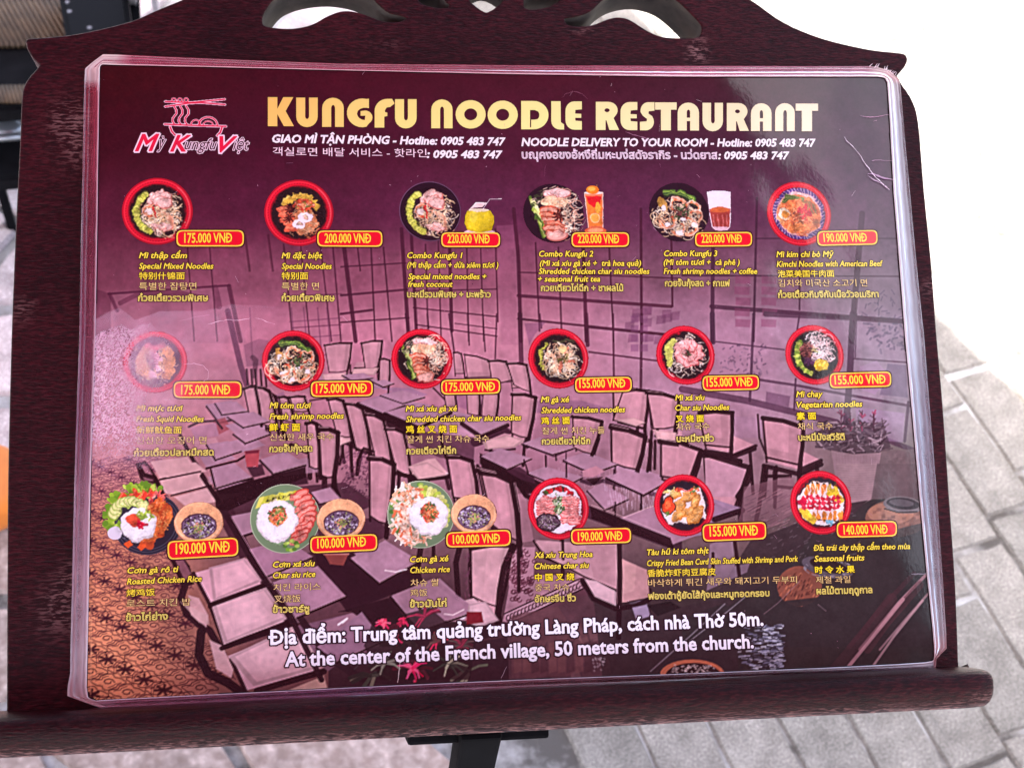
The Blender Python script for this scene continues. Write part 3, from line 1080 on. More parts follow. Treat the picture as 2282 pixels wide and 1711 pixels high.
    for p in ([(95, 350), (80, 420)], [(240, 340), (250, 450)], [(60, 330), (60, 400)], [(810, 410), (800, 470)], [(1000, 440), (1000, 500)], [(600, 480), (680, 560)], [(740, 520), (750, 610)], [(900, 520), (910, 630)]):
        L(p, 12, DK, .7)
    G([(730, 510), (1010, 520), (1000, 640), (900, 650), (760, 600)], (150, 96, 130), .7)
    chair([(670, 515), (740, 520), (750, 620), (680, 600)], None, w=12)
    chair([(820, 530), (895, 530), (900, 640), (830, 620)], None, w=12)
    chair([(920, 530), (1010, 530), (1005, 640), (930, 650)], None, w=12)
    G([(0, 380), (200, 410), (300, 450), (200, 500), (0, 430)], TB)
    L([(0, 440), (200, 505)], 22, DK, .8)
    G([(200, 470), (450, 480), (560, 520), (400, 600), (120, 570), (330, 500)], (160, 116, 146))
    G([(120, 575), (330, 540), (700, 615), (1075, 725), (880, 805), (420, 700)], TB)
    for p in ([(370, 540), (375, 640)], [(560, 590), (430, 680)], [(880, 620), (885, 780)], [(700, 640), (720, 740)]):
        L(p, 5, (110, 70, 100), .7)
    L([(118, 590), (420, 730), (430, 760)], 42, DK, .9)
    L([(870, 830), (1072, 765)], 56, (60, 26, 44), .92)
    G([(680, 700), (880, 790), (800, 800), (600, 760)], (190, 140, 165), .8)
    G([(430, 750), (870, 800), (860, 960), (640, 930), (450, 850)], (70, 34, 54), .65)
    for p in ([(20, 830), (160, 900), (190, 880)], [(0, 830), (20, 960)], [(60, 860), (75, 1050)], [(130, 900), (105, 1040)], [(980, 830), (960, 960)], [(1190, 850), (1180, 980)], [(650, 760), (660, 900)]):
        L(p, 20, DK, .88)
    G([(0, 740), (100, 800), (110, 850), (0, 820)], SEAT2)
    chair([(28, 585), (140, 635), (178, 860), (92, 850)], None, w=22)
    chair([(155, 655), (270, 692), (332, 945), (190, 905)], None, w=22)
    chair([(282, 775), (402, 785), (442, 1060), (335, 960)], None, w=22)
    G([(445, 985), (560, 940), (610, 935), (700, 1040), (460, 1060)], SEAT)
    L([(450, 1070), (700, 1050)], 26, DK)
    chair([(1122, 525), (1255, 560), (1222, 790), (1112, 772)], [(955, 815), (1060, 772), (1205, 800), (1185, 850)], w=20)
    # floor pattern, left middle
    for i in range(120):
        x, y = r.uniform(0, 180), r.uniform(880, 1160)
        L([(x, y), (x + r.uniform(-16, 16), y + r.uniform(-8, 8))], 8, (92, 50, 74), .6)
    # right hand group
    chair([(1765, 482), (1920, 492), (1922, 712), (1770, 660)], [(1790, 660), (1990, 690), (1960, 740), (1800, 700)], w=20)
    chair([(1985, 500), (2180, 550), (2175, 722), (2012, 715)], [(2010, 740), (2212, 760), (2212, 800), (2040, 790)], w=20)
    chair([(1520, 672), (1692, 716), (1640, 905), (1525, 862)], None, w=20)
    G([(1205, 560), (1560, 560), (1740, 610), (1560, 650), (1270, 640)], (140, 96, 128), .6)
    chair([(1752, 722), (1972, 792), (1930, 1000), (1756, 942)], None, w=24)
    L([(1960, 800), (2010, 830), (2000, 1030)], 26, DK)
    chair([(2085, 812), (2240, 838), (2240, 1090), (2085, 1075)], None, w=24)
    for p in ([(1640, 900), (1650, 960)], [(2050, 730), (2060, 830)]): L(p, 18, DK)
    G([(900, 900), (1300, 1090), (1300, 1164), (1120, 1164), (900, 970)], DK, .9)
    G([(920, 912), (1020, 868), (1232, 940), (1120, 986)], TB)
    L([(930, 912), (1110, 978), (1225, 940)], 8, (70, 36, 56))
    G([(1190, 842), (1280, 808), (1500, 868), (1380, 912)], TB)
    G([(1440, 935), (1600, 895), (1785, 968), (1640, 1022)], TB)
    G([(1215, 1030), (1310, 995), (1560, 1050), (1440, 1112)], TB)
    G([(1720, 1048), (1880, 1000), (2090, 1080), (2030, 1164), (1900, 1140)], TB)
    for p in ([(1190, 850), (1380, 922), (1500, 875)], [(1445, 945), (1640, 1032), (1780, 975)], [(1330, 920), (1330, 1000)], [(1460, 900), (1460, 1000)], [(1770, 980), (1770, 1164)], [(1720, 1060), (2060, 1164)]):
        L(p, 9, (64, 30, 50))
    for i in range(40):
        x, y = r.uniform(1560, 1680), r.uniform(990, 1060)
        L([(x, y), (x + r.uniform(-14, 14), y + r.uniform(-10, 10))], 8, r.choice([(190, 130, 160), (130, 80, 110), (90, 50, 76)]), .8)
    for i in range(60):
        x = r.uniform(1300, 1760)
        y = r.uniform(940, 1164)
        L([(x, y), (x + 3, y + r.uniform(20, 50))], 4, (196, 156, 180), .4)
    chair([(200, 930), (345, 965), (315, 1180), (190, 1180)], None, w=26)
    L([(345, 1000), (400, 1040), (520, 1070)], 26, DK)
    chair([(680, 912), (842, 962), (870, 1180), (730, 1180)], None, w=24)
    chair([(900, 1010), (1100, 1088), (1120, 1200), (930, 1200)], None, w=24)
    L([(885, 985), (930, 1050), (1020, 1085), (1105, 1095)], 24, DK)
    # --- left group (K1)
    use('K1')
    L([(1478, -20), (1560, 330), (1620, 520), (1700, 760)], 34, (96, 46, 76), .85)
    L([(1620, -40), (1640, 330)], 8, (110, 60, 90), .5)
    for x in (1960, 2040, 2130, 2190): L([(x - 70, -40), (x - 40, 300)], 9, (110, 56, 88), .5)
    for y in (50, 160, 280): L([(1880, y), (2212, y - 25)], 8, (110, 56, 88), .5)
    G([(1580, 200), (1680, 160), (1740, 170), (1740, 330), (1600, 340)], (120, 70, 96), .5)
    L([(1640, 280), (1660, 300), (1650, 400)], 30, (70, 34, 54), .6)
    G([(1760, 540), (1840, 500), (1860, 560), (1800, 600)], (150, 100, 130), .7)
    for x in (1600, 1630, 1655, 1690, 1720): L([(x, 360), (x + 8, 470)], 14, DK, .75)
    G([(1330, 585), (1500, 560), (1630, 650), (1420, 700)], TB)
    L([(1340, 600), (1420, 705), (1630, 660)], 12, DK, .8)
    G([(1380, 690), (1460, 670), (1500, 740), (1420, 780)], (150, 70, 80), .8)
    G([(1230, 735), (1400, 705), (1420, 790), (1270, 810)], (170, 120, 144))
    L([(1225, 730), (1290, 700), (1400, 690), (1440, 740)], 14, DK, .85)
    G([(1460, 720), (1640, 680), (1740, 740), (1560, 800)], TB)
    G([(1250, 820), (1400, 800), (1440, 870), (1280, 890)], SEAT2)
    G([(1285, 905), (1450, 880), (1530, 935), (1340, 995)], TB)
    G([(1350, 1055), (1560, 1010), (1625, 1070), (1410, 1135)], TB)
    G([(1410, 1140), (1980, 985), (2000, 1100), (1500, 1164), (1420, 1164)], (54, 22, 38), .9)
    G([(1690, 955), (1880, 908), (1965, 968), (1755, 1035)], TB)
    G([(1470, 830), (1640, 790), (1720, 850), (1560, 900)], TB)
    L([(1340, 1000), (1540, 950), (1590, 920)], 14, DK)
    L([(1410, 1140), (1630, 1078)], 14, DK)
    G([(1590, 922), (1680, 908), (1672, 985), (1602, 982)], (160, 66, 72))
    G([(1600, 990), (1700, 970), (1720, 1040), (1640, 1060)], (54, 22, 38), .8)
    L([(1170, 790), (1250, 940), (1400, 1180)], 24, DK)
    G([(975, 955), (1215, 925), (1275, 1010), (1040, 1068)], SEAT)
    G([(1040, 1075), (1280, 1020), (1370, 1105), (1110, 1164), (1060, 1164)], SEAT)
    L([(1038, 1070), (1280, 1014)], 8, DK)
    L([(890, 975), (940, 960), (1010, 1060), (1060, 1164)], 18, DK)
    L([(900, 990), (920, 1060), (1000, 1090)], 24, DK, .8)
    G([(900, 1000), (960, 980), (1010, 1080), (940, 1080)], (180, 120, 140), .6)
    chair([(1650, 500), (1740, 500), (1830, 740), (1740, 740)], None, w=24)
    chair([(1700, 505), (1785, 535), (1832, 745), (1725, 735)], None, w=20)
    chair([(2030, 725), (2100, 760), (2105, 1060), (2055, 1045)], None, w=30)
    L([(1890, 850), (2010, 900), (2010, 1060)], 30, DK)
    for p in ([(2010, 560), (2150, 540)], [(2160, 560), (2190, 700)]): L(p, 10, DK, .7)
    G([(1920, 400), (2080, 380), (2200, 440), (2080, 470)], TB, .8)
    # --- lower left (L1)
    use('L1')
    L([(905, 0), (930, 50), (1000, 70), (1060, 180)], 26, DK)
    G([(1010, 0), (1270, -30), (1340, 30), (1090, 80)], SEAT)
    G([(1040, 92), (1300, 38), (1370, 110), (1120, 182)], SEAT)
    G([(1130, 195), (1370, 132), (1412, 225), (1210, 260)], SEAT)
    L([(1035, 84), (1300, 30)], 9, DK); L([(1110, 186), (1370, 120)], 9, DK)
    G([(1440, 215), (1640, 150), (2240, 100), (2440, 240), (2240, 330), (1640, 340), (1500, 300)], (60, 28, 44), .75)
    G([(1350, 85), (1560, 40), (1630, 85), (1420, 150)], TB)
    G([(1720, 0), (1990, -60), (2100, 30), (1840, 60)], TB, .8)
    L([(1310, 60), (1420, 225)], 26, DK)
    L([(1400, 110), (1640, 80)], 16, DK)
    G([(1420, 250), (1500, 240), (1640, 560), (1560, 600), (1400, 300)], (60, 26, 42), .85)
    G([(1485, 322), (1640, 290), (1705, 395), (1560, 452)], TB)
    G([(1250, 690), (1600, 596), (1720, 755), (1360, 890)], (214, 160, 178))
    G([(1600, 596), (1640, 610), (1725, 740), (1720, 760)], (180, 124, 140))
    G([(1365, 925), (1705, 798), (1885, 985), (1455, 1155)], (216, 166, 180))
    G([(1690, 806), (1730, 790), (1900, 975), (1880, 990)], (176, 122, 134))
    L([(1255, 690), (1360, 890), (1455, 1155)], 22, DK)
    L([(1362, 905), (1720, 772)], 26, DK)
    G([(1070, 520), (1120, 500), (1230, 640), (1260, 760), (1180, 780)], DK, .92)
    G([(1130, 590), (1190, 600), (1240, 690), (1200, 740)], (180, 120, 136), .6)
    L([(1200, 770), (1175, 850), (1210, 950), (1290, 1020), (1360, 1060), (1420, 1164)], 42, (40, 14, 26), .95)
    G([(1220, 830), (1290, 850), (1350, 960), (1340, 1040), (1240, 960)], (206, 160, 168), .85)
    L([(1440, 260), (1560, 470), (1760, 830), (1980, 1164)], 40, (46, 20, 32), .92)
    L([(1490, 320), (1640, 620), (1830, 960)], 6, (170, 120, 140), .5)
    G([(1620, 560), (1860, 508), (2040, 612), (2000, 720), (1750, 720)], (168, 124, 146))
    G([(1790, 745), (2060, 640), (2240, 800), (1915, 965)], (160, 118, 140))
    L([(1790, 750), (1915, 972), (2240, 840)], 20, DK)
    L([(1560, 455), (1700, 410)], 14, DK)
    G([(1960, 560), (2212, 540), (2300, 600), (2260, 720), (2060, 640)], (54, 24, 38), .85)
    use('P1')
    L([(870, 130), (860, 230), (900, 310), (985, 350), (1040, 390)], 34, (36, 14, 24), .96)
    G([(905, 165), (960, 190), (1010, 290), (1000, 330), (935, 290)], (206, 164, 172), .9)
    G([(985, 235), (1290, 120), (1395, 290), (1060, 385), (1000, 260)], (214, 168, 184))
    G([(1300, 125), (1340, 140), (1410, 270), (1395, 295)], (180, 130, 138))
    G([(1240, 385), (1400, 320), (1415, 372), (1300, 385)], (200, 160, 150))
    L([(975, 190), (1280, 90)], 26, DK)
    L([(1000, 250), (1065, 395)], 16, DK)
    L([(1110, 385), (1400, 300)], 24, DK)
    G([(1265, 110), (1560, 40), (1700, 200), (1420, 300), (1390, 280)], (120, 84, 106), .9)
    L([(1150, 30), (1260, 20), (1420, 240), (1560, 330), (1800, 350)], 30, (44, 20, 30), .9)
    G([(1420, 300), (1480, 250), (1900, 200), (2212, 150), (2212, 345), (1420, 372)], (56, 34, 44), .85)
    G([(780, 0), (900, 60), (905, 100), (860, 90)], (200, 160, 165), .7)
    # --- lower middle (L2)
    use('L2')
    G([(-160, 400), (60, 340), (240, 330), (320, 440), (60, 560), (-90, 600)], (70, 34, 52), .85)
    G([(60, 572), (300, 488), (485, 618), (240, 745)], (164, 122, 148))
    G([(-180, 640), (-40, 600), (60, 620), (240, 760), (480, 640), (500, 740), (320, 820), (60, 900), (-120, 840)], (58, 24, 38), .92)
    G([(330, 835), (640, 722), (862, 930), (560, 1062)], (166, 126, 148))
    L([(330, 845), (560, 1072), (860, 945)], 22, DK)
    G([(-140, 1010), (130, 930), (330, 1090), (250, 1164), (-40, 1200)], (160, 116, 136), .8)
    L([(120, 930), (340, 1120)], 14, DK)
    chair([(700, -20), (845, -20), (872, 190), (752, 190)], None, w=26)
    chair([(200, -20), (315, -20), (300, 300), (190, 310)], None, w=26)
    L([(520, 500), (500, 640), (450, 700)], 34, DK)
    L([(600, 500), (600, 600)], 22, DK)
    L([(380, 0), (370, 130)], 24, DK)
    L([(700, 140), (680, 60), (440, 60)], 24, DK, .8)
    chair([(940, 60), (1112, 100), (1150, 472), (980, 400)], None, w=26)
    G([(1120, 100), (1200, 200), (1250, 480), (1165, 490)], (196, 140, 160), .5)
    L([(1160, 130), (1200, 190), (1240, 200)], 26, DK)
    L([(1150, 480), (1150, 800)], 28, DK)
    G([(940, 0), (1160, 0), (1250, 60), (1260, 110), (1100, 60)], (70, 32, 52), .85)
    G([(1600, 250), (2212, 480), (2212, 560), (1590, 330)], (62, 32, 50), .92)
    L([(1560, 90), (1620, 110), (1700, 90), (2212, 230)], 24, (66, 36, 54), .9)
    G([(1590, 172), (1700, 112), (1862, 202), (1740, 272)], TB)
    L([(1740, 270), (1862, 205)], 9, DK)
    G([(1740, 0), (1840, -30), (2090, 60), (2000, 130)], TB)
    G([(1860, 330), (2060, 250), (2212, 250), (2212, 440), (2150, 450)], TB)
    L([(1870, 335), (2060, 252)], 7, DK)
    for i in range(30):
        x = r.uniform(1850, 2060); y = r.uniform(120, 230)
        L([(x, y), (x, y + 50)], 5, (206, 178, 200), .35)
    for x0, x1 in ((1770, 1770), (1945, 1945)): L([(x0, 60), (x1, 280)], 14, DK, .8)
    # patterned rug strips
    G([(1080, 520), (1260, 520), (1250, 700), (1560, 700), (1580, 770), (1090, 1010), (1050, 1000), (1090, 780)], (188, 138, 158), .8)
    for i in range(46):
        x = r.uniform(1090, 1240); y = r.uniform(540, 880)
        L([(x + 14 * math.cos(t), y + 12 * math.sin(t)) for t in np.linspace(0, 4.5, 6)], 7, (96, 46, 62), .85)
    for i in range(26):
        s = i / 25
        x, y = 1090 + 460 * s, 985 - 225 * s
        L([(x + 15 * math.cos(t), y + 20 * math.sin(t)) for t in np.linspace(0, 4.8, 6)], 7, (60, 24, 34), .9)
    L([(1060, 960), (1560, 720)], 9, (80, 36, 50)); L([(1080, 1015), (1600, 760)], 9, (80, 36, 50))
    G([(1090, 1020), (1600, 780), (1600, 900), (1300, 1164), (1090, 1164)], (98, 58, 72), .9)
    for i in range(16):
        x, y = r.uniform(1120, 1900), r.uniform(900, 1150)
        G([(x, y), (x + 60, y - 20), (x + 90, y + 30), (x + 20, y + 50)], r.choice([(110, 66, 72), (84, 48, 60), (70, 44, 54)]), .5)
    # big chair at the centre
    G([(850, 540), (1080, 510), (1120, 560), (1040, 760), (1010, 1000), (960, 1010), (870, 830)], (204, 152, 166))
    L([(770, 520), (745, 620), (760, 830)], 34, DK); L([(850, 520), (840, 640), (855, 870)], 34, DK)
    L([(1120, 520), (1060, 640), (1030, 800), (1015, 1010)], 40, DK, .95)
    G([(740, 880), (860, 850), (1000, 960), (1000, 1000), (820, 970)], (206, 166, 178), .95)
    for i in range(26):
        x = r.uniform(790, 840); y = r.uniform(560, 860)
        L([(x, y), (x + r.uniform(-10, 10), y + 12)], 7, (110, 62, 84), .7)
    # right chair
    G([(1255, 480), (1450, 500), (1800, 505), (1785, 790), (1600, 720), (1320, 560)], (196, 146, 160))
    L([(1430, 480), (1440, 720)], 26, DK, .8)
    L([(1250, 480), (1300, 560), (1560, 700)], 14, DK, .8)
    G([(1560, 735), (1660, 715), (1800, 780), (1800, 900), (1680, 860)], (206, 164, 178))
    G([(1815, 590), (2010, 700), (1850, 880), (1815, 870)], (190, 140, 146))
    L([(1570, 750), (1650, 850), (1780, 900), (1880, 890), (2000, 800)], 32, (44, 20, 30), .95)
    L([(1790, 500), (1795, 900), (1790, 1164)], 34, (44, 20, 30), .95)
    L([(1980, 800), (2000, 960)], 24, DK)
    G([(1870, 880), (1980, 860), (2000, 960), (1930, 980)], (164, 142, 178), .8)
    # bromeliads
    def leaf(p, q, w, col):
        L([p, ((p[0] + q[0]) / 2 + w, (p[1] + q[1]) / 2 - w), q], w, col, .95)
    G([(220, 1020), (500, 930), (900, 960), (1010, 1080), (820, 1164), (250, 1164)], (52, 30, 38), .82)
    for cx, cy, n, rr, cols2 in [(300, 1030, 9, 80, [(196, 40, 70), (120, 30, 50), (170, 60, 80)]), (560, 950, 10, 110, [(70, 30, 44), (96, 60, 70), (130, 40, 60)]),
                                 (720, 1130, 9, 90, [(200, 50, 80), (150, 30, 60)]), (860, 960, 8, 60, [(110, 16, 30), (150, 24, 40)]), (400, 1130, 8, 100, [(60, 70, 60), (96, 96, 84)])]:
        for k in range(n):
            a = r.uniform(0, 6.28)
            leaf((cx, cy), (cx + math.cos(a) * rr, cy + math.sin(a) * rr * .7), r.uniform(12, 22), r.choice(cols2))
    G([(600, 960), (680, 930), (790, 960), (860, 930), (840, 990), (700, 1010)], (180, 140, 156), .8)
    cv.ell((785, 970), 22, 18, (240, 225, 235), .8)
    use('P1')
    for cx, cy, n, rr, cols2 in [(1785, 300, 10, 85, [(226, 30, 84), (190, 20, 60), (240, 70, 110)]), (1600, 320, 9, 90, [(76, 80, 70), (120, 116, 100), (50, 50, 48)]),
                                 (2020, 300, 10, 100, [(96, 100, 84), (150, 146, 124), (60, 60, 54)]), (1660, 100, 8, 60, [(210, 40, 80)]), (1950, 180, 9, 90, [(190, 60, 90), (110, 40, 60)])]:
        for k in range(n):
            a = r.uniform(0, 6.28)
            leaf((cx, cy), (cx + math.cos(a) * rr, cy + math.sin(a) * rr * .5), r.uniform(9, 16), r.choice(cols2))
    # --- second pass over the furniture
    HL = (222, 180, 190)

    def seatp(pts, col=SEAT):
        """a padded seat: lit top, darker front"""
        P_ = [np.array(v, float) for v in pts]
        c = sum(P_) / len(P_)
        G(pts, tuple(np.array(col) * .84))
        G([tuple(c + (v - c) * .86 + (0, -2)) for v in P_], col)
        G([tuple(c + (v - c) * .55 + (0, -4)) for v in P_], tuple(np.minimum(np.array(col) * 1.06, 240)), .6)

    def ch2(back, w=13, col=SEAT2, legs=True):
        tl, tr, br, bl = [np.array(v, float) for v in back]
        hgt = np.linalg.norm(tl - bl)
        mid = (tl + tr) / 2 + (0, -hgt * .035)
        G([tuple(tl), tuple(mid), tuple(tr), tuple(br), tuple((bl + br) / 2 + (0, hgt * .03)), tuple(bl)], col)
        G([tuple(tl * .6 + tr * .4 + (0, 8)), tuple(tl * .25 + tr * .75 + (0, 8)), tuple(bl * .3 + br * .7), tuple(bl * .6 + br * .4)], tuple(np.minimum(np.array(col) * 1.07, 235)), .55)
        G([tuple(tl * .2 + tr * .8), tuple(tr), tuple(br), tuple(bl * .2 + br * .8)], tuple(np.array(col) * .80), .55)
        L([tuple(tl + (-w * .2, w * .3)), tuple(mid), tuple(tr)], w * 1.25, DK, .93)
        L([tuple(tl + (0, -w * .35)), tuple(mid + (0, -w * .45))], w * .28, HL, .55)
        L([tuple(tr), tuple((tr + br) / 2 + (hgt * .03, 0)), tuple(br), tuple(br + (br - tr) * .22)], w * 1.25, DK, .93)
        L([tuple(tr + (w * .75, 6)), tuple((tr + br) / 2 + (hgt * .03 + w * .75, 0))], w * .25, HL, .45)
        L([tuple(tl), tuple(bl)], w * .55, DK, .8)
        L([tuple(bl), tuple((bl + br) / 2 + (0, hgt * .03)), tuple(br)], w * .5, DK, .75)

    def tab(pts, th=8, col=TB, edge=True):
        G(pts, col)
        P_ = [np.array(v, float) for v in pts]
        c = sum(P_) / 4
        G([tuple(c + (v - c) * .8) for v in P_], tuple(np.minimum(np.array(col) * 1.05, 230)), .6)
        if edge:
            L([tuple(P_[3] + (0, th / 2)), tuple(P_[2] + (0, th / 2))], th, DK, .88)
            L([tuple(P_[0] + (-2, th / 2)), tuple(P_[3] + (0, th / 2))], th, DK, .88)
            L([tuple(P_[3]), tuple(P_[2])], 2.2, HL, .55)
    use('Q1')
    for b in ([(515, 18), (642, 10), (622, 140), (536, 146)], [(690, 8), (786, 0), (766, 122), (706, 130)], [(776, 84), (822, 92), (816, 222), (772, 205)]): ch2(b, 7)
    seatp([(500, 158), (618, 150), (606, 186), (510, 190)]); seatp([(645, 132), (770, 126), (752, 160), (640, 156)])
    L([(642, 150), (640, 200)], 7); L([(765, 160), (768, 190)], 7)
    tab([(600, 160), (700, 150), (740, 172), (640, 184)], 6); tab([(742, 190), (800, 182), (840, 198), (790, 214)], 6)
    tab([(780, 255), (880, 232), (985, 262), (880, 292)], 7)
    tab([(672, 290), (780, 262), (890, 300), (790, 340)], 14)
    tab([(800, 335), (960, 290), (1110, 330), (960, 400)], 16)
    G([(690, 312), (800, 356), (960, 410), (960, 470), (800, 400), (690, 345)], DK, .88)
    for b in ([(530, 272), (602, 282), (642, 452), (572, 440)], [(612, 292), (694, 320), (730, 520), (662, 500)], [(706, 342), (792, 372), (832, 572), (752, 545)], [(802, 412), (888, 432), (922, 632), (852, 604)]): ch2(b, 11)
    for l in ([(604, 460), (598, 520), (586, 580)], [(640, 470), (642, 612)], [(694, 512), (672, 560), (664, 630)], [(560, 440), (600, 470), (650, 476)], [(700, 505), (745, 520)]): L(l, 12, DK, .92)
    seatp([(545, 470), (600, 452), (642, 470), (590, 490)])
    ch2([(726, 548), (842, 582), (812, 862), (728, 822)], 17)
    L([(852, 622), (900, 634), (1000, 662)], 18, DK, .92)
    seatp([(905, 590), (1000, 572), (1095, 630), (960, 656)])
    L([(915, 662), (1095, 642)], 14, DK, .9)
    ch2([(1092, 542), (1210, 566), (1238, 742), (1122, 735)], 15)
    ch2([(430, 384), (478, 392), (492, 600), (444, 590)], 14)
    ch2([(488, 412), (578, 432), (560, 640), (500, 632)], 17)
    L([(562, 640), (566, 690), (582, 730)], 18, DK, .92)
    ch2([(192, 214), (256, 240), (292, 402), (216, 388)], 11)
    ch2([(134, 222), (188, 214), (212, 366), (160, 350)], 11)
    ch2([(300, 262), (342, 268), (372, 380), (320, 372)], 10)
    ch2([(350, 262), (420, 262), (440, 330), (372, 330)], 9)
    tab([(0, 292), (100, 284), (150, 328), (30, 344)], 7); tab([(60, 356), (180, 332), (256, 376), (130, 404)], 7); tab([(86, 436), (210, 404), (256, 436), (140, 478)], 8)
    tab([(-40, 486), (60, 470), (120, 516), (0, 556)], 8); tab([(-20, 600), (90, 574), (170, 640), (0, 690)], 9); tab([(212, 558), (330, 518), (424, 580), (272, 622)], 10)
    G([(0, 706), (170, 656), (425, 592), (428, 640), (200, 736), (60, 800), (0, 790)], DK, .9)
    G([(138, 520), (208, 514), (200, 592), (150, 592)], (176, 72, 84)); G([(140, 518), (206, 512), (204, 526), (142, 532)], (120, 40, 60))
    tab([(450, 712), (540, 688), (590, 742), (490, 764)], 8)
    for i in range(90):
        x, y = r.uniform(600, 722), r.uniform(590, 790)
        L([(x, y), (x + r.uniform(-10, 10), y + r.uniform(-5, 5))], 6, (86, 42, 64), .7)
    use('Q2')
    for b, w in (([(104, 92), (186, 98), (218, 182), (120, 200)], 9), ([(190, 104), (282, 112), (302, 240), (222, 205)], 9), ([(0, 244), (60, 240), (60, 350), (4, 340)], 9), ([(78, 244), (152, 240), (138, 370), (70, 350)], 9),
                 ([(216, 248), (326, 266), (292, 456), (210, 432)], 13)): ch2(b, w)
    seatp([(74, 474), (190, 444), (272, 468), (228, 500), (90, 510)], SEAT)
    L([(88, 512), (130, 520), (228, 508)], 9, DK, .85)
    tab([(-20, 380), (60, 352), (192, 386), (66, 440)], 20)
    for b, w in (([(738, 232), (856, 236), (842, 392), (690, 372)], 12), ([(850, 240), (1000, 272), (984, 402), (880, 412)], 13), ([(500, 352), (638, 380), (592, 532), (504, 500)], 13)): ch2(b, w)
    seatp([(702, 372), (790, 362), (842, 384), (800, 402)]); seatp([(882, 420), (990, 432), (985, 470), (896, 462)])
    for l in ([(872, 425), (866, 520), (852, 612)], [(840, 400), (846, 470)], [(888, 470), (886, 600)], [(1110, 330), (1255, 335)], [(1255, 335), (1250, 480)]): L(l, 14, DK, .9)
    G([(1110, 340), (1248, 340), (1244, 470), (1120, 470)], SEAT2); seatp([(1110, 480), (1180, 470), (1269, 500), (1200, 520)])
    ch2([(682, 402), (842, 452), (806, 605), (684, 572)], 17)
    tab([(262, 482), (345, 452), (512, 500), (402, 532)], 7); tab([(66, 542), (160, 504), (304, 552), (190, 602)], 7)
    G([(66, 552), (190, 612), (300, 680), (330, 720), (270, 700), (150, 650), (70, 600)], DK, .9)
    tab([(288, 622), (372, 590), (545, 640), (450, 690)], 7); tab([(458, 562), (545, 530), (712, 578), (590, 622)], 8)
    tab([(570, 704), (640, 668), (762, 742), (650, 792)], 8)
    for i in range(70):
        x, y = r.uniform(640, 900), r.uniform(650, 790)
        L([(x, y), (x + 2, y + r.uniform(12, 30))], 3, (206, 176, 202), .5)
    tab([(660, 642), (752, 600), (936, 664), (832, 722)], 10)
    for l in ([(372, 540), (374, 590)], [(470, 570), (470, 640)], [(420, 535), (422, 560)], [(700, 590), (700, 620)], [(822, 725), (824, 790)], [(700, 760), (700, 820)], [(270, 560), (290, 620)]): L(l, 8, DK, .85)
    G([(545, 610), (610, 588), (650, 612), (600, 640), (550, 640)], (196, 136, 156)); G([(560, 650), (640, 640), (600, 680)], DK, .8)
    ch2([(916, 468), (1104, 518), (1068, 650), (916, 636)], 19)
    ch2([(1116, 532), (1290, 566), (1290, 820), (1136, 745)], 18)
    tab([(720, 832), (890, 776), (1120, 900), (960, 962)], 6, edge=False)
    G([(580, 776), (960, 926), (980, 980), (590, 836)], DK, .9)
    L([(740, 832), (850, 786), (900, 770)], 5, HL, .6); L([(590, 772), (760, 835), (940, 912)], 3, HL, .5)
    ch2([(52, 604), (216, 662), (246, 902), (112, 872)], 18)
    L([(250, 682), (276, 724), (330, 756)], 20, DK, .9)
    use('Q3')
    G([(470, 372), (640, 350), (780, 500), (960, 430), (980, 500), (830, 562), (620, 640), (480, 440)], (44, 16, 30), .92)
    G([(580, 640), (830, 570), (900, 680), (760, 720), (640, 640)], (40, 14, 26), .9)
    G([(512, 366), (628, 366), (604, 422), (540, 416)], (132, 62, 60)); L([(512, 368), (628, 368)], 6, (176, 110, 110))
    tab([(158, 346), (330, 298), (458, 380), (236, 472)], 10, (162, 116, 142)); tab([(268, 502), (482, 424), (614, 566), (376, 668)], 10, (168, 124, 148))
    tab([(636, 388), (800, 303), (960, 400), (772, 504)], 10, (170, 128, 152)); tab([(828, 566), (1030, 482), (1236, 632), (960, 728)], 10, (160, 118, 140))
    for k in range(9):
        s = k / 9
        L([(480 + 200 * s, 802 - 150 * s), (565 + 205 * s, 868 - 90 * s)], 2, (110, 76, 98), .5)
    tab([(478, 806), (690, 640), (790, 776), (570, 874)], 8, (146, 108, 132))
    L([(580, 700), (620, 672), (600, 690)], 9, (240, 220, 232), .9)
    L([(800, 445), (850, 452), (900, 440)], 6, (236, 210, 222), .9); L([(1080, 650), (1120, 655), (1170, 630)], 6, (226, 196, 208), .9)
    seatp([(-30, 432), (138, 386), (226, 492), (-10, 592)], (214, 164, 180)); seatp([(-20, 606), (240, 524), (346, 670), (40, 796)], (214, 168, 182)); seatp([(62, 852), (380, 700), (512, 900), (180, 990)], (216, 172, 184))
    for l in ([(-20, 606), (236, 512)], [(30, 812), (360, 684)]): L(l, 20, DK, .93)
    L([(56, 195), (200, 440), (372, 700), (500, 960)], 24, (42, 16, 28), .95)
    L([(80, 200), (222, 440), (392, 690)], 3, (190, 146, 164), .7)
    G([(740, 690), (1010, 620), (1080, 680), (1240, 700), (1200, 960), (780, 960), (700, 800)], (44, 26, 32), .75)
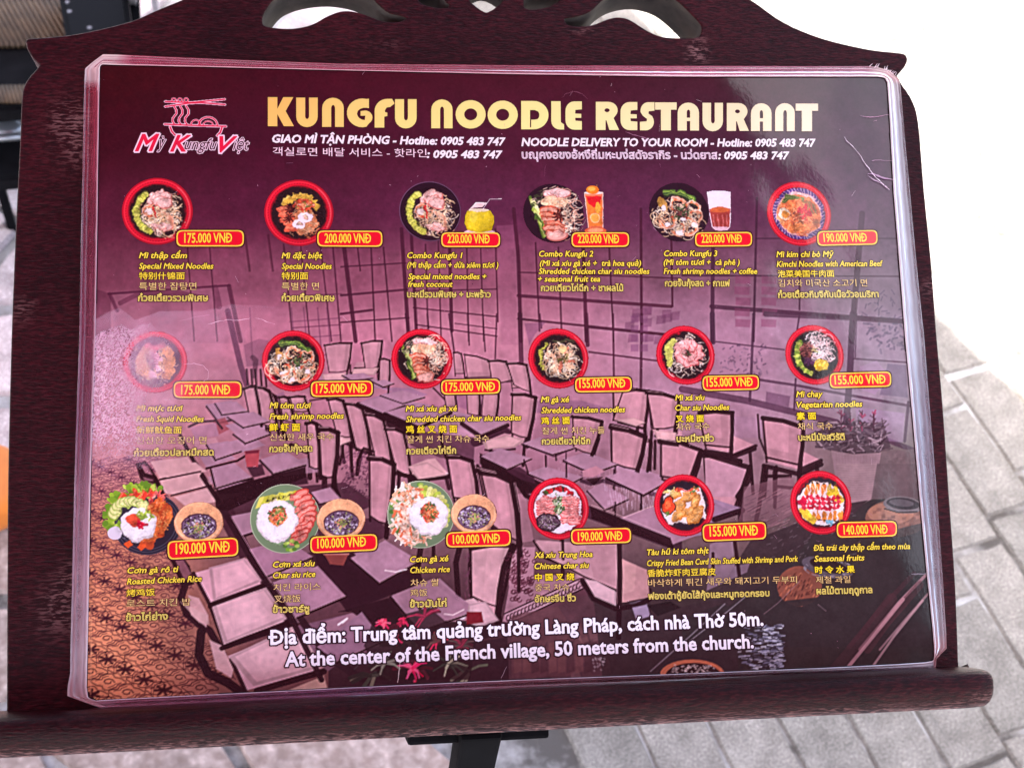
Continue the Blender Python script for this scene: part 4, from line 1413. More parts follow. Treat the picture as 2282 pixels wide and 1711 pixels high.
    for cx, cy, n, rr_, cs in [(790, 700, 9, 34, [(214, 40, 84), (240, 90, 120)]), (888, 690, 8, 30, [(200, 40, 80), (150, 30, 60)]), (850, 772, 8, 34, [(206, 40, 80), (120, 30, 50)]),
                               (985, 660, 11, 80, [(96, 30, 48), (140, 44, 70), (64, 50, 52)]), (1040, 780, 9, 60, [(170, 40, 72), (90, 60, 60)]), (930, 905, 12, 72, [(232, 30, 90), (190, 20, 64), (250, 80, 124)]),
                               (800, 880, 10, 80, [(70, 74, 66), (120, 120, 110), (46, 46, 44)]), (1100, 880, 11, 90, [(96, 96, 84), (150, 150, 130), (54, 56, 50)]), (700, 880, 7, 60, [(60, 50, 56), (100, 96, 96)]),
                               (1160, 800, 9, 70, [(120, 40, 60), (80, 60, 62)])]:
        for k in range(n):
            b = r.uniform(0, 6.28)
            e = (cx + math.cos(b) * rr_, cy + math.sin(b) * rr_ * .7)
            m_ = ((cx + e[0]) / 2 + r.uniform(-8, 8), (cy + e[1]) / 2 - 8)
            c_ = r.choice(cs)
            L([(cx, cy), m_], 13, c_, .95); L([m_, e], 7, c_, .95)
            L([(cx, cy), m_, e], 2, tuple(np.minimum(np.array(c_) * 1.5, 255)), .6)
    use('Q4')
    ch2([(20, 340), (212, 330), (158, 620), (24, 565)], 14, (206, 158, 170))
    L([(218, 330), (176, 430), (156, 540), (148, 650), (160, 720)], 26, DK, .95)
    seatp([(8, 606), (90, 590), (152, 680), (60, 712), (0, 690)], (206, 166, 178))
    G([(0, 640), (70, 640), (80, 690), (0, 700)], (120, 10, 26), .9)
    ch2([(66, -20), (210, 28), (246, 310), (122, 232)], 18)
    for i in range(30):
        x = r.uniform(178, 320); y = r.uniform(370, 560)
        L([(x + 11 * math.cos(t), y + 9 * math.sin(t)) for t in np.linspace(0, 5, 7)], 4.5, (84, 36, 54), .85)
    G([(176, 652), (520, 492), (548, 528), (202, 694)], (190, 148, 166), .9)
    for i in range(20):
        s = i / 19
        x, y = 196 + 330 * s, 668 - 150 * s
        L([(x + 9 * math.cos(t), y + 13 * math.sin(t)) for t in np.linspace(0, 4.8, 6)], 4.5, (54, 20, 32), .9)
    L([(176, 650), (520, 490)], 5, DK, .85); L([(202, 696), (550, 530)], 5, DK, .85)
    L([(244, 330), (246, 540)], 16, DK, .92)
    G([(190, 712), (560, 560), (640, 640), (640, 960), (200, 960)], (92, 60, 70), .85)
    for i in range(22):
        x, y = r.uniform(220, 640), r.uniform(690, 930)
        G([(x, y), (x + 40, y - 14), (x + 60, y + 40), (x + 14, y + 56)], r.choice([(124, 84, 88), (76, 50, 60), (104, 68, 74), (140, 100, 104)]), .4)
    G([(600, 600), (860, 590), (900, 640), (1280, 560), (1280, 960), (640, 960)], (58, 44, 50), .75)
    G([(330, 302), (470, 312), (716, 316), (706, 538), (545, 482), (380, 380)], (196, 148, 162))
    G([(560, 330), (712, 330), (704, 520), (600, 480)], (180, 132, 146), .6)
    L([(452, 300), (455, 390)], 14, DK, .85)
    L([(330, 372), (450, 420), (560, 478), (705, 538)], 9, DK, .85)
    seatp([(546, 486), (610, 492), (706, 548), (704, 612), (600, 572)], (216, 176, 190))
    G([(728, 392), (850, 442), (862, 572), (730, 596)], (184, 136, 142)); G([(728, 392), (800, 420), (790, 540), (730, 560)], (206, 158, 160), .5)
    L([(546, 492), (596, 578), (700, 626), (800, 612), (862, 580)], 22, (36, 12, 22), .95)
    L([(718, 290), (722, 480), (716, 760)], 24, (34, 10, 20), .95); L([(706, 320), (709, 600)], 3, HL, .5)
    G([(780, 620), (850, 606), (866, 660), (800, 680)], (176, 156, 190), .8)
    G([(850, 610), (960, 590), (1010, 620), (900, 660)], (30, 24, 28), .9)
    # --- lower right (K3, L3)
    use('K3')
    G([(-20, 830), (110, 880), (40, 1100), (-20, 1100)], SEAT2)
    L([(-20, 830), (120, 880), (60, 1050)], 26, DK)
    chair([(110, 640), (322, 640), (318, 862), (150, 845)], [(140, 855), (330, 785), (478, 850), (345, 905)], [[(320, 640), (318, 890)]], w=22)
    L([(150, 885), (350, 915), (470, 870)], 26, DK)
    G([(150, 935), (420, 990), (372, 1180), (150, 1180)], (186, 138, 158))
    L([(140, 900), (430, 990), (440, 1060), (360, 1180)], 34, DK)
    L([(440, 900), (460, 1161)], 22, DK)
    chair([(522, 672), (785, 732), (762, 975), (545, 925)], [(530, 945), (780, 885), (900, 945), (760, 1005)], [[(770, 700), (765, 1010)]], w=26)
    L([(530, 980), (760, 1035), (900, 970)], 30, DK)
    for p in ([(545, 1000), (530, 1180)], [(600, 1020), (600, 1180)], [(760, 1020), (755, 1100)], [(870, 980), (880, 1050)]): L(p, 28, DK)
    L([(620, 1110), (720, 1120)], 14, DK)
    for p in ([(490, 650), (500, 800), (540, 900)],): L(p, 14, DK, .8)
    G([(850, 780), (960, 700), (1300, 700), (1350, 860), (1200, 920), (980, 890), (870, 850)], (66, 50, 62), .65)
    for i in range(210):
        x, y = r.uniform(900, 1310), r.uniform(700, 900)
        a = r.uniform(-3.1, 0.2)
        l = r.uniform(30, 80)
        L([(x, y), (x + math.cos(a) * l, y + math.sin(a) * l * .6)], r.uniform(6, 12), r.choice([(58, 42, 54), (110, 92, 104), (84, 62, 74), (160, 136, 150)]), .8)
    for cx in (1030, 1090, 1165, 1240):
        for i in range(16):
            y = r.uniform(640, 760)
            a = r.uniform(-2.6, -.5)
            L([(cx, y), (cx + math.cos(a) * 28, y + math.sin(a) * 24)], 9, r.choice([(150, 70, 100), (90, 56, 76), (70, 50, 62)]), .8)
    G([(965, 880), (1100, 905), (1290, 895), (1240, 1180), (1010, 1180)], (146, 118, 128))
    for k in range(22):
        y = 910 + k * 12
        L([(975 + k * 2, y), (1100, y + 12), (1285 - k * 2, y)], 4, (140, 108, 120), .6)
    for k in range(16):
        x = 975 + k * 20
        L([(x, 900), (x + (1120 - x) * .15, 1180)], 3, (136, 106, 118), .5)
    G([(1290, 885), (1500, 872), (1540, 1180), (1245, 1180)], (112, 92, 98), .9)
    for i in range(60):
        x, y = r.uniform(1290, 1500), r.uniform(900, 1160)
        G([(x, y), (x + 30, y - 6), (x + 36, y + 20), (x + 4, y + 24)], r.choice([(124, 102, 108), (98, 78, 84)]), .35)
    use('L3')
    G([(1000, -20), (1260, -20), (1225, 215), (1095, 235), (1050, 120)], (150, 122, 130))
    for k in range(16):
        y = -10 + k * 15
        L([(1010, y), (1120, y + 10), (1250 - k, y)], 4, (136, 106, 118), .6)
    G([(1262, -20), (1540, -20), (1560, 210), (1225, 205)], (100, 82, 88), .9)
    L([(530, 0), (500, 250), (480, 340)], 28, DK); L([(610, 0), (600, 260)], 22, DK); L([(440, 0), (350, 260)], 30, DK)
    L([(620, 130), (700, 140)], 14, DK); L([(540, 60), (700, 60)], 22, DK)
    G([(0, 200), (120, 180), (400, 270), (210, 360), (200, 430), (0, 460)], (150, 120, 150), .9)
    L([(210, 340), (390, 280)], 36, DK)
    G([(400, 130), (700, 60), (820, 250), (500, 430), (330, 420), (380, 300)], (132, 92, 106), .6)
    for i in range(60):
        x, y = r.uniform(400, 700), r.uniform(160, 400)
        L([(x, y), (x + 50, y - 24)], 5, r.choice([(160, 116, 128), (100, 66, 82)]), .5)
    G([(1225, 210), (1560, 210), (1640, 1164), (0, 1164), (0, 980), (330, 860), (460, 640)], (50, 46, 49), .92)
    G([(440, 480), (700, 380), (1000, 250), (1200, 215), (1060, 360), (860, 430), (620, 700), (300, 900), (200, 860)], (58, 46, 52), .9)
    G([(180, 500), (330, 440), (340, 640), (440, 620), (420, 680), (160, 800)], (166, 136, 164), .55)
    L([(340, 480), (370, 700)], 24, DK); L([(200, 560), (200, 700)], 20, DK)
    for i in range(60):
        x, y = r.uniform(540, 1150), r.uniform(300, 620)
        L([(x, y), (x + r.uniform(5, 25), y - r.uniform(0, 12))], 4, (150, 140, 150), .35)
    cv.ell((760, 830), 165, 190, (140, 78, 62), .0)
    cv.T = T
    def EL(c, rx, ry, col, a=1.0, rot=0.0, soft=0.0007):
        t = np.linspace(0, 2 * math.pi, 28, endpoint=False)
        cv.poly([(c[0] + rx * math.cos(q) * math.cos(rot) - ry * math.sin(q) * math.sin(rot),
                  c[1] + rx * math.cos(q) * math.sin(rot) + ry * math.sin(q) * math.cos(rot)) for q in t], col, a, soft)
    EL((1390, 330), 205, 120, (124, 84, 74), 1)
    EL((1350, 300), 150, 70, (168, 118, 100), .7)
    for i in range(40):
        x, y = r.uniform(1220, 1540), r.uniform(260, 400)
        G([(x, y), (x + 26, y - 4), (x + 24, y + 16), (x, y + 20)], r.choice([(178, 124, 108), (96, 60, 56)]), .35)
    EL((1430, 245), 130, 55, (112, 102, 108), 1, 0.1)
    EL((1430, 238), 108, 38, (58, 52, 58), 1, 0.1)
    EL((1420, 232), 80, 24, (104, 96, 104), .7, 0.1)
    L([(1310, 270), (1400, 295), (1520, 290)], 8, (40, 32, 34))
    G([(1190, 380), (1230, 460), (1560, 440), (1560, 360), (1400, 400)], (52, 46, 49), .75)
    EL((760, 770), 145, 130, (136, 78, 64), 1)
    for i in range(80):
        a, q = r.uniform(0, 6.28), r.uniform(0, 1) ** .5
        x, y = 760 + math.cos(a) * 130 * q, 785 + math.sin(a) * 105 * q
        L([(x, y), (x - 8, y + 14)], 9, r.choice([(196, 120, 90), (110, 56, 44), (84, 40, 36), (160, 90, 70)]), .7)
    EL((940, 650), 170, 62, (92, 84, 96), 1, 0.25)
    EL((950, 640), 128, 42, (44, 34, 40), 1, 0.25)
    for i in range(50):
        t = r.uniform(0, 6.28)
        x, y = 940 + math.cos(t) * 150, 652 + math.sin(t) * 52
        L([(x, y), (x + 10, y + 8)], 6, (150, 142, 160), .6)
    G([(620, 870), (900, 840), (1100, 700), (1160, 760), (960, 900), (620, 900)], (50, 46, 49), .9)
    for p, w, c in [([(0, 1164), (300, 930), (420, 830)], 6, (170, 160, 175)), ([(530, 950), (620, 880), (760, 740)], 4, (150, 120, 130)), ([(880, 890), (930, 930)], 4, (150, 130, 140))]:
        L(p, w, c, .6)
    for p, w, c, a in [([(1585, 690), (1400, 880), (1150, 1180)], 20, (170, 126, 136), .8), ([(1600, 810), (1450, 980), (1280, 1180)], 14, (150, 116, 124), .8),
                       ([(1540, 760), (1330, 1000), (1200, 1180)], 50, (92, 52, 60), .5), ([(1500, 690), (1300, 900), (1080, 1164)], 30, (84, 44, 54), .4)]:
        L(p, w, c, a)
    use('P2')
    L([(1690, -10), (1560, 150), (1450, 285)], 15, (180, 132, 142), .85)
    L([(1775, -5), (1650, 150), (1555, 285)], 10, (172, 136, 144), .8)
    L([(1640, -10), (1520, 150), (1400, 290)], 50, (86, 48, 56), .4)
    G([(0, 60), (200, 20), (340, 240), (250, 320), (0, 330)], (104, 66, 74), .8)
    for i in range(9):
        x = 10 + i * 38
        G([(x, 180 + (i % 2) * 40), (x + 30, 170), (x + 34, 300), (x, 310)], r.choice([(120, 78, 80), (80, 50, 58)]), .6)
    for i in range(330):
        x = 1160 - abs(r.gauss(0, 80))
        y = 100 + r.uniform(0, 190)
        if x < 960: continue
        L([(x, y), (x + r.uniform(8, 26), y + r.uniform(-3, 5))], r.uniform(3, 8), r.choice([(176, 178, 206), (120, 122, 150), (70, 70, 90), (210, 212, 232), (44, 40, 50)]), .7)
    EL((780, 315), 140, 66, (196, 112, 84), 1)
    EL((785, 322), 122, 58, (46, 26, 28), 1)
    for i in range(60):
        x, y = r.uniform(690, 880), r.uniform(270, 310)
        L([(x, y), (x + 4, y + 2)], 5, (220, 200, 200), .7)
    L([(600, 300), (780, 140), (920, 10)], 5, (160, 150, 165), .6)
    for i in range(30):
        x, y = r.uniform(350, 400), r.uniform(240, 300)
        L([(x, y), (x + 3, y + 3)], 4, (170, 160, 170), .6)
    # --- soft drop shadows of the stickers are part of the artwork
    cv.T = lambda p: p
    g = np.random.default_rng(12)

    def cloud(k):
        z = g.normal(0, 1, (cv.ny // k + 3, cv.nx // k + 3))
        yy, xx = np.arange(cv.ny) / k, np.arange(cv.nx) / k
        y0, x0 = yy.astype(int), xx.astype(int)
        fy, fx = (yy - y0)[:, None], (xx - x0)[None, :]
        return (z[y0][:, x0] * (1 - fx) + z[y0][:, x0 + 1] * fx) * (1 - fy) + (z[y0 + 1][:, x0] * (1 - fx) + z[y0 + 1][:, x0 + 1] * fx) * fy
    cv.c *= (1 + .035 * cloud(26) + .03 * cloud(9) + .025 * cloud(4))[..., None]
    soft = Canvas.__new__(Canvas)
    soft.c = cv.c.copy()
    soft.blur(4)
    cv.c = cv.c + 0.9 * (cv.c - soft.c)
    m = cv.c.mean(2, keepdims=True)
    cv.c = cv.c * np.where(m < 110, .80 + .20 * m / 110, 1)
    cv.c[..., 2] *= .94
    cv.grain(1.6, 2)
    Ep = E

    def mask(X, Y):
        ins = np.zeros(X.shape, bool)
        n = len(Ep)
        for i in range(n):
            x1, y1 = Ep[i]
            x2, y2 = Ep[(i + 1) % n]
            if y1 == y2: continue
            ins ^= ((y1 > Y) != (y2 > Y)) & (X < (x2 - x1) * (Y - y1) / (y2 - y1) + x1)
        return ins
    cv.build('printed_photo', Z_PRINT, M_PRINT, MENU, mask, label='purple tinted dining room photograph printed across the menu')


background()


# ------------------------------------------------------------------ dish photographs
CRM, PNK, PNK2, RED, ORG = (246, 222, 180), (240, 170, 150), (252, 206, 196), (214, 34, 34), (238, 120, 60)
GRN, LGRN, YLW, WHT, BRW = (96, 130, 40), (176, 190, 70), (238, 206, 60), (248, 240, 236), (90, 50, 40)


def noodles(cv, c, rx, ry, n, rr, cols=((250, 224, 180), (240, 200, 150), (255, 236, 205), (214, 160, 116))):
    for i in range(n):
        a, q = rr.uniform(0, 6.28), rr.uniform(0, 1) ** .5
        x, y = c[0] + math.cos(a) * rx * q, c[1] + math.sin(a) * ry * q
        cv.arc((x, y), rr.uniform(.06, .22), rr.uniform(0, 6.28), rr.uniform(0, 6.28), .028, rr.choice(cols), .95, 7)


def slices(cv, pts, rx, ry, rot, col=(246, 196, 182), edge=(206, 110, 96)):
    for (x, y) in pts:
        cv.ell((x, y), rx, ry, edge, 1, rot=rot)
        cv.ell((x - .012, y + .015), rx * .88, ry * .82, col, 1, rot=rot)
        cv.ell((x - .03, y + .03), rx * .5, ry * .4, tuple(min(255, v + 8) for v in col), .6, rot=rot)


def shrimp(cv, x, y, s, a):
    t = np.linspace(a, a + 3.7, 9)
    for k in range(8):
        w = s * (.55 - k * .045)
        cv.arc((x, y), s, t[k], t[k + 1], w, (240, 120, 72) if k % 2 else (250, 172, 130), 1, 3)
    cv.arc((x, y), s * 1.12, a + .3, a + 3.0, s * .16, (252, 220, 200), .9)
    cv.ell((x + math.cos(a + 3.8) * s, y + math.sin(a + 3.8) * s), s * .26, s * .16, (214, 60, 36))


def bits(cv, c, rx, ry, n, rr, cols, w=.035, l=.06):
    for i in range(n):
        a, q = rr.uniform(0, 6.28), rr.uniform(0, 1) ** .5
        x, y = c[0] + math.cos(a) * rx * q, c[1] + math.sin(a) * ry * q
        b = rr.uniform(0, 6.28)
        cv.line([(x, y), (x + math.cos(b) * l, y + math.sin(b) * l)], w, rr.choice(cols))


def star(cv, x, y, s):
    for k in range(8):
        a = k * math.pi / 4 + .2
        cv.line([(x, y), (x + math.cos(a) * s, y + math.sin(a) * s)], s * .3, (70, 20, 20))
    cv.ell((x, y), s * .3, s * .3, (120, 50, 40))


def red_bowl(cv, rr, inner=(26, 18, 22), purple=False):
    cv.ell((0, 0), 1.0, 1.0, (214, 20, 44), n=48)
    cv.ring((0, 0), .92, .05, (238, 40, 60), 1)
    cv.ring((0, 0), .97, .03, (150, 8, 28), .8)
    for k in range(70):                              # the fine key pattern inside the rim
        a = k * 2 * math.pi / 70
        cv.ell((math.cos(a) * .885, math.sin(a) * .885), .016, .016, (150, 10, 30), .9, n=6)
    cv.arc((0, 0), .9, -.5, .9, .035, (255, 120, 120), .6, 12)
    cv.ell((0, 0), .82, .82, (120, 14, 26), n=40)
    cv.ell((.0, .0), .78, .78, inner, n=40)
    if purple:
        cv.ell((0, 0), .80, .80, (70, 44, 110), n=40)
        for k in range(46):
            a = k * 2 * math.pi / 46
            cv.line([(math.cos(a) * .70, math.sin(a) * .70), (math.cos(a + .07) * .79, math.sin(a + .07) * .79)], .022, (214, 170, 190))
        cv.ell((0, 0), .69, .69, (236, 176, 170), n=40)


def top_mixed(cv, rr, k=1.0, ox=0.0, oy=0.0):
    P = lambda x, y: (x * k + ox, y * k + oy)
    noodles(cv, P(.18, -.12), .52 * k, .52 * k, 150, rr)
    for i, a in enumerate(np.linspace(2.2, 4.3, 12)):
        x, y = P(-.02 + math.cos(a) * .58, -.02 + math.sin(a) * .62)
        cv.ell((x, y), .13 * k, .075 * k, (206, 206, 80) if i % 2 else (226, 224, 104), rot=a + 1.2)
        cv.arc((x, y), .11 * k, 0, 3, .02, (120, 140, 40), .8)
    slices(cv, [P(-.14 + i * .10, .48 - abs(i - 2) * .05) for i in range(5)], .20 * k, .13 * k, 1.0)
    slices(cv, [P(.12, .30), P(.22, .24)], .24 * k, .19 * k, .1)
    shrimp(cv, *P(-.24, .02), .17 * k, 1.2)
    cv.ell(P(-.26, .0), .11 * k, .10 * k, (252, 226, 214))
    cv.line([P(-.12, .14), P(-.05, -.14)], .06 * k, (214, 30, 36))
    for i in range(8):
        cv.line([P(.0 + i * .05, .02 - i * .02), P(.42, -.16 - i * .055)], .05 * k, [(244, 190, 150), (226, 150, 116), (252, 216, 180)][i % 3])
    slices(cv, [P(-.02, -.46), P(.12, -.48), P(.26, -.44)], .17 * k, .075 * k, -.5)
    bits(cv, P(.0, -.52), .2 * k, .14 * k, 18, rr, [(250, 220, 196), (230, 160, 140)])


def top_special(cv, rr):
    for a in np.linspace(.2, 2.6, 8):
        x, y = .02 + math.cos(a) * .46, .08 + math.sin(a) * .42
        cv.poly([(x - .13, y - .05), (x - .03, y + .14), (x + .14, y + .06), (x + .05, y - .12)], (226, 178, 66))
        cv.line([(x - .1, y), (x, y + .11)], .02, (250, 226, 130))
    cv.ell((.12, -.28), .40, .34, (226, 132, 84))
    noodles(cv, (.14, -.3), .38, .32, 70, rr, ((240, 170, 120), (226, 130, 80), (250, 200, 150)))
    for i in range(5):
        cv.ell((-.44 + i * .05, .12 - i * .15), .20, .10, (236, 96, 66), rot=.1)
        cv.ell((-.46 + i * .05, .15 - i * .15), .15, .05, (248, 140, 100), .9, rot=.1)
    cv.ell((.12, .22), .34, .17, (226, 90, 56))
    bits(cv, (.12, .22), .32, .15, 60, rr, [(250, 160, 110), (206, 50, 36), (252, 214, 190), (120, 130, 50)], .03, .05)
    for (x, y) in ((.16, -.12), (.0, -.34)):
        cv.ell((x, y), .20, .145, (252, 240, 246), rot=-.15)
        cv.ell((x + .02, y), .095, .07, (206, 150, 130))
        cv.ell((x + .02, y), .06, .045, (240, 206, 170))
    star(cv, -.28, .12, .13); star(cv, -.30, -.16, .13)


def top_charsiu(cv, rr, k=1.0):
    P = lambda x, y: (x * k, y * k)
    noodles(cv, P(.22, 0), .58 * k, .66 * k, 190, rr, ((252, 226, 190), (240, 196, 160), (226, 160, 130), (255, 240, 214)))
    for i in range(9):                                # pak choi
        cv.line([P(-.62 + i * .02, .45 - i * .07), P(-.30 + i * .03, -.66 + i * .03)], .08 * k, [(74, 110, 34), (150, 170, 60), (206, 214, 120), (50, 80, 30)][i % 4], .95)
    cv.line([P(-.5, .3), P(-.3, -.2)], .09 * k, (220, 226, 140))
    for i in range(60):
        a = rr.uniform(1.2, 2.9)
        q = rr.uniform(.5, .72)
        x, y = P(math.cos(a) * q, math.sin(a) * q)
        cv.line([(x, y), (x + .1 * k, y + .04 * k)], .02 * k, rr.choice([(60, 70, 40), (236, 206, 176), (40, 40, 30)]))
    slices(cv, [P(-.1 + i * .11, .60 - abs(i - 2) * .03) for i in range(5)], .17 * k, .11 * k, .2, (250, 206, 196))
    cv.ell(P(.05, .32), .38 * k, .16 * k, (246, 206, 160))
    bits(cv, P(.08, .3), .36 * k, .15 * k, 46, rr, [(252, 226, 190), (226, 150, 110), (246, 190, 150)], .03, .09)
    for i in range(6):
        x, y = P(-.10 + i * .03, .08 - i * .13)
        cv.ell((x, y), .30 * k, .115 * k, (206, 84, 56), rot=-.12)
        cv.ell((x, y - .02), .27 * k, .085 * k, (244, 150, 116) if i % 2 else (250, 176, 146), rot=-.12)
    slices(cv, [P(.08, -.62)], .30 * k, .16 * k, .1, (250, 184, 166))
    star(cv, .16 * k, -.08 * k, .17 * k)


def top_shrimp(cv, rr, k=1.0):
    P = lambda x, y: (x * k, y * k)
    noodles(cv, P(-.15, -.15), .6 * k, .45 * k, 130, rr)
    noodles(cv, P(.3, -.3), .4 * k, .35 * k, 60, rr)
    for i in range(5):
        cv.line([P(-.40, .62 - i * .035), P(.1, .60 - i * .03), P(.52, .38 - i * .05)], .07 * k, [(70, 110, 40), (150, 180, 70), (40, 70, 36), (110, 140, 60), (30, 44, 30)][i], .95)
    cv.ell(P(-.52, .30), .07 * k, .15 * k, (190, 140, 60)); cv.ell(P(-.40, .18), .08 * k, .14 * k, (214, 160, 80), rot=.4)
    for (x, y, s, a) in [(-.02, .22, .20, .4), (.40, .12, .20, 5.6), (-.34, -.26, .21, 3.2), (.26, -.42, .23, 4.4), (-.05, -.5, .16, 3.6), (.5, -.1, .15, 5.2)]:
        shrimp(cv, *P(x, y), s * k, a)
    for (x, y) in ((-.44, .12), (-.34, -.36), (-.02, -.6), (.42, -.36), (.1, -.2)):
        cv.ell(P(x, y), .085 * k, .07 * k, (250, 236, 232))
    bits(cv, P(.08, 0), .2 * k, .18 * k, 60, rr, [(40, 70, 36), (90, 120, 60), (24, 30, 26), (130, 60, 60)], .035, .08)


def top_kimchi(cv, rr):
    cv.ell((0, -.02), .66, .62, (230, 120, 66), n=40)
    noodles(cv, (.02, -.05), .55, .5, 130, rr, ((240, 150, 90), (226, 110, 60), (250, 180, 120), (206, 90, 60)))
    for i in range(9):
        cv.line([(-.5 + i * .02, .36 + i * .03), (-.1, .46 + i * .012), (.2, .50 - i * .01)], .035, [(90, 110, 50), (60, 80, 40), (130, 140, 70)][i % 3])
        cv.line([(.12 + i * .05, .46 - i * .02), (.36 + i * .03, .05 - i * .01)], .03, [(110, 100, 50), (150, 110, 60), (190, 80, 50)][i % 3])
    cv.ell((-.46, .0), .16, .19, (250, 226, 190)); cv.ell((-.44, -.02), .10, .12, (238, 150, 60))
    bits(cv, (.16, .02), .16, .18, 30, rr, [(214, 30, 50), (190, 20, 40), (240, 70, 70)], .06, .08)
    bits(cv, (-.1, -.12), .3, .2, 40, rr, [(190, 90, 60), (120, 60, 50), (250, 190, 140)], .03, .08)
    cv.ell((.1, -.42), .42, .12, (240, 140, 70), .6)


def top_squid(cv, rr):
    noodles(cv, (0, -.05), .6, .55, 120, rr, ((236, 200, 150), (226, 180, 120), (240, 214, 170)))
    for i in range(10):
        a = 2.0 + i * .25
        cv.ell((math.cos(a) * .46, math.sin(a) * .42), .17, .12, (214, 170, 120), rot=a)
    for i in range(7):
        cv.ell((.36 + (i % 3) * .07, .34 - i * .13), .16, .11, (226, 160, 96), rot=i)
    for i in range(10):
        cv.ell((-.30 + i * .062, .48 + .06 * math.sin(i)), .05, .11, (220, 110, 120))
        cv.ell((-.1 + (i % 4) * .07, .3 - i * .08), .10, .06, (240, 200, 206), rot=i)
    cv.ell((-.02, .05), .13, .30, (236, 186, 196))
    for i in range(6): cv.line([(-.14, .26 - i * .09), (.12, .24 - i * .09)], .02, (200, 110, 130))


def top_chicken(cv, rr):
    noodles(cv, (.12, -.1), .52, .54, 170, rr, ((252, 230, 190), (240, 206, 160), (255, 240, 214), (226, 170, 130)))
    for i in range(10):
        a = 2.3 + i * .16
        cv.poly([(math.cos(a) * .62 - .05, math.sin(a) * .58 - .05), (math.cos(a) * .62 - .02, math.sin(a) * .58 + .09), (math.cos(a) * .62 + .12, math.sin(a) * .58 + .03)], (214, 210, 90) if i % 2 else (190, 190, 70))
    for i in range(14):
        cv.line([(-.2 + i * .06, .55 + .04 * math.sin(i)), (.2 + i * .02, .62)], .03, (74, 80, 50), .8)
    for i in range(12):
        a = -2.4 + i * .34
        cv.line([(.1, 0), (.1 + math.cos(a) * .44, .0 + math.sin(a) * .42)], .075, [(250, 216, 176), (240, 190, 150), (228, 120, 90), (252, 232, 206)][i % 4], .9)
    cv.poly([(-.02, .58), (.12, .3), (.2, .46)], (252, 226, 196))
    cv.ell((.14, .3), .14, .12, (244, 206, 140))
    bits(cv, (.14, -.03), .16, .13, 40, rr, [(90, 90, 40), (60, 50, 30), (140, 120, 50)], .03, .05)


def top_pork(cv, rr):
    noodles(cv, (.0, -.05), .62, .6, 120, rr, ((250, 220, 190), (240, 190, 170), (255, 236, 220)))
    for i in range(9):
        a = 2.2 + i * .18
        cv.ell((-.06 + math.cos(a) * .52, math.sin(a) * .58), .13, .09, (206, 206, 96), rot=a)
    for ring_, n in ((.36, 9), (.18, 6)):
        for i in range(n):
            a = i * 2 * math.pi / n + ring_
            x, y = .12 + math.cos(a) * ring_, .06 + math.sin(a) * ring_
            slices(cv, [(x, y)], .19, .12, a + 1.3, (250, 178, 170), (214, 90, 90))
    bits(cv, (.08, .04), .1, .1, 34, rr, [(70, 100, 60), (50, 60, 40), (150, 60, 60)], .035, .06)


def top_veg(cv, rr):
    noodles(cv, (.24, .2), .42, .46, 130, rr, ((252, 222, 214), (244, 196, 190), (255, 238, 232)))
    for i in range(14):
        a = 2.4 + i * .16
        cv.ell((math.cos(a) * .60, math.sin(a) * .60), .11, .075, [(120, 150, 50), (196, 206, 90)][i % 2], rot=a)
    cv.ell((-.26, .12), .2, .28, (100, 48, 44))
    bits(cv, (-.26, .12), .2, .28, 70, rr, [(130, 66, 56), (60, 26, 30), (170, 100, 90)], .035, .07)
    bits(cv, (-.2, -.2), .14, .1, 20, rr, [(60, 30, 60), (90, 50, 80)], .04, .06)
    cv.ell((.18, -.34), .24, .19, (240, 196, 30))
    bits(cv, (.18, -.34), .22, .17, 60, rr, [(250, 220, 60), (226, 170, 20), (255, 236, 110)], .04, .02)
    bits(cv, (-.02, .14), .1, .1, 14, rr, [(80, 110, 60), (180, 150, 100)], .03, .06)


def rice(cv, c, r, rr):
    cv.ell(c, r, r, (226, 214, 214), n=40)
    cv.ell((c[0] - .02, c[1] + .03), r * .93, r * .92, (250, 246, 248), n=40)
    bits(cv, c, r * .93, r * .93, 150, rr, [(255, 255, 255), (232, 224, 226), (244, 238, 240)], .02, .035)


def plate_green(cv, rr):
    cv.ell((0, 0), 1, 1, (150, 164, 128), n=48)
    cv.ell((0, .0), .965, .965, (112, 138, 100), n=48)
    cv.ring((0, 0), .985, .02, (214, 222, 196), .8)


def top_charsiu_rice(cv, rr):
    plate_green(cv, rr)
    for i in range(9):
        x = -.74 + i * .14
        cv.poly([(x - .1, .30 + i * .035), (x + .02, .62 + i * .025), (x + .16, .66 + i * .02), (x + .08, .36 + i * .03)], [(226, 220, 100), (196, 196, 60), (210, 210, 84)][i % 3])
    for i in range(6):
        cv.poly([(-.55 + i * .16, .50 + i * .03), (-.50 + i * .16, .58 + i * .03), (-.43 + i * .16, .54 + i * .03)], (52, 56, 24))
    for i in range(9):
        x, y = .42 + .22 * math.sin(i * .42), .68 - i * .16
        cv.ell((x, y), .30, .13, (196, 60, 50), rot=.45)
        cv.ell((x - .02, y - .02), .27, .10, (248, 140, 122), rot=.45)
        cv.line([(x - .18, y - .06), (x + .16, y + .08)], .02, (252, 196, 180), .8)
    rice(cv, (-.22, -.05), .60, rr)
    cv.ell((-.20, .08), .26, .27, (226, 110, 60), .75)
    bits(cv, (-.20, .08), .25, .27, 120, rr, [(236, 110, 50), (60, 110, 50), (210, 40, 40), (250, 190, 130), (110, 150, 70)], .04, .04)
    for i in range(20):
        a = rr.uniform(0, 6.28)
        cv.ell((.16 + math.cos(a) * .17, -.78 + math.sin(a) * .12), .07, .05, rr.choice([(120, 176, 50), (180, 210, 90), (80, 130, 40)]))


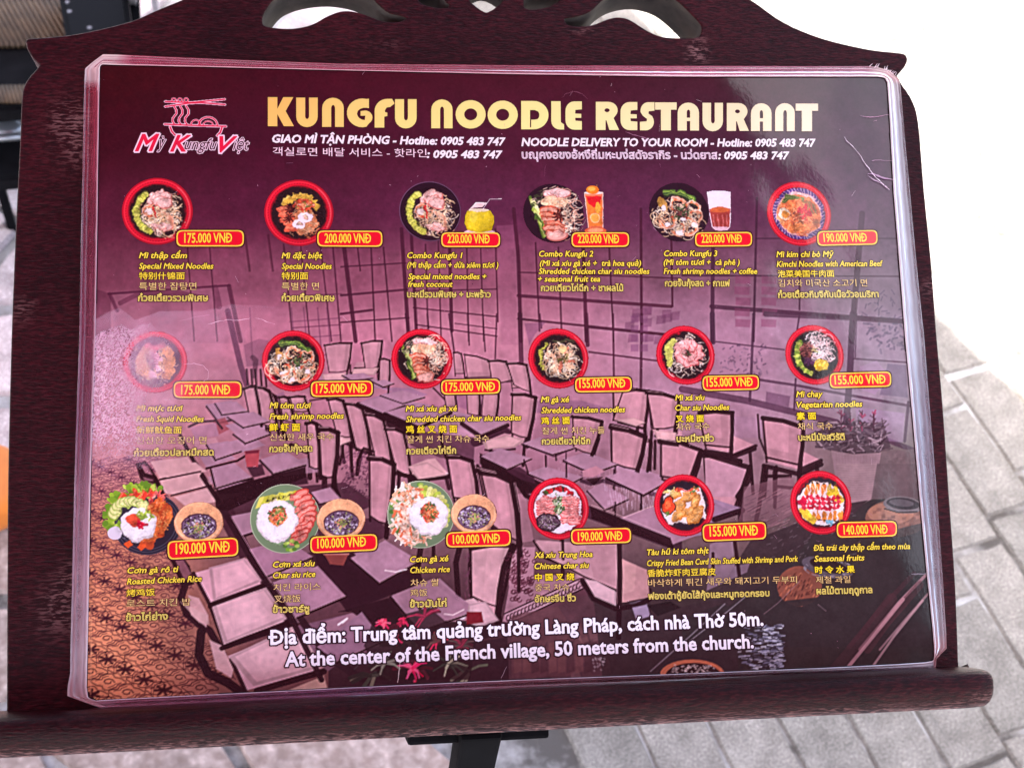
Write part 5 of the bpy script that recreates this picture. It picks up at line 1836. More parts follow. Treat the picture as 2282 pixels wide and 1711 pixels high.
def top_chicken_rice(cv, rr):
    plate_green(cv, rr)
    for i in range(40):
        a = rr.uniform(1.5, 4.2)
        q = rr.uniform(.6, .9)
        cv.ell((math.cos(a) * q, math.sin(a) * q), .08, .06, rr.choice([(96, 150, 50), (60, 110, 40), (150, 186, 80)]))
    for i in range(12):
        a = 1.55 - i * .18
        cv.ell((math.cos(a) * .70, math.sin(a) * .70), .17, .10, [(214, 216, 110), (176, 196, 70), (230, 232, 150)][i % 3], rot=a)
    bits(cv, (-.40, .42), .46, .40, 100, rr, [(250, 216, 190), (240, 180, 140), (255, 236, 220), (214, 120, 80)], .075, .16)
    bits(cv, (-.55, -.25), .26, .50, 80, rr, [(250, 216, 190), (244, 190, 160), (255, 240, 226), (226, 110, 70)], .075, .16)
    bits(cv, (-.2, -.72), .4, .14, 40, rr, [(250, 210, 180), (240, 150, 110), (255, 236, 220)], .05, .14)
    rice(cv, (.24, -.06), .56, rr)
    cv.ell((.24, .02), .25, .30, (226, 110, 60), .75)
    bits(cv, (.24, .02), .24, .30, 110, rr, [(236, 100, 50), (60, 110, 50), (214, 50, 40), (250, 180, 120)], .04, .04)


def top_roast(cv, rr):
    cv.ell((.12, -.18), .92, .86, (34, 34, 48), n=48)
    for k in (.98, .9, .82): cv.ring((.12, -.18), .92 * k, .012, (150, 160, 180), .6, ry=.86 * k)
    for i in range(90):
        a = rr.uniform(.9, 3.9)
        q = rr.uniform(.62, 1.02)
        cv.ell((-.10 + math.cos(a) * q * .95, .12 + math.sin(a) * q * .8), rr.uniform(.07, .13), rr.uniform(.05, .09), rr.choice([(150, 186, 50), (96, 140, 36), (196, 214, 90), (120, 160, 40)]), rot=a)
    for (x, y) in ((-.55, .56), (-.25, .66), (.0, .62), (-.68, .26), (.18, .66)):
        cv.poly([(x - .15, y - .08), (x - .02, y + .15), (x + .16, y + .02), (x + .04, y - .14)], (226, 60, 40))
        cv.line([(x - .1, y - .04), (x, y + .1)], .03, (250, 130, 90))
    bits(cv, (.35, .40), .24, .26, 60, rr, [(236, 110, 100), (206, 60, 60), (250, 170, 150)], .06, .08)
    for i in range(9):
        a = 2.9 - i * .26
        x, y = -.34 + math.cos(a) * .44, .02 + math.sin(a) * .42
        cv.ell((x, y), .18, .16, (150, 176, 70)); cv.ell((x, y), .155, .135, (226, 228, 150)); cv.ell((x, y), .08, .07, (206, 210, 130), .8)
    cv.ell((-.75, -.42), .2, .18, (226, 216, 226))
    for i in range(12):
        cv.ell((.32 + .3 * math.sin(i * .5), .28 - i * .085), .26, .15, [(226, 100, 44), (240, 130, 60), (206, 80, 40)][i % 3], rot=1.0 + i * .1)
    cv.poly([(-.05, -.72), (.5, -.55), (.62, -.25), (.3, -.2), (.0, -.5)], (230, 110, 50))
    bits(cv, (.34, -.1), .3, .5, 60, rr, [(250, 160, 90), (196, 70, 30), (244, 130, 70)], .04, .1)
    rice(cv, (-.12, -.20), .47, rr)
    cv.ell((-.24, -.08), .2, .18, (230, 80, 50)); bits(cv, (.06, .08), .16, .1, 20, rr, [(170, 190, 70), (120, 150, 50)], .05, .06)
    for k in range(6):
        a = k * math.pi / 3
        cv.ell((-.04 + math.cos(a) * .08, -.2 + math.sin(a) * .08), .07, .07, (220, 16, 50))
    for (x, y) in ((-.40, -.72), (-.05, -.80)): cv.poly([(x - .12, y), (x + .02, y + .12), (x + .14, y), (x, y - .12)], (236, 90, 40))


def top_platter(cv, rr):
    red_bowl(cv, rr, (236, 226, 230))
    for i in range(40):
        a = rr.uniform(.6, 2.5)
        cv.ell((math.cos(a) * .52, .14 + math.sin(a) * .5), .08, .07, rr.choice([(190, 20, 34), (150, 14, 24), (60, 90, 40), (40, 40, 30), (226, 60, 60)]))
    for j in range(9):
        for sg in (-1, 1):
            x, y = sg * .38, .30 - j * .095
            cv.ell((x, y), .34, .075, (206, 60, 60), rot=-.12 * sg)
            cv.ell((x, y + .012), .31, .05, (248, 150, 142), rot=-.12 * sg)
            cv.line([(x - .24, y + .02), (x + .22, y + .03)], .014, (252, 210, 200))
    bits(cv, (.0, .1), .16, .3, 60, rr, [(70, 110, 60), (120, 150, 90), (50, 70, 40), (200, 210, 170)], .04, .08)
    cv.ell((-.34, -.42), .39, .30, (34, 20, 26)); cv.ell((-.34, -.42), .33, .25, (90, 60, 76))
    bits(cv, (-.34, -.42), .31, .23, 110, rr, [(214, 190, 206), (40, 20, 30), (150, 150, 120), (120, 90, 110)], .03, .04)
    cv.line([(.0, -.70), (.38, -.66)], .08, (250, 230, 240))


def top_fried(cv, rr):
    red_bowl(cv, rr, (30, 24, 34))
    cv.poly([(-.6, .48), (.55, .52), (.72, .1), (.68, -.46), (-.55, -.58), (-.76, -.1)], (250, 232, 226))
    for (x, y, a) in [(-.3, .3, .5), (-.1, .0, .9), (.16, .26, .4), (.40, .1, 1.0), (.1, -.22, .3), (.44, -.26, .8), (-.2, -.34, .5), (.3, -.42, .2)]:
        cv.ell((x, y), .26, .15, (206, 120, 40), rot=a)
        cv.ell((x - .02, y + .02), .23, .12, (244, 170, 90), rot=a)
        cv.line([(x - .12, y - .06), (x + .12, y + .08)], .03, (252, 206, 140), .8)
    cv.line([(-.3, .5), (.1, .44), (.3, .5)], .05, (226, 60, 40)); bits(cv, (.4, .46), .16, .08, 20, rr, [(60, 120, 50), (240, 90, 50)], .04, .06)
    cv.ell((-.5, .0), .25, .28, (60, 30, 26)); cv.ell((-.5, .0), .21, .24, (226, 70, 36)); cv.ell((-.53, .04), .1, .12, (244, 110, 60))
    bits(cv, (-.56, -.2), .08, .05, 12, rr, [(110, 140, 50), (70, 110, 40)], .05, .05)
    bits(cv, (-.45, .4), .2, .1, 16, rr, [(240, 200, 110), (250, 226, 150)], .06, .08)


def top_fruit(cv, rr):
    red_bowl(cv, rr, (40, 30, 40))
    cv.ell((0, -.03), .77, .70, (250, 226, 220))
    for i in range(6):
        x = -.42 + i * .18
        cv.ell((x, .42 + .04 * math.sin(i)), .07, .2, (240, 120, 40) if i < 4 else (248, 200, 40), rot=-.25)
        cv.line([(x - .02, .52), (x + .02, .30)], .03, (252, 220, 180), .9)
        cv.ell((x + .03, .60), .04, .04, (60, 60, 40))
        cv.ell((x + .12, -.45 + .03 * math.sin(i * 2)), .07, .17, (244, 140, 50), rot=-.25)
        cv.line([(x + .1, -.56), (x + .2, -.58)], .04, (50, 40, 36))
    for i in range(4): cv.ell((.42 + .07 * i, .34 - .1 * i), .14, .10, (250, 206, 50), rot=.6)
    for i in range(4): cv.ell((-.58 + .08 * i, -.28 - .09 * i), .16, .12, (250, 206, 60), rot=-.6)
    for j in range(3):
        for i in range(8):
            x, y = -.56 + i * .16, .16 - j * .15 + .03 * math.sin(i)
            cv.poly([(x - .09, y - .05), (x, y + .1), (x + .1, y - .02), (x + .01, y - .1)], [(220, 24, 56), (196, 14, 44), (236, 50, 76)][(i + j) % 3])
    cv.poly([(-.78, .1), (-.5, .12), (-.52, -.06), (-.76, -.02)], (206, 16, 60))
    bits(cv, (.2, -.62), .14, .05, 12, rr, [(90, 170, 190), (140, 200, 220)], .06, .06)


def black_bowl(cv, rr, ring_=True):
    cv.ell((0, 0), 1, 1, (28, 12, 26), n=48)
    if ring_: cv.ring((0, 0), .975, .022, (150, 110, 140), .9)


def photo_look(cv, seed, amt=1.0, rim=.84, warp=1.0):
    g = np.random.default_rng(seed)

    def cl(k):
        z = g.normal(0, 1, (cv.ny // k + 3, cv.nx // k + 3))
        yy, xx = np.arange(cv.ny) / k, np.arange(cv.nx) / k
        y0, x0 = yy.astype(int), xx.astype(int)
        fy, fx = (yy - y0)[:, None], (xx - x0)[None, :]
        return (z[y0][:, x0] * (1 - fx) + z[y0][:, x0 + 1] * fx) * (1 - fy) + (z[y0 + 1][:, x0] * (1 - fx) + z[y0 + 1][:, x0 + 1] * fx) * fy
    X, Y = np.meshgrid(cv.x, cv.y)
    RR = np.hypot(X, Y)
    core = np.clip((rim - RR) / .1, 0, 1)
    I, J = np.meshgrid(np.arange(cv.nx), np.arange(cv.ny))
    I2 = np.clip(np.round(I + warp * core * (cl(9) * 1.9 + cl(4) * .9)), 0, cv.nx - 1).astype(int)
    J2 = np.clip(np.round(J + warp * core * (cl(9) * 1.9 + cl(4) * .9)), 0, cv.ny - 1).astype(int)
    cv.c = cv.c[J2, I2]
    lum = 1 + amt * core * (.11 * cl(12) + .10 * cl(5) + .09 * cl(2) - .05) + .05 * (Y - X)
    bright = np.clip((cv.c.min(2) - 190) / 40, 0, 1)
    lum = 1 + (lum - 1) * (1 - .8 * bright)
    cv.c = cv.c * lum[..., None]
    spark = (cl(2) > 2.0) & (cv.c.mean(2) > 120) & (core > .5)
    cv.c[spark] = cv.c[spark] * .5 + 124
    cv.blur(1)
    soft = Canvas.__new__(Canvas)
    soft.c = cv.c.copy()
    soft.blur(3)
    cv.c = cv.c + .7 * (cv.c - soft.c)


def dish(mark, r, painter, label, seed, res=4000):
    """one round photograph on the sheet; its own frame has radius 1"""
    sx, sy = mark
    c = sheet(sx, sy)
    rad = abs(sheet(sx + r, sy)[0] - sheet(sx - r, sy)[0]) / 2
    cv = Canvas(-1.08, -1.08, 1.08, 1.08, res * rad, a0=0.0)
    rr = random.Random(seed)
    painter(cv, rr)
    photo_look(cv, seed)
    return cv.build('dish_picture', Z_DISH, M_PRINT, MENU, ox=c[0], oy=c[1], unit=rad, label=label)


def P_red(top, **kw):
    def f(cv, rr):
        red_bowl(cv, rr, **kw)
        top(cv, rr)
    return f


def P_black(top, ring_=True, **kw):
    def f(cv, rr):
        black_bowl(cv, rr, ring_)
        top(cv, rr, **kw)
    return f


def sauce(cv, rr):
    cv.ell((0, 0), 1.0, .86, (226, 150, 110), n=44)
    cv.ell((0, .02), .95, .80, (250, 196, 150), n=44)
    cv.ell((0, .06), .88, .74, (244, 176, 126), n=44)
    cv.ell((.0, -.14), .72, .52, (70, 36, 50), n=40)
    cv.ell((.0, -.16), .68, .48, (110, 84, 110), n=40)
    bits(cv, (0, -.16), .64, .44, 170, rr, [(40, 20, 34), (200, 190, 214), (160, 170, 90), (60, 40, 50), (230, 220, 230)], .045, .05)
    bits(cv, (0, -.2), .22, .2, 40, rr, [(170, 180, 90), (230, 150, 130), (120, 130, 70)], .05, .05)


def coconut(cv, rr):
    cv.ell((0, -.78), .88, .17, (206, 130, 130)); cv.ell((0, -.74), .82, .13, (246, 200, 206))
    cv.poly([(-.78, .1), (-.62, .42), (.0, .50), (.62, .42), (.80, .1), (.80, -.3), (.66, -.68), (.0, -.80), (-.66, -.68), (-.80, -.3)], (206, 176, 20))
    cv.poly([(-.72, .1), (-.58, .36), (.0, .44), (.5, .36), (.58, .0), (.5, -.5), (.0, -.72), (-.58, -.6), (-.72, -.2)], (236, 206, 36), 1, .1)
    cv.ell((-.30, .05), .22, .3, (250, 230, 90), .5, .1)
    cv.ell((0, .44), .56, .10, (246, 226, 190))
    cv.poly([(-.5, .48), (-.15, .86), (.44, .84), (.2, .58), (-.2, .56)], (246, 206, 200)); cv.line([(-.5, .48), (-.15, .86), (.44, .84)], .05, (252, 232, 226))
    cv.line([(.22, .5), (.60, 1.04), (1.25, 1.06)], .06, (250, 226, 236))


def fruit_tea(cv, rr):
    for i in range(5): cv.line([(.10, 1.2), (.3 + i * .09, 2.1 - i * .08)], .035, [(120, 70, 60), (60, 30, 40), (170, 120, 90)][i % 3])
    cv.poly([(-.50, 1.0), (.50, 1.0), (.40, -1.0), (-.38, -1.0)], (236, 120, 80))
    cv.poly([(-.42, .8), (.42, .8), (.34, -.8), (-.33, -.8)], (244, 130, 50))
    cv.poly([(-.42, .8), (.42, .8), (.30, .38), (-.02, .22), (-.32, .40)], (216, 24, 34))
    cv.ell((0, -.35), .24, .26, (250, 170, 70)); cv.ring((0, -.35), .24, .05, (252, 210, 150)); cv.ell((.18, .2), .14, .3, (248, 180, 60))
    cv.line([(-.5, 1.0), (-.38, -1.0)], .05, (252, 220, 210)); cv.line([(.5, 1.0), (.40, -1.0)], .05, (252, 220, 210))
    cv.ell((0, 1.0), .54, .09, (252, 210, 200)); cv.ell((-.05, 1.16), .36, .24, (236, 120, 30)); cv.ell((-.1, 1.2), .2, .12, (250, 170, 70))
    cv.ell((0, -1.05), .60, .22, (230, 100, 60)); cv.ell((0, -1.02), .42, .12, (250, 160, 110))


def coffee(cv, rr):
    cv.poly([(-.62, 1.0), (.62, 1.0), (.56, .05), (.46, -.85), (.30, -1.0), (-.30, -1.0), (-.46, -.85), (-.56, .05)], (240, 206, 216))
    cv.poly([(-.56, .95), (.56, .95), (.53, .12), (-.53, .12)], (252, 230, 236)); cv.ell((0, .95), .60, .1, (250, 226, 236))
    cv.poly([(-.53, .12), (.53, .12), (.42, -.80), (-.42, -.80)], (170, 60, 50))
    cv.ell((0, .06), .50, .14, (206, 96, 50))
    for i in range(7): cv.line([(-.36 + i * .12, -.2), (-.30 + i * .10, -.86)], .04, [(230, 150, 150), (120, 40, 40)][i % 2], .7)
    cv.line([(-.55, -.1), (-.46, -.8)], .05, (252, 226, 236)); cv.line([(.55, -.1), (.46, -.8)], .05, (252, 226, 236))
    cv.ell((0, -.92), .34, .1, (236, 190, 200))


DISHES = [
    (S('M1', 1022, 265), 80, P_red(top_mixed), 'mixed noodles with sliced pork in a red bowl, top left', 1),
    (S('M1', 1940, 275), 78, P_red(top_special), 'noodles with squid rings and star anise in a red bowl', 2),
    (S('M2', 578, 265), 70, P_black(top_mixed, True, k=1.12, oy=0), 'mixed noodles in a thin rimmed black bowl', 3),
    (S('M2', 1378, 278), 68, P_black(top_charsiu, False, k=1.2), 'char siu noodles with pak choi and star anise, no bowl rim', 4),
    (S('M3', -20, 270), 67, P_black(top_shrimp, False, k=1.15), 'shrimp noodles in a black bowl beside the coffee glass', 5),
    (S('M3', 757, 280), 72, P_red(lambda c, r: top_kimchi(c, r), purple=True), 'orange kimchi noodle soup in a red bowl with patterned inner rim', 6),
    (S('K1', 1007, 310), 73, P_red(top_squid, inner=(60, 40, 60)), 'faded squid noodles in a red bowl under the fogged film', 7),
    (S('K1', 1903, 303), 71, P_red(top_shrimp), 'shrimp noodles in a red bowl', 8),
    (S('K2', 525, 290), 69, P_red(top_charsiu), 'char siu noodles with star anise in a red bowl', 9),
    (S('K2', 1410, 287), 68, P_red(top_chicken), 'shredded chicken noodles in a red bowl', 10),
    (S('K3', 22, 265), 66, P_red(top_pork), 'fanned pink pork slices in a red bowl', 11),
    (S('K3', 857, 263), 66, P_red(top_veg), 'vegetarian noodles with yellow corn in a red bowl', 12),
    (S('L1', 930, 325), 84, top_roast, 'roast chicken rice with lettuce and cucumber on a dark plate', 13),
    (S('L1', 1850, 335), 79, top_charsiu_rice, 'rice with char siu slices on a green plate', 14),
    (S('L2', 519, 307), 76, top_chicken_rice, 'rice with shredded chicken on a green plate', 15),
    (S('L2', 1410, 270), 69, top_platter, 'sliced meat platter in a red bowl', 16),
    (S('L3', 14, 248), 68, top_fried, 'fried bean curd rolls in a red bowl', 17),
    (S('L3', 898, 230), 69, top_fruit, 'sliced fruit in a red bowl', 18),
]
for a in DISHES: dish(*a)


def extra(name, mark, r, painter, label, seed, w=1.3, h=1.3, h2=None):
    sx, sy = mark
    c = sheet(sx, sy)
    rad = abs(sheet(sx + r, sy)[0] - sheet(sx - r, sy)[0]) / 2
    cv = Canvas(-w, -h, w, h2 or h, 4000 * rad, a0=0.0)
    painter(cv, random.Random(seed))
    photo_look(cv, seed, .5, 2.0, .3)
    cv.build(name, Z_TAG - 0.00002, M_PRINT, MENU, ox=c[0], oy=c[1], unit=rad, label=label)


extra('coconut_picture', S('M2', 896, 310), 42, coconut, 'yellow fresh coconut with a white straw', 20)
extra('fruit_tea_picture', S('M2', 1645, 265), 42, fruit_tea, 'tall glass of orange and red fruit tea', 21, .8, 1.3, 2.3)
extra('coffee_picture', S('M3', 245, 263), 44, coffee, 'glass of iced coffee with white foam', 22, .8, 1.15)
extra('sauce_bowl_picture', S('L1', 1290, 362), 56, sauce, 'peach coloured bowl of dark dipping sauce beside the roast chicken', 23, 1.05, .95)
extra('sauce_bowl_picture', S('L1', 2212, 340), 55, sauce, 'peach coloured bowl of dark dipping sauce beside the char siu rice', 24, 1.05, .95)
extra('sauce_bowl_picture', S('L2', 862, 305), 52, sauce, 'peach coloured bowl of dark dipping sauce beside the chicken rice', 25, 1.05, .95)


# ------------------------------------------------------------------ lettering
class Ink:
    """collects flat coloured faces of one printed part"""

    def __init__(self): self.V, self.F, self.C, self.n = [], [], [], 0

    def add(self, V, F, col):
        self.V.append(V)
        self.F += [[q + self.n for q in f] for f in F]
        self.C.append(np.tile(lin(col) * 0.97, (len(V), 1)) if np.ndim(col) == 1 else col)
        self.n += len(V)

    def poly(self, marks, z, col):
        p = sheet_arr(marks)
        self.add(np.c_[p, np.full(len(p), z)], [list(range(len(p)))[::-1]], col)

    def build(self, name, parent, label=None):
        V = np.concatenate(self.V)
        C = np.concatenate(self.C)
        me = bpy.data.meshes.new(name)
        me.from_pydata(V.tolist(), [], self.F)
        a = me.attributes.new('Col', 'FLOAT_COLOR', 'POINT')
        c = np.ones((len(V), 4), np.float32)
        c[:, :3] = C
        a.data.foreach_set('color', c.ravel())
        o = link(name, me, M_PRINT, parent, label=label)
        if parent is MENU: put(o, MB)
        else: o.matrix_parent_inverse = Matrix.Identity(4)
        return o


_cache = {}
_pending = []


def stroke(P, E, r, z):
    """flat ribbons of half width r along the outline edges E of the points P"""
    a, b = P[E[:, 0]], P[E[:, 1]]
    d = b - a
    L = np.linalg.norm(d, axis=1)
    ok = L > 1e-7
    a, b, d, L = a[ok], b[ok], d[ok], L[ok]
    u = d / L[:, None]
    n = np.stack([-u[:, 1], u[:, 0]], 1) * r
    e = u * r * 0.75
    m = len(a)
    V = np.stack([a - e - n, b + e - n, b + e + n, a - e + n], 1).reshape(-1, 2)
    zz = np.repeat(z - 0.0000012 * ((np.arange(m) * 17) % 41), 4)
    F = (np.arange(m)[:, None] * 4 + np.arange(4)).tolist()
    return np.c_[V, zz], F


def glyphs(txt, off, shear, res):
    k = (txt, round(off, 4), shear)
    if k not in _cache:
        cu = bpy.data.curves.new('t', 'FONT')
        cu.body = txt
        cu.offset = off
        cu.shear = shear
        cu.resolution_u = res
        cu.fill_mode = 'FRONT'
        o = bpy.data.objects.new('t', cu)
        COL.objects.link(o)
        _cache[k] = o
    return k


def fetch_all():
    bpy.context.view_layer.update()
    dg = bpy.context.evaluated_depsgraph_get()
    for k, o in list(_cache.items()):
        if isinstance(o, tuple): continue
        me = bpy.data.meshes.new_from_object(o.evaluated_get(dg))
        n = len(me.vertices)
        co = np.zeros(n * 3)
        me.vertices.foreach_get('co', co)
        F = [list(p.vertices) for p in me.polygons]
        if any('\u0e00' <= ch <= '\u0e7f' for ch in k[0]):
            # thai letters: take the outlines themselves, their thin strokes close up from both sides
            cv_ = o.to_curve(dg)
            P_, E_ = [], []
            for sp in cv_.splines:
                bp_ = sp.bezier_points
                n0 = len(P_)
                for i in range(len(bp_)):
                    A, B_ = bp_[i], bp_[(i + 1) % len(bp_)]
                    straight = (A.handle_right - A.co).length < 1e-4 and (B_.handle_left - B_.co).length < 1e-4
                    for t in ((0.0,) if straight else (0.0, .33, .67)):
                        s_ = 1 - t
                        v = A.co * s_ ** 3 + A.handle_right * 3 * s_ * s_ * t + B_.handle_left * 3 * s_ * t * t + B_.co * t ** 3
                        P_.append((v.x, v.y, 0.0))
                m_ = len(P_) - n0
                E_ += [(n0 + i, n0 + (i + 1) % m_) for i in range(m_)]
            o.to_curve_clear()
            if P_:
                _cache[k] = (np.array(P_), [], np.array(E_, int))
                cu = o.data
                bpy.data.objects.remove(o)
                bpy.data.curves.remove(cu)
                bpy.data.meshes.remove(me)
                continue
        cnt = {}
        for f in F:
            for i in range(len(f)):
                e = (f[i], f[(i + 1) % len(f)])
                e = e if e[0] < e[1] else (e[1], e[0])
                cnt[e] = cnt.get(e, 0) + 1
        E = np.array([e for e, c in cnt.items() if c == 1], int).reshape(-1, 2)
        _cache[k] = (co.reshape(-1, 3), F, E)
        cu = o.data
        bpy.data.objects.remove(o)
        bpy.data.curves.remove(cu)
        bpy.data.meshes.remove(me)


#          bold   shear outline  unit height  colour          outline colour
STY = {
    'name': (0.022, 0.22, 0.075, 0.72, (250, 226, 70), (40, 10, 20)),
    'cjk': (0.014, 0.0, 0.055, 0.90, (248, 222, 60), (44, 14, 22)),
    'cjkb': (0.024, 0.0, 0.065, 0.90, (250, 226, 40), (40, 12, 18)),
    'kor': (0.000, 0.0, 0.034, 0.88, (240, 206, 130), (50, 16, 26)),
    'thai': (0.028, 0.0, 0.060, 0.55, (246, 226, 110), (40, 10, 20)),
    'head': (0.036, 0.20, 0.0, 0.72, (250, 236, 238), None),
    'headk': (0.004, 0.0, 0.0, 0.88, (246, 214, 222), None),
    'headt': (0.029, 0.0, 0.0, 0.55, (246, 222, 232), None),
    'price': (0.022, 0.0, 0.0, 0.72, (250, 224, 60), None),
    'foot': (0.030, 0.0, 0.070, 0.72, (255, 252, 255), (36, 16, 26)),
    'logo': (0.022, 0.42, 0.060, 0.72, (226, 20, 60), (250, 214, 224)),
    'logos': (0.000, 0.36, 0.050, 0.72, (70, 10, 30), (250, 220, 230)),
}


_adv = {}
HORN = {'ơ': 'o', 'ờ': 'ò', 'ớ': 'ó', 'ở': 'ỏ', 'Đ': 'D', 'đ': 'd'}


def need(ch, res):
    base = HORN.get(ch, ch)
    if base != ' ': glyphs(base, 0.0, 0.0, res)
    glyphs('H' + base + 'H', 0.0, 0.0, res)
    glyphs('HH', 0.0, 0.0, res)


def layout(txt, shear, res):
    """one line of latin letters set letter by letter: points, faces, outline edges"""
    Vs, Fs, Es, n, x = [], [], [], 0, 0.0
    w = lambda k: _cache[(k, 0.0, 0.0)][0][:, 0].max() - _cache[(k, 0.0, 0.0)][0][:, 0].min()
    for ch in txt:
        base = HORN.get(ch, ch)
        adv = w('H' + base + 'H') - w('HH')
        if base != ' ':
            V, F, E = _cache[(base, 0.0, 0.0)]
            V = V[:, :2].copy()
            hi = V[:, 0].max()
            extra = None
            if ch == 'Đ': extra = [(-.10 + V[:, 0].min(), .32), (V[:, 0].min() + .30, .32), (V[:, 0].min() + .30, .39), (-.10 + V[:, 0].min(), .39)]
            elif ch == 'đ': extra = [(hi - .24, .60), (hi + .10, .60), (hi + .10, .66), (hi - .24, .66)]
            elif ch in HORN: extra = [(hi - .09, .40), (hi + .02, .45), (hi + .08, .56), (hi + .02, .58), (hi - .03, .50), (hi - .12, .46)]
            V[:, 0] += x
            Vs.append(V); Fs += [[i + n for i in f] for f in F]; Es.append(E + n); n += len(V)
            if extra:
                e = np.array(extra) + (x, 0)
                m = len(e)
                Vs.append(e); Fs.append(list(range(n, n + m))); Es.append(np.array([(n + i, n + (i + 1) % m) for i in range(m)])); n += m
        x += adv
    V = np.concatenate(Vs)
    V[:, 0] += V[:, 1] * shear
    return V, Fs, np.concatenate(Es)


def text(ink, p0, p1, h, txt, style, z=None, zo=None):
    """baseline from p0 to p1 (measured marks), letter height h in the same marks"""
    bold, shear, outl, unit, col, ocol = STY[style]
    if style == 'name': h *= 1.14
    res = 2 if style != 'foot' else 3
    latin = style in ('name', 'head', 'price', 'foot', 'logo', 'logos')
    if latin:
        for ch in set(txt): need(ch, res)
        k1 = ('L', txt, shear, res)
    else:
        k1 = glyphs(txt, 0.0, shear, res)
    _pending.append((ink, p0, p1, h, k1, bold, outl, unit, col, ocol, z if z is not None else Z_TXT, zo if zo is not None else Z_OUT))


def flush():
    fetch_all()
    for (ink, p0, p1, h, k1, bold, outl, unit, col, ocol, z, zo) in _pending:
        V, F, E = layout(*k1[1:]) if k1[0] == 'L' and len(k1) == 4 else _cache[k1]
        a, b = np.array(sheet(*p0)), np.array(sheet(*p1))
        d = b - a
        L = np.linalg.norm(d)
        u = d / L
        w = np.array([-u[1], u[0]])
        x0, x1 = V[:, 0].min(), V[:, 0].max()
        sx = L / (x1 - x0)
        hh = abs(sheet(p0[0], p0[1])[1] - sheet(p0[0], p0[1] - h)[1])
        sy = hh / unit
        q = a + np.outer((V[:, 0] - x0) * sx, u) + np.outer(V[:, 1] * sy, w)
        m = min(sx, sy * 1.1)
        if F: ink.add(np.c_[q, np.full(len(q), z)], F, col)
        if bold > 0:
            v, f = stroke(q, E, bold * m, z - 0.000003)
            ink.add(v, f, col)
        if ocol is not None:
            v, f = stroke(q, E, (bold + outl) * m, zo)
            ink.add(v, f, ocol)
    _pending.clear()


def s2(fr, x, y): return S(fr, x, y)


CAPS = []


def caption(label, rows):
    ink = Ink()
    for (p0, p1, h, t, st) in rows: text(ink, p0, p1, h, t, st)
    CAPS.append((ink, label))


def R1(fr, x0, x1, y, h, t, st, y1=None):
    k = FR[fr][2]
    return (S(fr, x0, y), S(fr, x1, y if y1 is None else y1), h / k, t, st)


def RS(x0, x1, y, h, t, st, y1=None):
    return ((x0, y), (x1, y if y1 is None else y1), h, t, st)


caption('caption of the mixed noodles, first of the top row', [
    R1('M1', 903, 1213, 570, 34, 'Mì thập cẩm', 'name'), R1('M1', 903, 1385, 639, 34, 'Special Mixed Noodles', 'name'),
    R1('M1', 903, 1198, 704, 46, '特别什锦面', 'cjk'), R1('M1', 903, 1275, 772, 48, '특별한 잡탕면', 'kor'), R1('M1', 897, 1350, 848, 33, 'ก๋วยเตี๋ยวรวมพิเศษ', 'thai')])
caption('caption of the special noodles', [
    R1('M1', 1828, 2090, 572, 34, 'Mì đặc biệt', 'name'), R1('M1', 1828, 2152, 640, 34, 'Special Noodles', 'name'),
    R1('M1', 1828, 1998, 704, 46, '特别面', 'cjk'), R1('M1', 1828, 2070, 772, 48, '특별한 면', 'kor'), R1('M1', 1828, 2170, 848, 33, 'ก๋วยเตี๋ยวพิเศษ', 'thai')])
caption('caption of combo 1', [
    R1('M2', 430, 788, 570, 34, 'Combo Kungfu 1', 'name'), R1('M2', 430, 1020, 632, 33, '(Mì thập cẩm + dừa xiêm tươi )', 'name'),
    R1('M2', 436, 943, 706, 33, 'Special mixed noodles +', 'name'), R1('M2', 436, 724, 756, 33, 'fresh coconut', 'name'), R1('M2', 430, 970, 824, 32, 'บะหมี่รวมพิเศษ + มะพร้าว', 'thai')])
caption('caption of combo 2', [
    R1('M2', 1285, 1635, 560, 34, 'Combo Kungfu 2', 'name'), R1('M2', 1290, 1945, 620, 33, '(Mì xá xíu gà xé +  trà hoa quả)', 'name'),
    R1('M2', 1283, 2000, 672, 33, 'Shredded chicken char siu noodles', 'name'), R1('M2', 1278, 1680, 722, 33, '+ seasonal fruit tea', 'name'),
    R1('M2', 1297, 1830, 783, 32, 'กวยเตียวไก่ฉีก + ชาผลไม้', 'thai')])
caption('caption of combo 3', [
    RS(1479.7, 1598.5, 571.5, 11.6, 'Combo Kungfu 3', 'name'), RS(1479, 1648, 590.8, 11.4, '(Mì tôm tươi +  cà phê )', 'name'),
    RS(1479, 1687, 610.8, 11.4, 'Fresh shrimp noodles + coffee', 'name'), RS(1482, 1626, 638.4, 11, 'กวยจั๊บกุ้งสด + กาแฟ', 'thai')])
caption('caption of the kimchi noodles', [
    R1('M3', 610, 980, 562, 34, 'Mì kim chi bò Mỹ', 'name', 560), R1('M3', 612, 1298, 625, 34, 'Kimchi Noodles with American Beef', 'name', 620),
    R1('M3', 620, 983, 688, 44, '泡菜美国牛肉面', 'cjk', 685), R1('M3', 622, 1197, 750, 46, '김치와 미국산 소고기 면', 'kor', 747), R1('M3', 622, 1270, 824, 32, 'ก๋วยเตี๋ยวกิมจิกับเนื้อวัวอเมริกา', 'thai', 820)])
caption('faded caption of the squid noodles', [
    R1('K1', 885, 1185, 628, 34, 'Mì mực tươi', 'name'), R1('K1', 885, 1322, 698, 34, 'Fresh Squid Noodles', 'name'),
    R1('K1', 885, 1178, 770, 46, '新鲜鱿鱼面', 'cjk'), R1('K1', 882, 1340, 838, 48, '신선한 오징어 면', 'kor'), R1('K1', 870, 1385, 920, 33, 'ก๋วยเตี๋ยวปลาหมึกสด', 'thai', 915)])
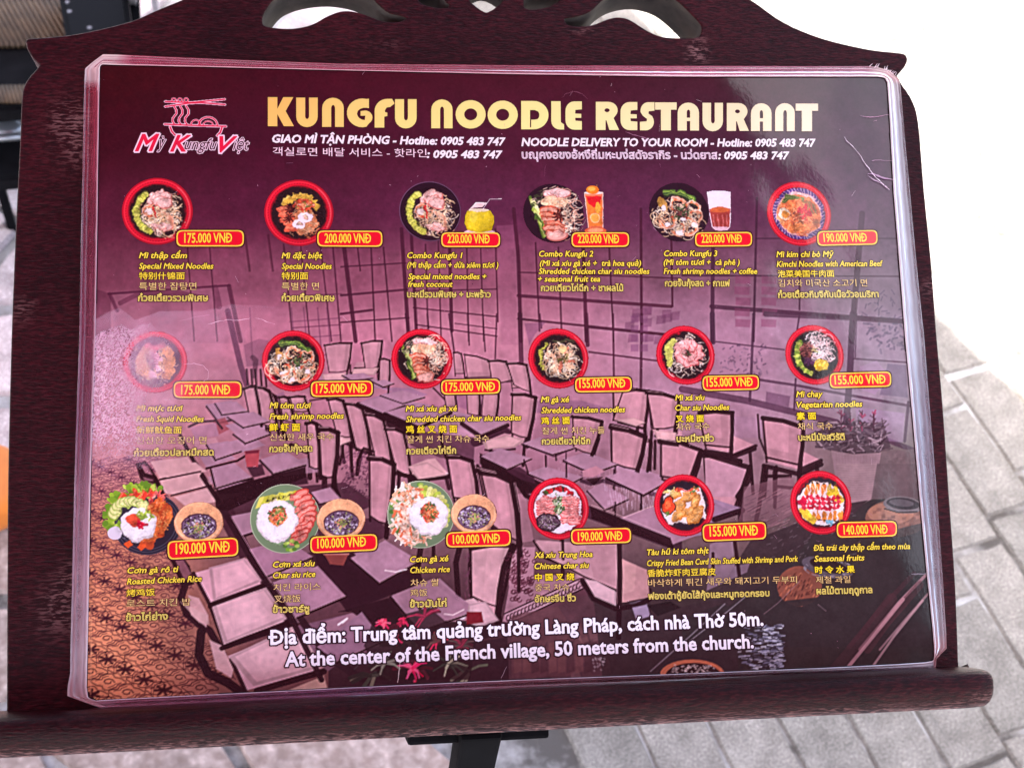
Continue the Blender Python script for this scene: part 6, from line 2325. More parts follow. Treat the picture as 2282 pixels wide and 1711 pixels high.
caption('caption of the shrimp noodles', [
    R1('K1', 1750, 2017, 610, 34, 'Mì tôm tươi', 'name'), RS(601, 766, 934.3, 11.7, 'Fresh shrimp noodles', 'name', 932.5),
    R1('K1', 1748, 1945, 754, 48, '鲜 虾 面', 'cjkb'), R1('K1', 1750, 2165, 818, 46, '신선한 새우 국수', 'kor', 814), R1('K1', 1748, 2025, 894, 33, 'กวยจั๊บกุ้งสด', 'thai', 890)])
caption('caption of the char siu chicken noodles', [
    R1('K2', 420, 750, 632, 34, 'Mì xá xíu gà xé', 'name', 628), R1('K2', 422, 1168, 700, 34, 'Shredded chicken char siu noodles', 'name', 688),
    R1('K2', 422, 752, 768, 48, '鸡 丝 叉 烧 面', 'cjkb', 764), R1('K2', 428, 960, 832, 46, '잘게 썬 치킨 차슈 국수', 'kor', 826), R1('K2', 425, 745, 908, 33, 'กวยเตียวไก่ฉีก', 'thai', 903)])
caption('caption of the shredded chicken noodles', [
    R1('K2', 1297, 1478, 572, 34, 'Mì gà xé', 'name', 570), R1('K2', 1300, 1842, 642, 34, 'Shredded chicken noodles', 'name', 635),
    R1('K2', 1300, 1483, 711, 46, '鸡 丝 面', 'cjkb', 708), R1('K2', 1305, 1710, 776, 45, '잘게 썬 치킨 누들', 'kor', 771), R1('K2', 1303, 1615, 845, 32, 'กวยเตียวไก่ฉีก', 'thai', 841)])
caption('caption of the char siu noodles', [
    RS(1504.8, 1570, 892.4, 11.5, 'Mì xá xíu', 'name', 891.5), RS(1504.8, 1625, 915, 11.5, 'Char siu Noodles', 'name', 913.3),
    RS(1506, 1568, 939.5, 15.5, '叉 烧 面', 'cjkb', 938.8), RS(1507, 1581, 957.5, 15.5, '차슈 국수', 'kor', 956.3), RS(1508, 1590.6, 984.5, 11, 'บะหมี่ซาซิ่ว', 'thai', 983)])
caption('caption of the vegetarian noodles', [
    R1('K3', 738, 908, 537, 34, 'Mì chay', 'name', 534), R1('K3', 742, 1165, 605, 34, 'Vegetarian noodles', 'name', 598),
    R1('K3', 742, 865, 679, 46, '素 面', 'cjkb', 677), R1('K3', 748, 973, 745, 45, '채식 국수', 'kor', 742), R1('K3', 752, 1050, 818, 32, 'บะหมี่มังสวิรัติ', 'thai', 812)])
caption('caption of the roast chicken rice', [
    R1('L1', 828, 1158, 690, 35, 'Cơm gà rô ti', 'name', 680), R1('L1', 825, 1308, 762, 35, 'Roasted Chicken Rice', 'name', 742),
    R1('L1', 822, 1005, 836, 46, '烤鸡饭', 'cjk', 830), R1('L1', 820, 1238, 905, 46, '로스트 치킨 밥', 'kor', 893), R1('L1', 818, 1088, 998, 34, 'ข้าวไก่ย่าง', 'thai', 988)])
caption('caption of the char siu rice', [
    R1('L1', 1772, 2042, 652, 35, 'Cơm xá xíu', 'name', 642), R1('L1', 1772, 2045, 722, 35, 'Char siu rice', 'name', 712),
    R1('L1', 1775, 2080, 802, 46, '치킨 라이스', 'kor', 794), R1('L1', 1778, 1950, 876, 48, '叉烧饭', 'kor', 872), R1('L1', 1770, 2005, 945, 34, 'ข้าวซาร์ซู', 'thai', 939)])
caption('caption of the chicken rice', [
    R1('L2', 448, 695, 618, 35, 'Cơm gà xé', 'name', 610), R1('L2', 450, 705, 688, 35, 'Chicken rice', 'name', 680),
    R1('L2', 452, 635, 772, 46, '차슈 쌀', 'kor', 767), R1('L2', 450, 560, 836, 46, '鸡饭', 'kor', 833), R1('L2', 448, 683, 910, 34, 'ข้าวมันไก่', 'thai', 903)])
caption('caption of the char siu platter', [
    R1('L2', 1255, 1630, 590, 34, 'Xá xíu Trung Hoa', 'name', 583), R1('L2', 1255, 1607, 662, 34, 'Chinese char siu', 'name', 654),
    R1('L2', 1258, 1512, 736, 46, '中 国 叉 烧', 'cjkb', 730), R1('L2', 1258, 1480, 802, 45, '중국 차슈', 'kor', 797), R1('L2', 1258, 1522, 876, 33, 'อักษรจีน ซิ่ว', 'thai', 869)])
caption('caption of the stuffed bean curd skin', [
    RS(1442, 1579, 1236.5, 11.6, 'Tàu hũ ki tôm thịt', 'name', 1232.2), RS(1442, 1777.7, 1260.8, 12, 'Crispy Fried Bean Curd Skin Stuffed with Shrimp and Pork', 'name', 1250.6),
    RS(1443, 1595, 1283.5, 16, '香脆炸虾肉豆腐皮', 'cjk', 1279.5), RS(1444, 1775.6, 1305.5, 16, '바삭하게 튀긴 새우와 돼지고기 두부피', 'kor', 1297.5),
    RS(1445, 1714, 1334.7, 11, 'ฟองเต้าหู้ยัดไส้กุ้งและหมูทอดกรอบ', 'thai', 1327.6)])
caption('caption of the seasonal fruits', [
    R1('L3', 850, 1473, 542, 34, 'Đĩa trái cây thập cẩm theo mùa', 'name', 530), R1('L3', 855, 1178, 612, 34, 'Seasonal fruits', 'name', 604),
    R1('L3', 860, 1115, 685, 46, '时 令 水 果', 'cjkb', 680), R1('L3', 865, 1088, 750, 45, '제철 과일', 'kor', 745), R1('L3', 870, 1228, 823, 33, 'ผลไม้ตามฤดูกาล', 'thai', 814)])

ink = Ink()
text(ink, (607.4, 318.3), (1125.9, 325), 18, 'GIAO MÌ TẬN PHÒNG - Hotline: 0905 483 747', 'head')
text(ink, (608, 346), (950.7, 350), 18.5, '객실로면 배달 서비스 - 핫라인', 'headk')
text(ink, (952, 352.3), (1119, 353.5), 17, ': 0905 483 747', 'head')
text(ink, (1162.6, 326), (1817.3, 327.6), 18, 'NOODLE DELIVERY TO YOUR ROOM - Hotline: 0905 483 747', 'head')
text(ink, (1163.6, 354), (1598, 355), 14, 'บณุคงอขงอ้หงึถี่มหะบง่สดัจรากิร - นว่ดยาส', 'headt')
text(ink, (1601, 355.3), (1758.7, 355.6), 17, ': 0905 483 747', 'head')
CAPS.append((ink, 'white hotline lines in four languages under the heading'))
FOOT = Ink()
text(FOOT, (599.5, 1435.5), (1700, 1392.5), 33, 'Địa điểm: Trung tâm quảng trường Làng Pháp, cách nhà Thờ 50m.', 'foot')
text(FOOT, (636.6, 1484), (1678.5, 1442.5), 33, 'At the center of the French village, 50 meters from the church.', 'foot')

# ------------------------------------------------------------------ price tags
TAGS = [  # corners TL TR BR BL, text, baseline left/right marks
    ('M1', [(1145, 388), (1582, 388), (1582, 494), (1145, 494)], 'M1', (1197, 470), (1505, 468), '175.000 VNĐ', 'price of the mixed noodles'),
    ('M1', [(2058, 391), (2480, 392), (2480, 496), (2058, 494)], 'M1', (2107, 470), (2406, 471), '200.000 VNĐ', 'price of the special noodles'),
    ('M2', [(650, 403), (1031, 403), (1031, 498), (650, 498)], 'M2', (692, 472), (964, 473), '220.000 VNĐ', 'price of combo 1'),
    ('M2', [(1495, 403), (1868, 402), (1868, 496), (1495, 498)], 'M2', (1537, 472), (1803, 473), '220.000 VNĐ', 'price of combo 2'),
    ('M3', [(84, 402), (452, 398), (452, 491), (84, 494)], 'M3', (126, 469), (386, 468), '220.000 VNĐ', 'price of combo 3'),
    ('M3', [(874, 394), (1262, 386), (1264, 480), (875, 489)], 'M3', (917, 463), (1195, 461), '190.000 VNĐ', 'price of the kimchi noodles'),
    ('K1', [(1127, 438), (1566, 436), (1566, 543), (1127, 543)], 'K1', (1176, 521), (1492, 520), '175.000 VNĐ', 'price of the squid noodles'),
    ('K1', [(2017, 436), (2418, 431), (2418, 531), (2017, 537)], 'K1', (2051, 512), (2379, 508), '175.000 VNĐ', 'price of the shrimp noodles'),
    ('K2', [(649, 427), (1031, 419), (1033, 515), (650, 522)], 'K2', (680, 500), (998, 496), '175.000 VNĐ', 'price of the char siu chicken noodles'),
    ('K2', [(1518, 413), (1884, 406), (1886, 502), (1519, 508)], 'K2', (1547, 478), (1843, 475), '155.000 VNĐ', 'price of the shredded chicken noodles'),
    ('K3', [(131, 400), (496, 394), (498, 488), (133, 496)], 'K3', (160, 469), (456, 465), '155.000 VNĐ', 'price of the char siu noodles'),
    ('K3', [(954, 382), (1350, 371), (1353, 469), (956, 479)], 'K3', (988, 454), (1316, 448), '155.000 VNĐ', 'price of the vegetarian noodles'),
    ('L1', [(1086, 482), (1542, 457), (1548, 576), (1090, 602)], 'L1', (1142, 566), (1490, 550), '190.000 VNĐ', 'price of the roast chicken rice'),
    ('L1', [(2012, 453), (2446, 434), (2448, 541), (2014, 560)], 'L1', (2060, 528), (2374, 514), '100.000 VNĐ', 'price of the char siu rice'),
    ('L2', [(681, 425), (1099, 406), (1101, 511), (683, 523)], 'L2', (727, 499), (1030, 489), '100.000 VNĐ', 'price of the chicken rice'),
    ('L2', [(1491, 404), (1880, 394), (1882, 492), (1493, 501)], 'L2', (1538, 480), (1824, 473), '190.000 VNĐ', 'price of the char siu platter'),
    ('L3', [(131, 372), (541, 355), (545, 467), (135, 483)], 'L3', (180, 449), (490, 441), '155.000 VNĐ', 'price of the stuffed bean curd skin'),
    ('L3', [(999, 357), (1387, 349), (1390, 448), (1001, 458)], 'L3', (1046, 437), (1329, 431), '140.000 VNĐ', 'price of the seasonal fruits'),
]


def round_quad(P, r, inset=0.0, n=5):
    """rounded corners for a four sided outline given in sheet metres"""
    P = np.array(P)
    c = P.mean(0)
    out = []
    for i in range(4):
        p, a, b = P[i], P[i - 1], P[(i + 1) % 4]
        ua, ub = (a - p) / np.linalg.norm(a - p), (b - p) / np.linalg.norm(b - p)
        q = p + (ua + ub) * inset
        rr_ = max(r - inset * .6, r * .4)
        for t in np.linspace(0, 1, n):
            s, e = q + ua * rr_, q + ub * rr_
            out.append((1 - t) ** 2 * s + 2 * t * (1 - t) * q + t * t * e)
    return np.array(out)


TAG_INKS = []
for (fr, cor, fr2, t0, t1, txt, lab) in TAGS:
    q = sheet_arr([S(fr, *c) for c in cor])
    k = Ink()
    for ins, z, col in ((-0.0006, Z_TAG - 0.00004, (60, 12, 28)), (0.0, Z_TAG, (248, 214, 70)), (0.00062, Z_TAG + 0.00004, (226, 12, 38))):
        o = round_quad(q, 0.0028, ins)
        k.add(np.c_[o, np.full(len(o), z)], [list(range(len(o)))[::-1]], col)
    w = Ink()
    h = 0.61 * (cor[3][1] - cor[0][1])
    text(w, S(fr2, *t0), S(fr2, *t1), h / 2.911, txt, 'price', z=Z_TAG2 + 0.00006)
    TAG_INKS.append((k, w, lab))

# ------------------------------------------------------------------ heading letters (fat, nearly closed deco capitals)
def arcp(cx, cy, rx, ry, a0, a1, n=9):
    return [(cx + rx * math.cos(t), cy + ry * math.sin(t)) for t in np.linspace(R(a0), R(a1), n)]


GL = {  # outline + holes in a box of height 1; widths come from the measured ends
    'K': (.88, [(0, 0), (0, 1), (.32, 1), (.32, .60), (.52, 1), (.86, 1), (.60, .52), (.88, 0), (.54, 0), (.32, .42), (.32, 0)], []),
    'U': (.72, [(0, 1), (0, .34)] + arcp(.36, .34, .36, .36, 180, 360, 11) + [(.72, 1), (.43, 1), (.43, .36)] + arcp(.365, .36, .065, .10, 0, -180, 7) + [(.30, 1)], []),
    'n': (.72, [(0, 0), (0, .66)] + arcp(.36, .66, .36, .35, 180, 0, 11) + [(.72, 0), (.43, 0), (.43, .64)] + arcp(.365, .64, .065, .12, 0, 180, 7) + [(.30, 0)], []),
    'G': (.85, [(.74, .99), (.74, .66)] + arcp(.62, .48, .28, .20, 80, 180, 5) + arcp(.60, .48, .26, .23, 190, 270, 5) + [(.62, .40), (.46, .40), (.46, .56), (.62, .58)] + arcp(.62, .34, .24, .24, 80, -60, 8) +
          arcp(.52, .50, .52, .50, 285, 75, 16), []),
    'F': (.64, [(0, 0), (0, .60)] + arcp(.42, .58, .42, .42, 180, 90, 9) + [(.58, 1), (.66, .84), (.52, .72), (.40, .70), (.34, .60), (.34, .54), (.42, .52), (.42, .40), (.32, .38), (.32, 0)], []),
    'O': (1.02, arcp(.51, .5, .51, .5, 0, 350, 26), [arcp(.51, .5, .22, .21, 0, 345, 18)]),
    'D': (.93, [(0, 0), (0, 1), (.36, 1)] + arcp(.42, .5, .51, .5, 80, -80, 15) + [(.36, 0)], [[(.30, .07), (.34, .07), (.34, .34), (.46, .34)] + arcp(.50, .5, .12, .16, -60, 60, 6) + [(.46, .68), (.30, .68)]]),
    'L': (.44, [(0, 1), (0, .30)] + arcp(.30, .30, .30, .30, 180, 270, 6) + [(.44, 0), (.44, .18), (.33, .26), (.32, 1)], []),
    'E': (.56, [(.56, 1), (.30, 1)] + arcp(.30, .66, .30, .34, 90, 180, 7) + [(.0, .34)] + arcp(.30, .34, .30, .34, 180, 270, 7) + [(.56, 0), (.56, .30), (.34, .32), (.33, .42), (.54, .42), (.54, .56), (.33, .57), (.34, .70), (.56, .72)], []),
    'R': (.79, [(0, 0), (0, 1), (.40, 1)] + arcp(.42, .70, .32, .30, 90, -40, 9) + [(.60, .42), (.79, 0), (.46, 0), (.36, .34), (.33, .34), (.33, 0)], [arcp(.38, .70, .09, .07, 0, 340, 10)]),
    'S': (.52, [(.52, 1), (.34, 1)] + arcp(.30, .70, .28, .30, 90, 190, 8) + [(.10, .52), (.26, .40), (.24, .32), (0, .30), (0, 0), (.18, 0)] + arcp(.22, .30, .28, .30, -90, 20, 8) + [(.44, .50), (.30, .60), (.32, .68), (.52, .70)], []),
    'T': (.74, [(0, 1), (.74, 1), (.74, .74), (.54, .74), (.54, 0), (.20, 0), (.20, .74), (0, .74)], []),
    'A': (.70, [(0, 0), (0, .64)] + arcp(.35, .64, .35, .36, 180, 0, 11) + [(.70, 0), (.41, 0), (.41, .34), (.30, .34), (.30, 0)], [[(.30, .46), (.41, .46), (.41, .66)] + arcp(.355, .66, .055, .09, 0, 180, 6) + [(.30, .66)]]),
}
TITLE = [('K', 'T1', 1738, 1907), ('U', 'T1', 1922, 2061), ('n', 'T1', 2090, 2230), ('G', 'T2', 38, 202), ('F', 'T2', 218, 343), ('U', 'T2', 350, 490),
         ('n', 'T2', 585, 723), ('O', 'T2', 743, 938), ('O', 'T2', 950, 1146), ('D', 'T2', 1168, 1345), ('L', 'T2', 1363, 1446), ('E', 'T2', 1455, 1561),
         ('R', 'T2', 1652, 1803), ('E', 'T2', 1812, 1921), ('S', 'T2', 1938, 2032), ('T', 'T2', 2036, 2176), ('A', 'T3', -30, 108), ('U', 'T3', 131, 263),
         ('R', 'T3', 288, 431), ('A', 'T3', 444, 577), ('n', 'T3', 600, 727), ('T', 'T3', 733, 878)]


def title():
    ink = Ink()
    for (g, fr, x0, x1) in TITLE:
        w, out, holes = GL[g]
        sx0, sx1 = S(fr, x0, 0)[0], S(fr, x1, 0)[0]
        t = (sx0 + sx1) / 2
        base = 281.9 + (t - 597) * (293.8 - 281.9) / (1822 - 597) + 1.6 * math.sin((t - 597) / 1225 * math.pi)
        top = base - 64.5 + (t - 597) / 1225 * 3.0
        cu = bpy.data.curves.new('g', 'CURVE')
        cu.dimensions = '2D'
        cu.fill_mode = 'FRONT'
        for lp in [out] + holes:
            q = sheet_arr([(sx0 + (x / w) * (sx1 - sx0), base + (top - base) * y) for x, y in lp])
            sp = cu.splines.new('POLY')
            sp.points.add(len(q) - 1)
            for i, (x, y) in enumerate(q): sp.points[i].co = (x * 10, y * 10, 0, 1)
            sp.use_cyclic_u = True
        o = bpy.data.objects.new('g', cu)
        COL.objects.link(o)
        dg = bpy.context.evaluated_depsgraph_get()
        me = bpy.data.meshes.new_from_object(o.evaluated_get(dg))
        V = np.array([v.co[:] for v in me.vertices]) / 10
        F = [list(p.vertices) for p in me.polygons]
        V[:, 2] = Z_TXT
        s = (t - 597) / 1225
        cs = np.array([(250, 196, 100), (250, 226, 130), (250, 238, 150), (250, 234, 178), (252, 232, 196)], float)
        c = cs[int(min(s * 4, 3.999))] * (1 - (s * 4) % 1) + cs[min(int(s * 4) + 1, 4)] * ((s * 4) % 1)
        yy = (V[:, 1] - V[:, 1].min()) / (V[:, 1].max() - V[:, 1].min())
        cc = lin(c) * 0.93
        ink.add(V, F, np.tile(cc, (len(V), 1)) * (1.0 - 0.08 * yy[:, None]))
        bpy.data.objects.remove(o)
    ink.build('heading', MENU, 'large cream and gold heading of the restaurant name')


title()


def logo():
    a, b = sheet(*S('T1', 860, 900)), sheet(*S('T1', 1640, 620))
    cv = Canvas(a[0], a[1], b[0], b[1], 4600, a0=0.0)
    T = lambda pts: sheet_arr([S('T1', *p) for p in pts])
    cv.T = T
    k = PX / 2.911
    paths = []
    paths.append(([(1072, 661), (1240, 668), (1458, 646)], 17))
    paths.append(([(1072, 694), (1225, 672), (1300, 668), (1460, 681)], 17))
    for i in range(3):
        x = 1128 + i * 40
        paths.append(([(x, 690), (x + 16, 716), (x + 16, 740), (x - 6, 768), (x - 8, 790), (x + 4, 808)], 16))
        paths.append(([(x + 13 * math.cos(t), 652 + 13 * math.sin(t)) for t in np.linspace(0, 6.28, 12)], 11))
    paths.append(([(1068, 808), (1260, 816), (1466, 822)], 18))
    paths.append(([(1270 + 30 * math.cos(t), 812 - 32 * math.sin(t)) for t in np.linspace(0, 3.14, 10)], 13))
    paths.append(([(1350 + 60 * math.cos(t), 814 - 52 * math.sin(t)) for t in np.linspace(0, 3.14, 12)], 16))
    paths.append(([(1350 + 32 * math.cos(t), 814 - 26 * math.sin(t)) for t in np.linspace(0, 3.14, 10)], 11))
    paths.append(([(1104, 826), (1116, 856), (1136, 878)], 20))
    paths.append(([(1440, 830), (1430, 860), (1410, 882)], 20))
    for p, w in paths: cv.line(p, (w + 2) * k, (250, 214, 226))
    for p, w in paths: cv.line(p, w * k * .50, (226, 16, 60))
    cv.build('logo_emblem', Z_TAG, M_PRINT, MENU, label='pink outlined noodle bowl emblem with chopsticks')
    ink = Ink()
    text(ink, S('T1', 880, 982), S('T1', 1032, 980), 112 / 2.911, 'M', 'logo')
    text(ink, S('T1', 1020, 966), S('T1', 1078, 966), 76 / 2.911, 'ỳ', 'logos')
    text(ink, S('T1', 1108, 984), S('T1', 1236, 984), 108 / 2.911, 'K', 'logo')
    text(ink, S('T1', 1198, 972), S('T1', 1408, 974), 76 / 2.911, 'ungfu', 'logos')
    text(ink, S('T1', 1428, 988), S('T1', 1536, 988), 104 / 2.911, 'V', 'logo')
    text(ink, S('T1', 1512, 976), S('T1', 1618, 976), 76 / 2.911, 'iệt', 'logos')
    return ink


LOGO = logo()
flush()
LOGO.build('logo_lettering', MENU, 'red and white slanted logo lettering')
FOOT.build('address_line', MENU, 'two white address lines along the bottom of the menu')
for i, (k, lab) in enumerate(CAPS): k.build('contact_lines' if 'hotline' in lab else 'caption', MENU, lab)
for (k, w, lab) in TAG_INKS:
    o = k.build('price_tag', MENU, 'red ' + lab)
    w.build('lettering', o)


# ------------------------------------------------------------------ clear film: border, corners, fogged patch with painted glare, creases
def film():
    # inner mark, outer mark, milkiness near the print / middle / outer edge, tint with reflected pink and sky blue painted in
    PK, WH, BL, GY = (196, 74, 110), (246, 214, 220), (214, 228, 246), (170, 160, 176)
    PR = [
        ((223, 156), (190, 160), (.8, .75, .8), WH), ((223.5, 151), (190.8, 156), (.9, .8, .8), WH), ((226, 147), (210, 140), (.9, .9, .8), WH), ((230, 145.5), (231, 124.3), (.9, .8, .9), WH),
        ((250, 146.2), (262, 125), (.7, .65, .8), WH), ((300, 147.5), (300, 127), (.6, .62, .6), PK), ((500, 152), (500, 136), (.65, .5, .35), PK), ((760, 158.5), (760, 146), (.7, .55, .4), PK),
        ((1140, 167), (1140, 148.5), (.6, .5, .45), PK), ((1520, 172.5), (1520, 149.5), (.7, .55, .5), (232, 120, 156)), ((1760, 172.5), (1760, 150), (.65, .5, .45), (226, 140, 176)),
        ((1930, 172.5), (1930, 150.5), (.6, .6, .5), (220, 150, 180)), ((1955, 172.8), (1950, 152), (.8, .7, .6), WH),
        ((1965, 174), (1980, 160), (.9, .85, .9), WH), ((1971, 176), (2002, 181), (.95, .7, .9), WH), ((1976, 186), (2004, 192), (1, .8, .35), (236, 240, 250)),
        ((1981, 260), (2010, 260), (1, .95, .22), BL), ((1990, 430), (2025, 430), (.95, .9, .15), BL), ((2003, 590), (2040, 590), (.92, .8, .25), BL), ((2016, 760), (2057, 760), (.85, .7, .3), BL),
        ((2032, 930), (2071, 930), (.75, .55, .35), (190, 200, 224)), ((2047, 1100), (2085, 1100), (.7, .5, .32), (186, 190, 212)), ((2064, 1280), (2098, 1280), (.7, .5, .35), (190, 190, 206)),
        ((2077, 1400), (2106, 1410), (.85, .5, .45), (224, 224, 236)), ((2080, 1440), (2107, 1444), (.95, .55, .6), WH), ((2080, 1462), (2094, 1456), (.8, .4, .5), WH),
        ((2079, 1468), (2084, 1468), (.9, .5, .5), WH), ((2076, 1472), (2081, 1503), (.8, .5, .7), (200, 196, 214)), ((2060, 1475), (2060, 1503.5), (.75, .45, .4), (200, 196, 214)),
        ((2000, 1479), (2000, 1505), (.6, .4, .4), (170, 160, 186)), ((1841, 1487), (1841, 1508), (.5, .12, .5), (150, 136, 160)), ((1500, 1501), (1500, 1521), (.4, .14, .5), (150, 110, 130)),
        ((1140, 1514.5), (1140, 1535), (.5, .3, .5), (190, 130, 150)), ((800, 1530), (800, 1550), (.6, .3, .5), (170, 120, 170)), ((500, 1545), (500, 1567), (.55, .4, .5), (176, 120, 156)),
        ((300, 1555), (300, 1578), (.5, .5, .5), (196, 130, 160)), ((215, 1560), (246, 1582), (.6, .5, .7), (226, 170, 196)), ((203, 1556), (200, 1567), (.7, .6, .7), WH),
        ((197, 1552), (150, 1549), (.7, .5, .8), WH), ((194, 1530), (152, 1525), (.6, .5, .7), (236, 214, 228)), ((196, 1440), (157, 1500), (.7, .55, .7), (230, 214, 226)),
        ((197, 1400), (158, 1430), (.8, .5, .6), (214, 190, 206)), ((202, 1100), (166, 1100), (.8, .42, .6), (200, 150, 176)), ((206, 960), (170, 960), (.7, .4, .7), (150, 96, 124)),
        ((213, 760), (177.8, 760), (.62, .42, .7), (156, 76, 108)), ((218, 480), (183, 480), (.55, .45, .5), (150, 50, 80)), ((219, 380), (185.5, 380), (.75, .42, .5), (170, 56, 84)),
        ((221, 260), (187.5, 260), (.8, .4, .5), (170, 52, 78)), ((222, 200), (189, 200), (.8, .38, .5), (176, 56, 80)), ((222.5, 180), (189.5, 180), (.8, .6, .6), WH), ((223, 156), (190, 160), (.8, .75, .8), WH)]
    V, F, C, A = [], [], [], []
    s_prof = [0, .06, .12, .2, .26, .4, .55, .68, .76, .84, .92, .97, 1.0]
    z_prof = [.0009, .0013, .0010, .0009, .0013, .0008, .0006, .0008, .0013, .0009, .0011, .0018, .0010]
    r = random.Random(9)
    pts = []
    for (a, b) in zip(PR, PR[1:]):
        L = max(np.hypot(a[0][0] - b[0][0], a[0][1] - b[0][1]), np.hypot(a[1][0] - b[1][0], a[1][1] - b[1][1]))
        n = max(1, int(L / 9))
        for i in range(n):
            t = i / n
            m = lambda p, q: tuple(p[k] * (1 - t) + q[k] * t for k in range(len(p)))
            pts.append((m(a[0], b[0]), m(a[1], b[1]), m(a[2], b[2]), m(a[3], b[3])))
    n = len(pts)
    K = len(s_prof)
    ph = [r.uniform(0, 6.28) for _ in range(8)]
    for i, (pi, po, al, col) in enumerate(pts):
        wob = [math.sin(i * f + ph[j]) for j, f in enumerate((.07, .19, .43, .91, .03, .33, .61, 1.3))]
        for j, s in enumerate(s_prof):
            ss = s + (0.0 if j in (0,) else 0.006 * wob[(j * 3) % 8] * (1 if 0 < j < K - 1 else .6))
            mx = (pi[0] + (po[0] - pi[0]) * ss, pi[1] + (po[1] - pi[1]) * ss)
            x, y = sheet(*mx)
            z = z_prof[j] + 0.00005 * wob[(j + 2) % 8] + (0.0003 * wob[4] if j > 8 else 0)
            V.append((x, y, max(z, 0.0006)))
            aa = np.interp(s, [0, .5, 1], al)
            line = {0: .55, 1: .5, 4: .12, 8: .12, 11: .3, 12: .6}.get(j, -.06)
            A.append(float(np.clip(aa + line + .06 * wob[(j + 5) % 8], 0.03, 1)))
            c = np.array(col, float)
            if j in (0, 1, 12): c = c * .45 + np.array((252, 240, 246)) * .55  # ridge highlights painted as pale lines along both edges
            C.append(lin(np.clip(c * (1, .97, .93), 0, 255)) * .8)
    for i in range(n):
        for j in range(K - 1):
            a, b = i * K + j, ((i + 1) % n) * K + j
            F.append((a, a + 1, b + 1, b))
    o = link('film_border', mesh_from('film_border', V, F, np.array(C), np.array(A), smooth=False), M_FILM, MENU, label='clear sealed plastic rim of the laminate with cut corners')
    put(o, MB)

    # fog where the film has come away from the paper, plus painted reflected glare
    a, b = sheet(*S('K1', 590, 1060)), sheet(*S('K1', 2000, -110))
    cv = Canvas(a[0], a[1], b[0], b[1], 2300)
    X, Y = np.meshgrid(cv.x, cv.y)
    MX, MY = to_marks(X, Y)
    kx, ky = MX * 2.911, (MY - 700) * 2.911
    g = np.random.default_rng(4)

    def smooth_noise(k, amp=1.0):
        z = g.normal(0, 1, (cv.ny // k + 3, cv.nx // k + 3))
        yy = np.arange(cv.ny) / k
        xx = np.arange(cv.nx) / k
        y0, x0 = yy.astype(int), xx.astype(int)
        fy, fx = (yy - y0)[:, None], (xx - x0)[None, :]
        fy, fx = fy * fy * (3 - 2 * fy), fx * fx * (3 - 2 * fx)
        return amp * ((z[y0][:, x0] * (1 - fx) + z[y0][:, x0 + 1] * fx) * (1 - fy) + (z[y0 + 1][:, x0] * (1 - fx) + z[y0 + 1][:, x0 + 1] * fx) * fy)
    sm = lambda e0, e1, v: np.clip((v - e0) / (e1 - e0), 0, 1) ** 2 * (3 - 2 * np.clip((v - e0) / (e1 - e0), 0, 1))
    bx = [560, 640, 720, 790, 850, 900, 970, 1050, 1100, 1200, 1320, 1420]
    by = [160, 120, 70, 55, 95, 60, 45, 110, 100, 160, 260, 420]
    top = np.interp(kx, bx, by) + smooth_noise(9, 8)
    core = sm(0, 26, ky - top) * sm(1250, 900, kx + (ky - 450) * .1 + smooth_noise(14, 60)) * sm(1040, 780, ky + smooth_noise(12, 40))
    glare_top = np.interp(kx, [560, 700, 780, 880, 1040, 1330, 1500, 1860, 2000], [60, -20, -50, 30, -25, -30, -70, -55, -50])
    glare = sm(0, 18, ky - glare_top) * sm(2100, 950, kx + ky * .55) * sm(1040, 700, ky)  # glare of a bright reflection, painted as a pale pink haze
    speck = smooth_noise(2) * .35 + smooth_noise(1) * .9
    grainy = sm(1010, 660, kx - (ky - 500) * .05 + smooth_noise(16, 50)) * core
    A = glare * .17 + core * .18
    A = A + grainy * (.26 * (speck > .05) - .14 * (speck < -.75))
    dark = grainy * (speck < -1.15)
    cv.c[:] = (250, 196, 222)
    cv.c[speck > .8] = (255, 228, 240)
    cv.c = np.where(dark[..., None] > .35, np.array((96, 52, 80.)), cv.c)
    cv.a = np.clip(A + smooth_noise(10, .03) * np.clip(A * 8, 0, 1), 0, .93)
    o = cv.build('fog_and_glare_patch', 0.00062, M_FOG_GLARE, MENU, use_alpha=True, gain=1.0, label='speckled cloudy patch of loose film with a painted pink glare over it')

    # creases, scratches and dust on the film
    k = None

    def scr(fr, pts, w, col=(246, 226, 236)):
        if fr != 'S':
            kk = Ink()
            scr_in(kk, fr, pts, w, col)
            kk.build('scratch', MENU)
        else:
            scr_in(k, fr, pts, w, col)

    def scr_in(k, fr, pts, w, col):
        m = []
        rs = random.Random(int(pts[0][0] * 7 + pts[0][1]))
        if isinstance(w, (list, tuple)):
            ww = []
            for i in range(len(pts) - 1):
                for t in (0, .25, .5, .75):
                    j_ = .8 * (FR[fr][2]) * (1 if t else 0)
                    m.append((pts[i][0] * (1 - t) + pts[i + 1][0] * t + rs.uniform(-j_, j_), pts[i][1] * (1 - t) + pts[i + 1][1] * t + rs.uniform(-j_, j_)))
                    ww.append((w[i] * (1 - t) + w[i + 1] * t) * rs.uniform(.35, 1.3))
            m.append(pts[-1])
            ww.append(w[-1])
            w = ww
        else:
            m = list(pts)
        m = [S(fr, *p) for p in m]
        p = sheet_arr(m)
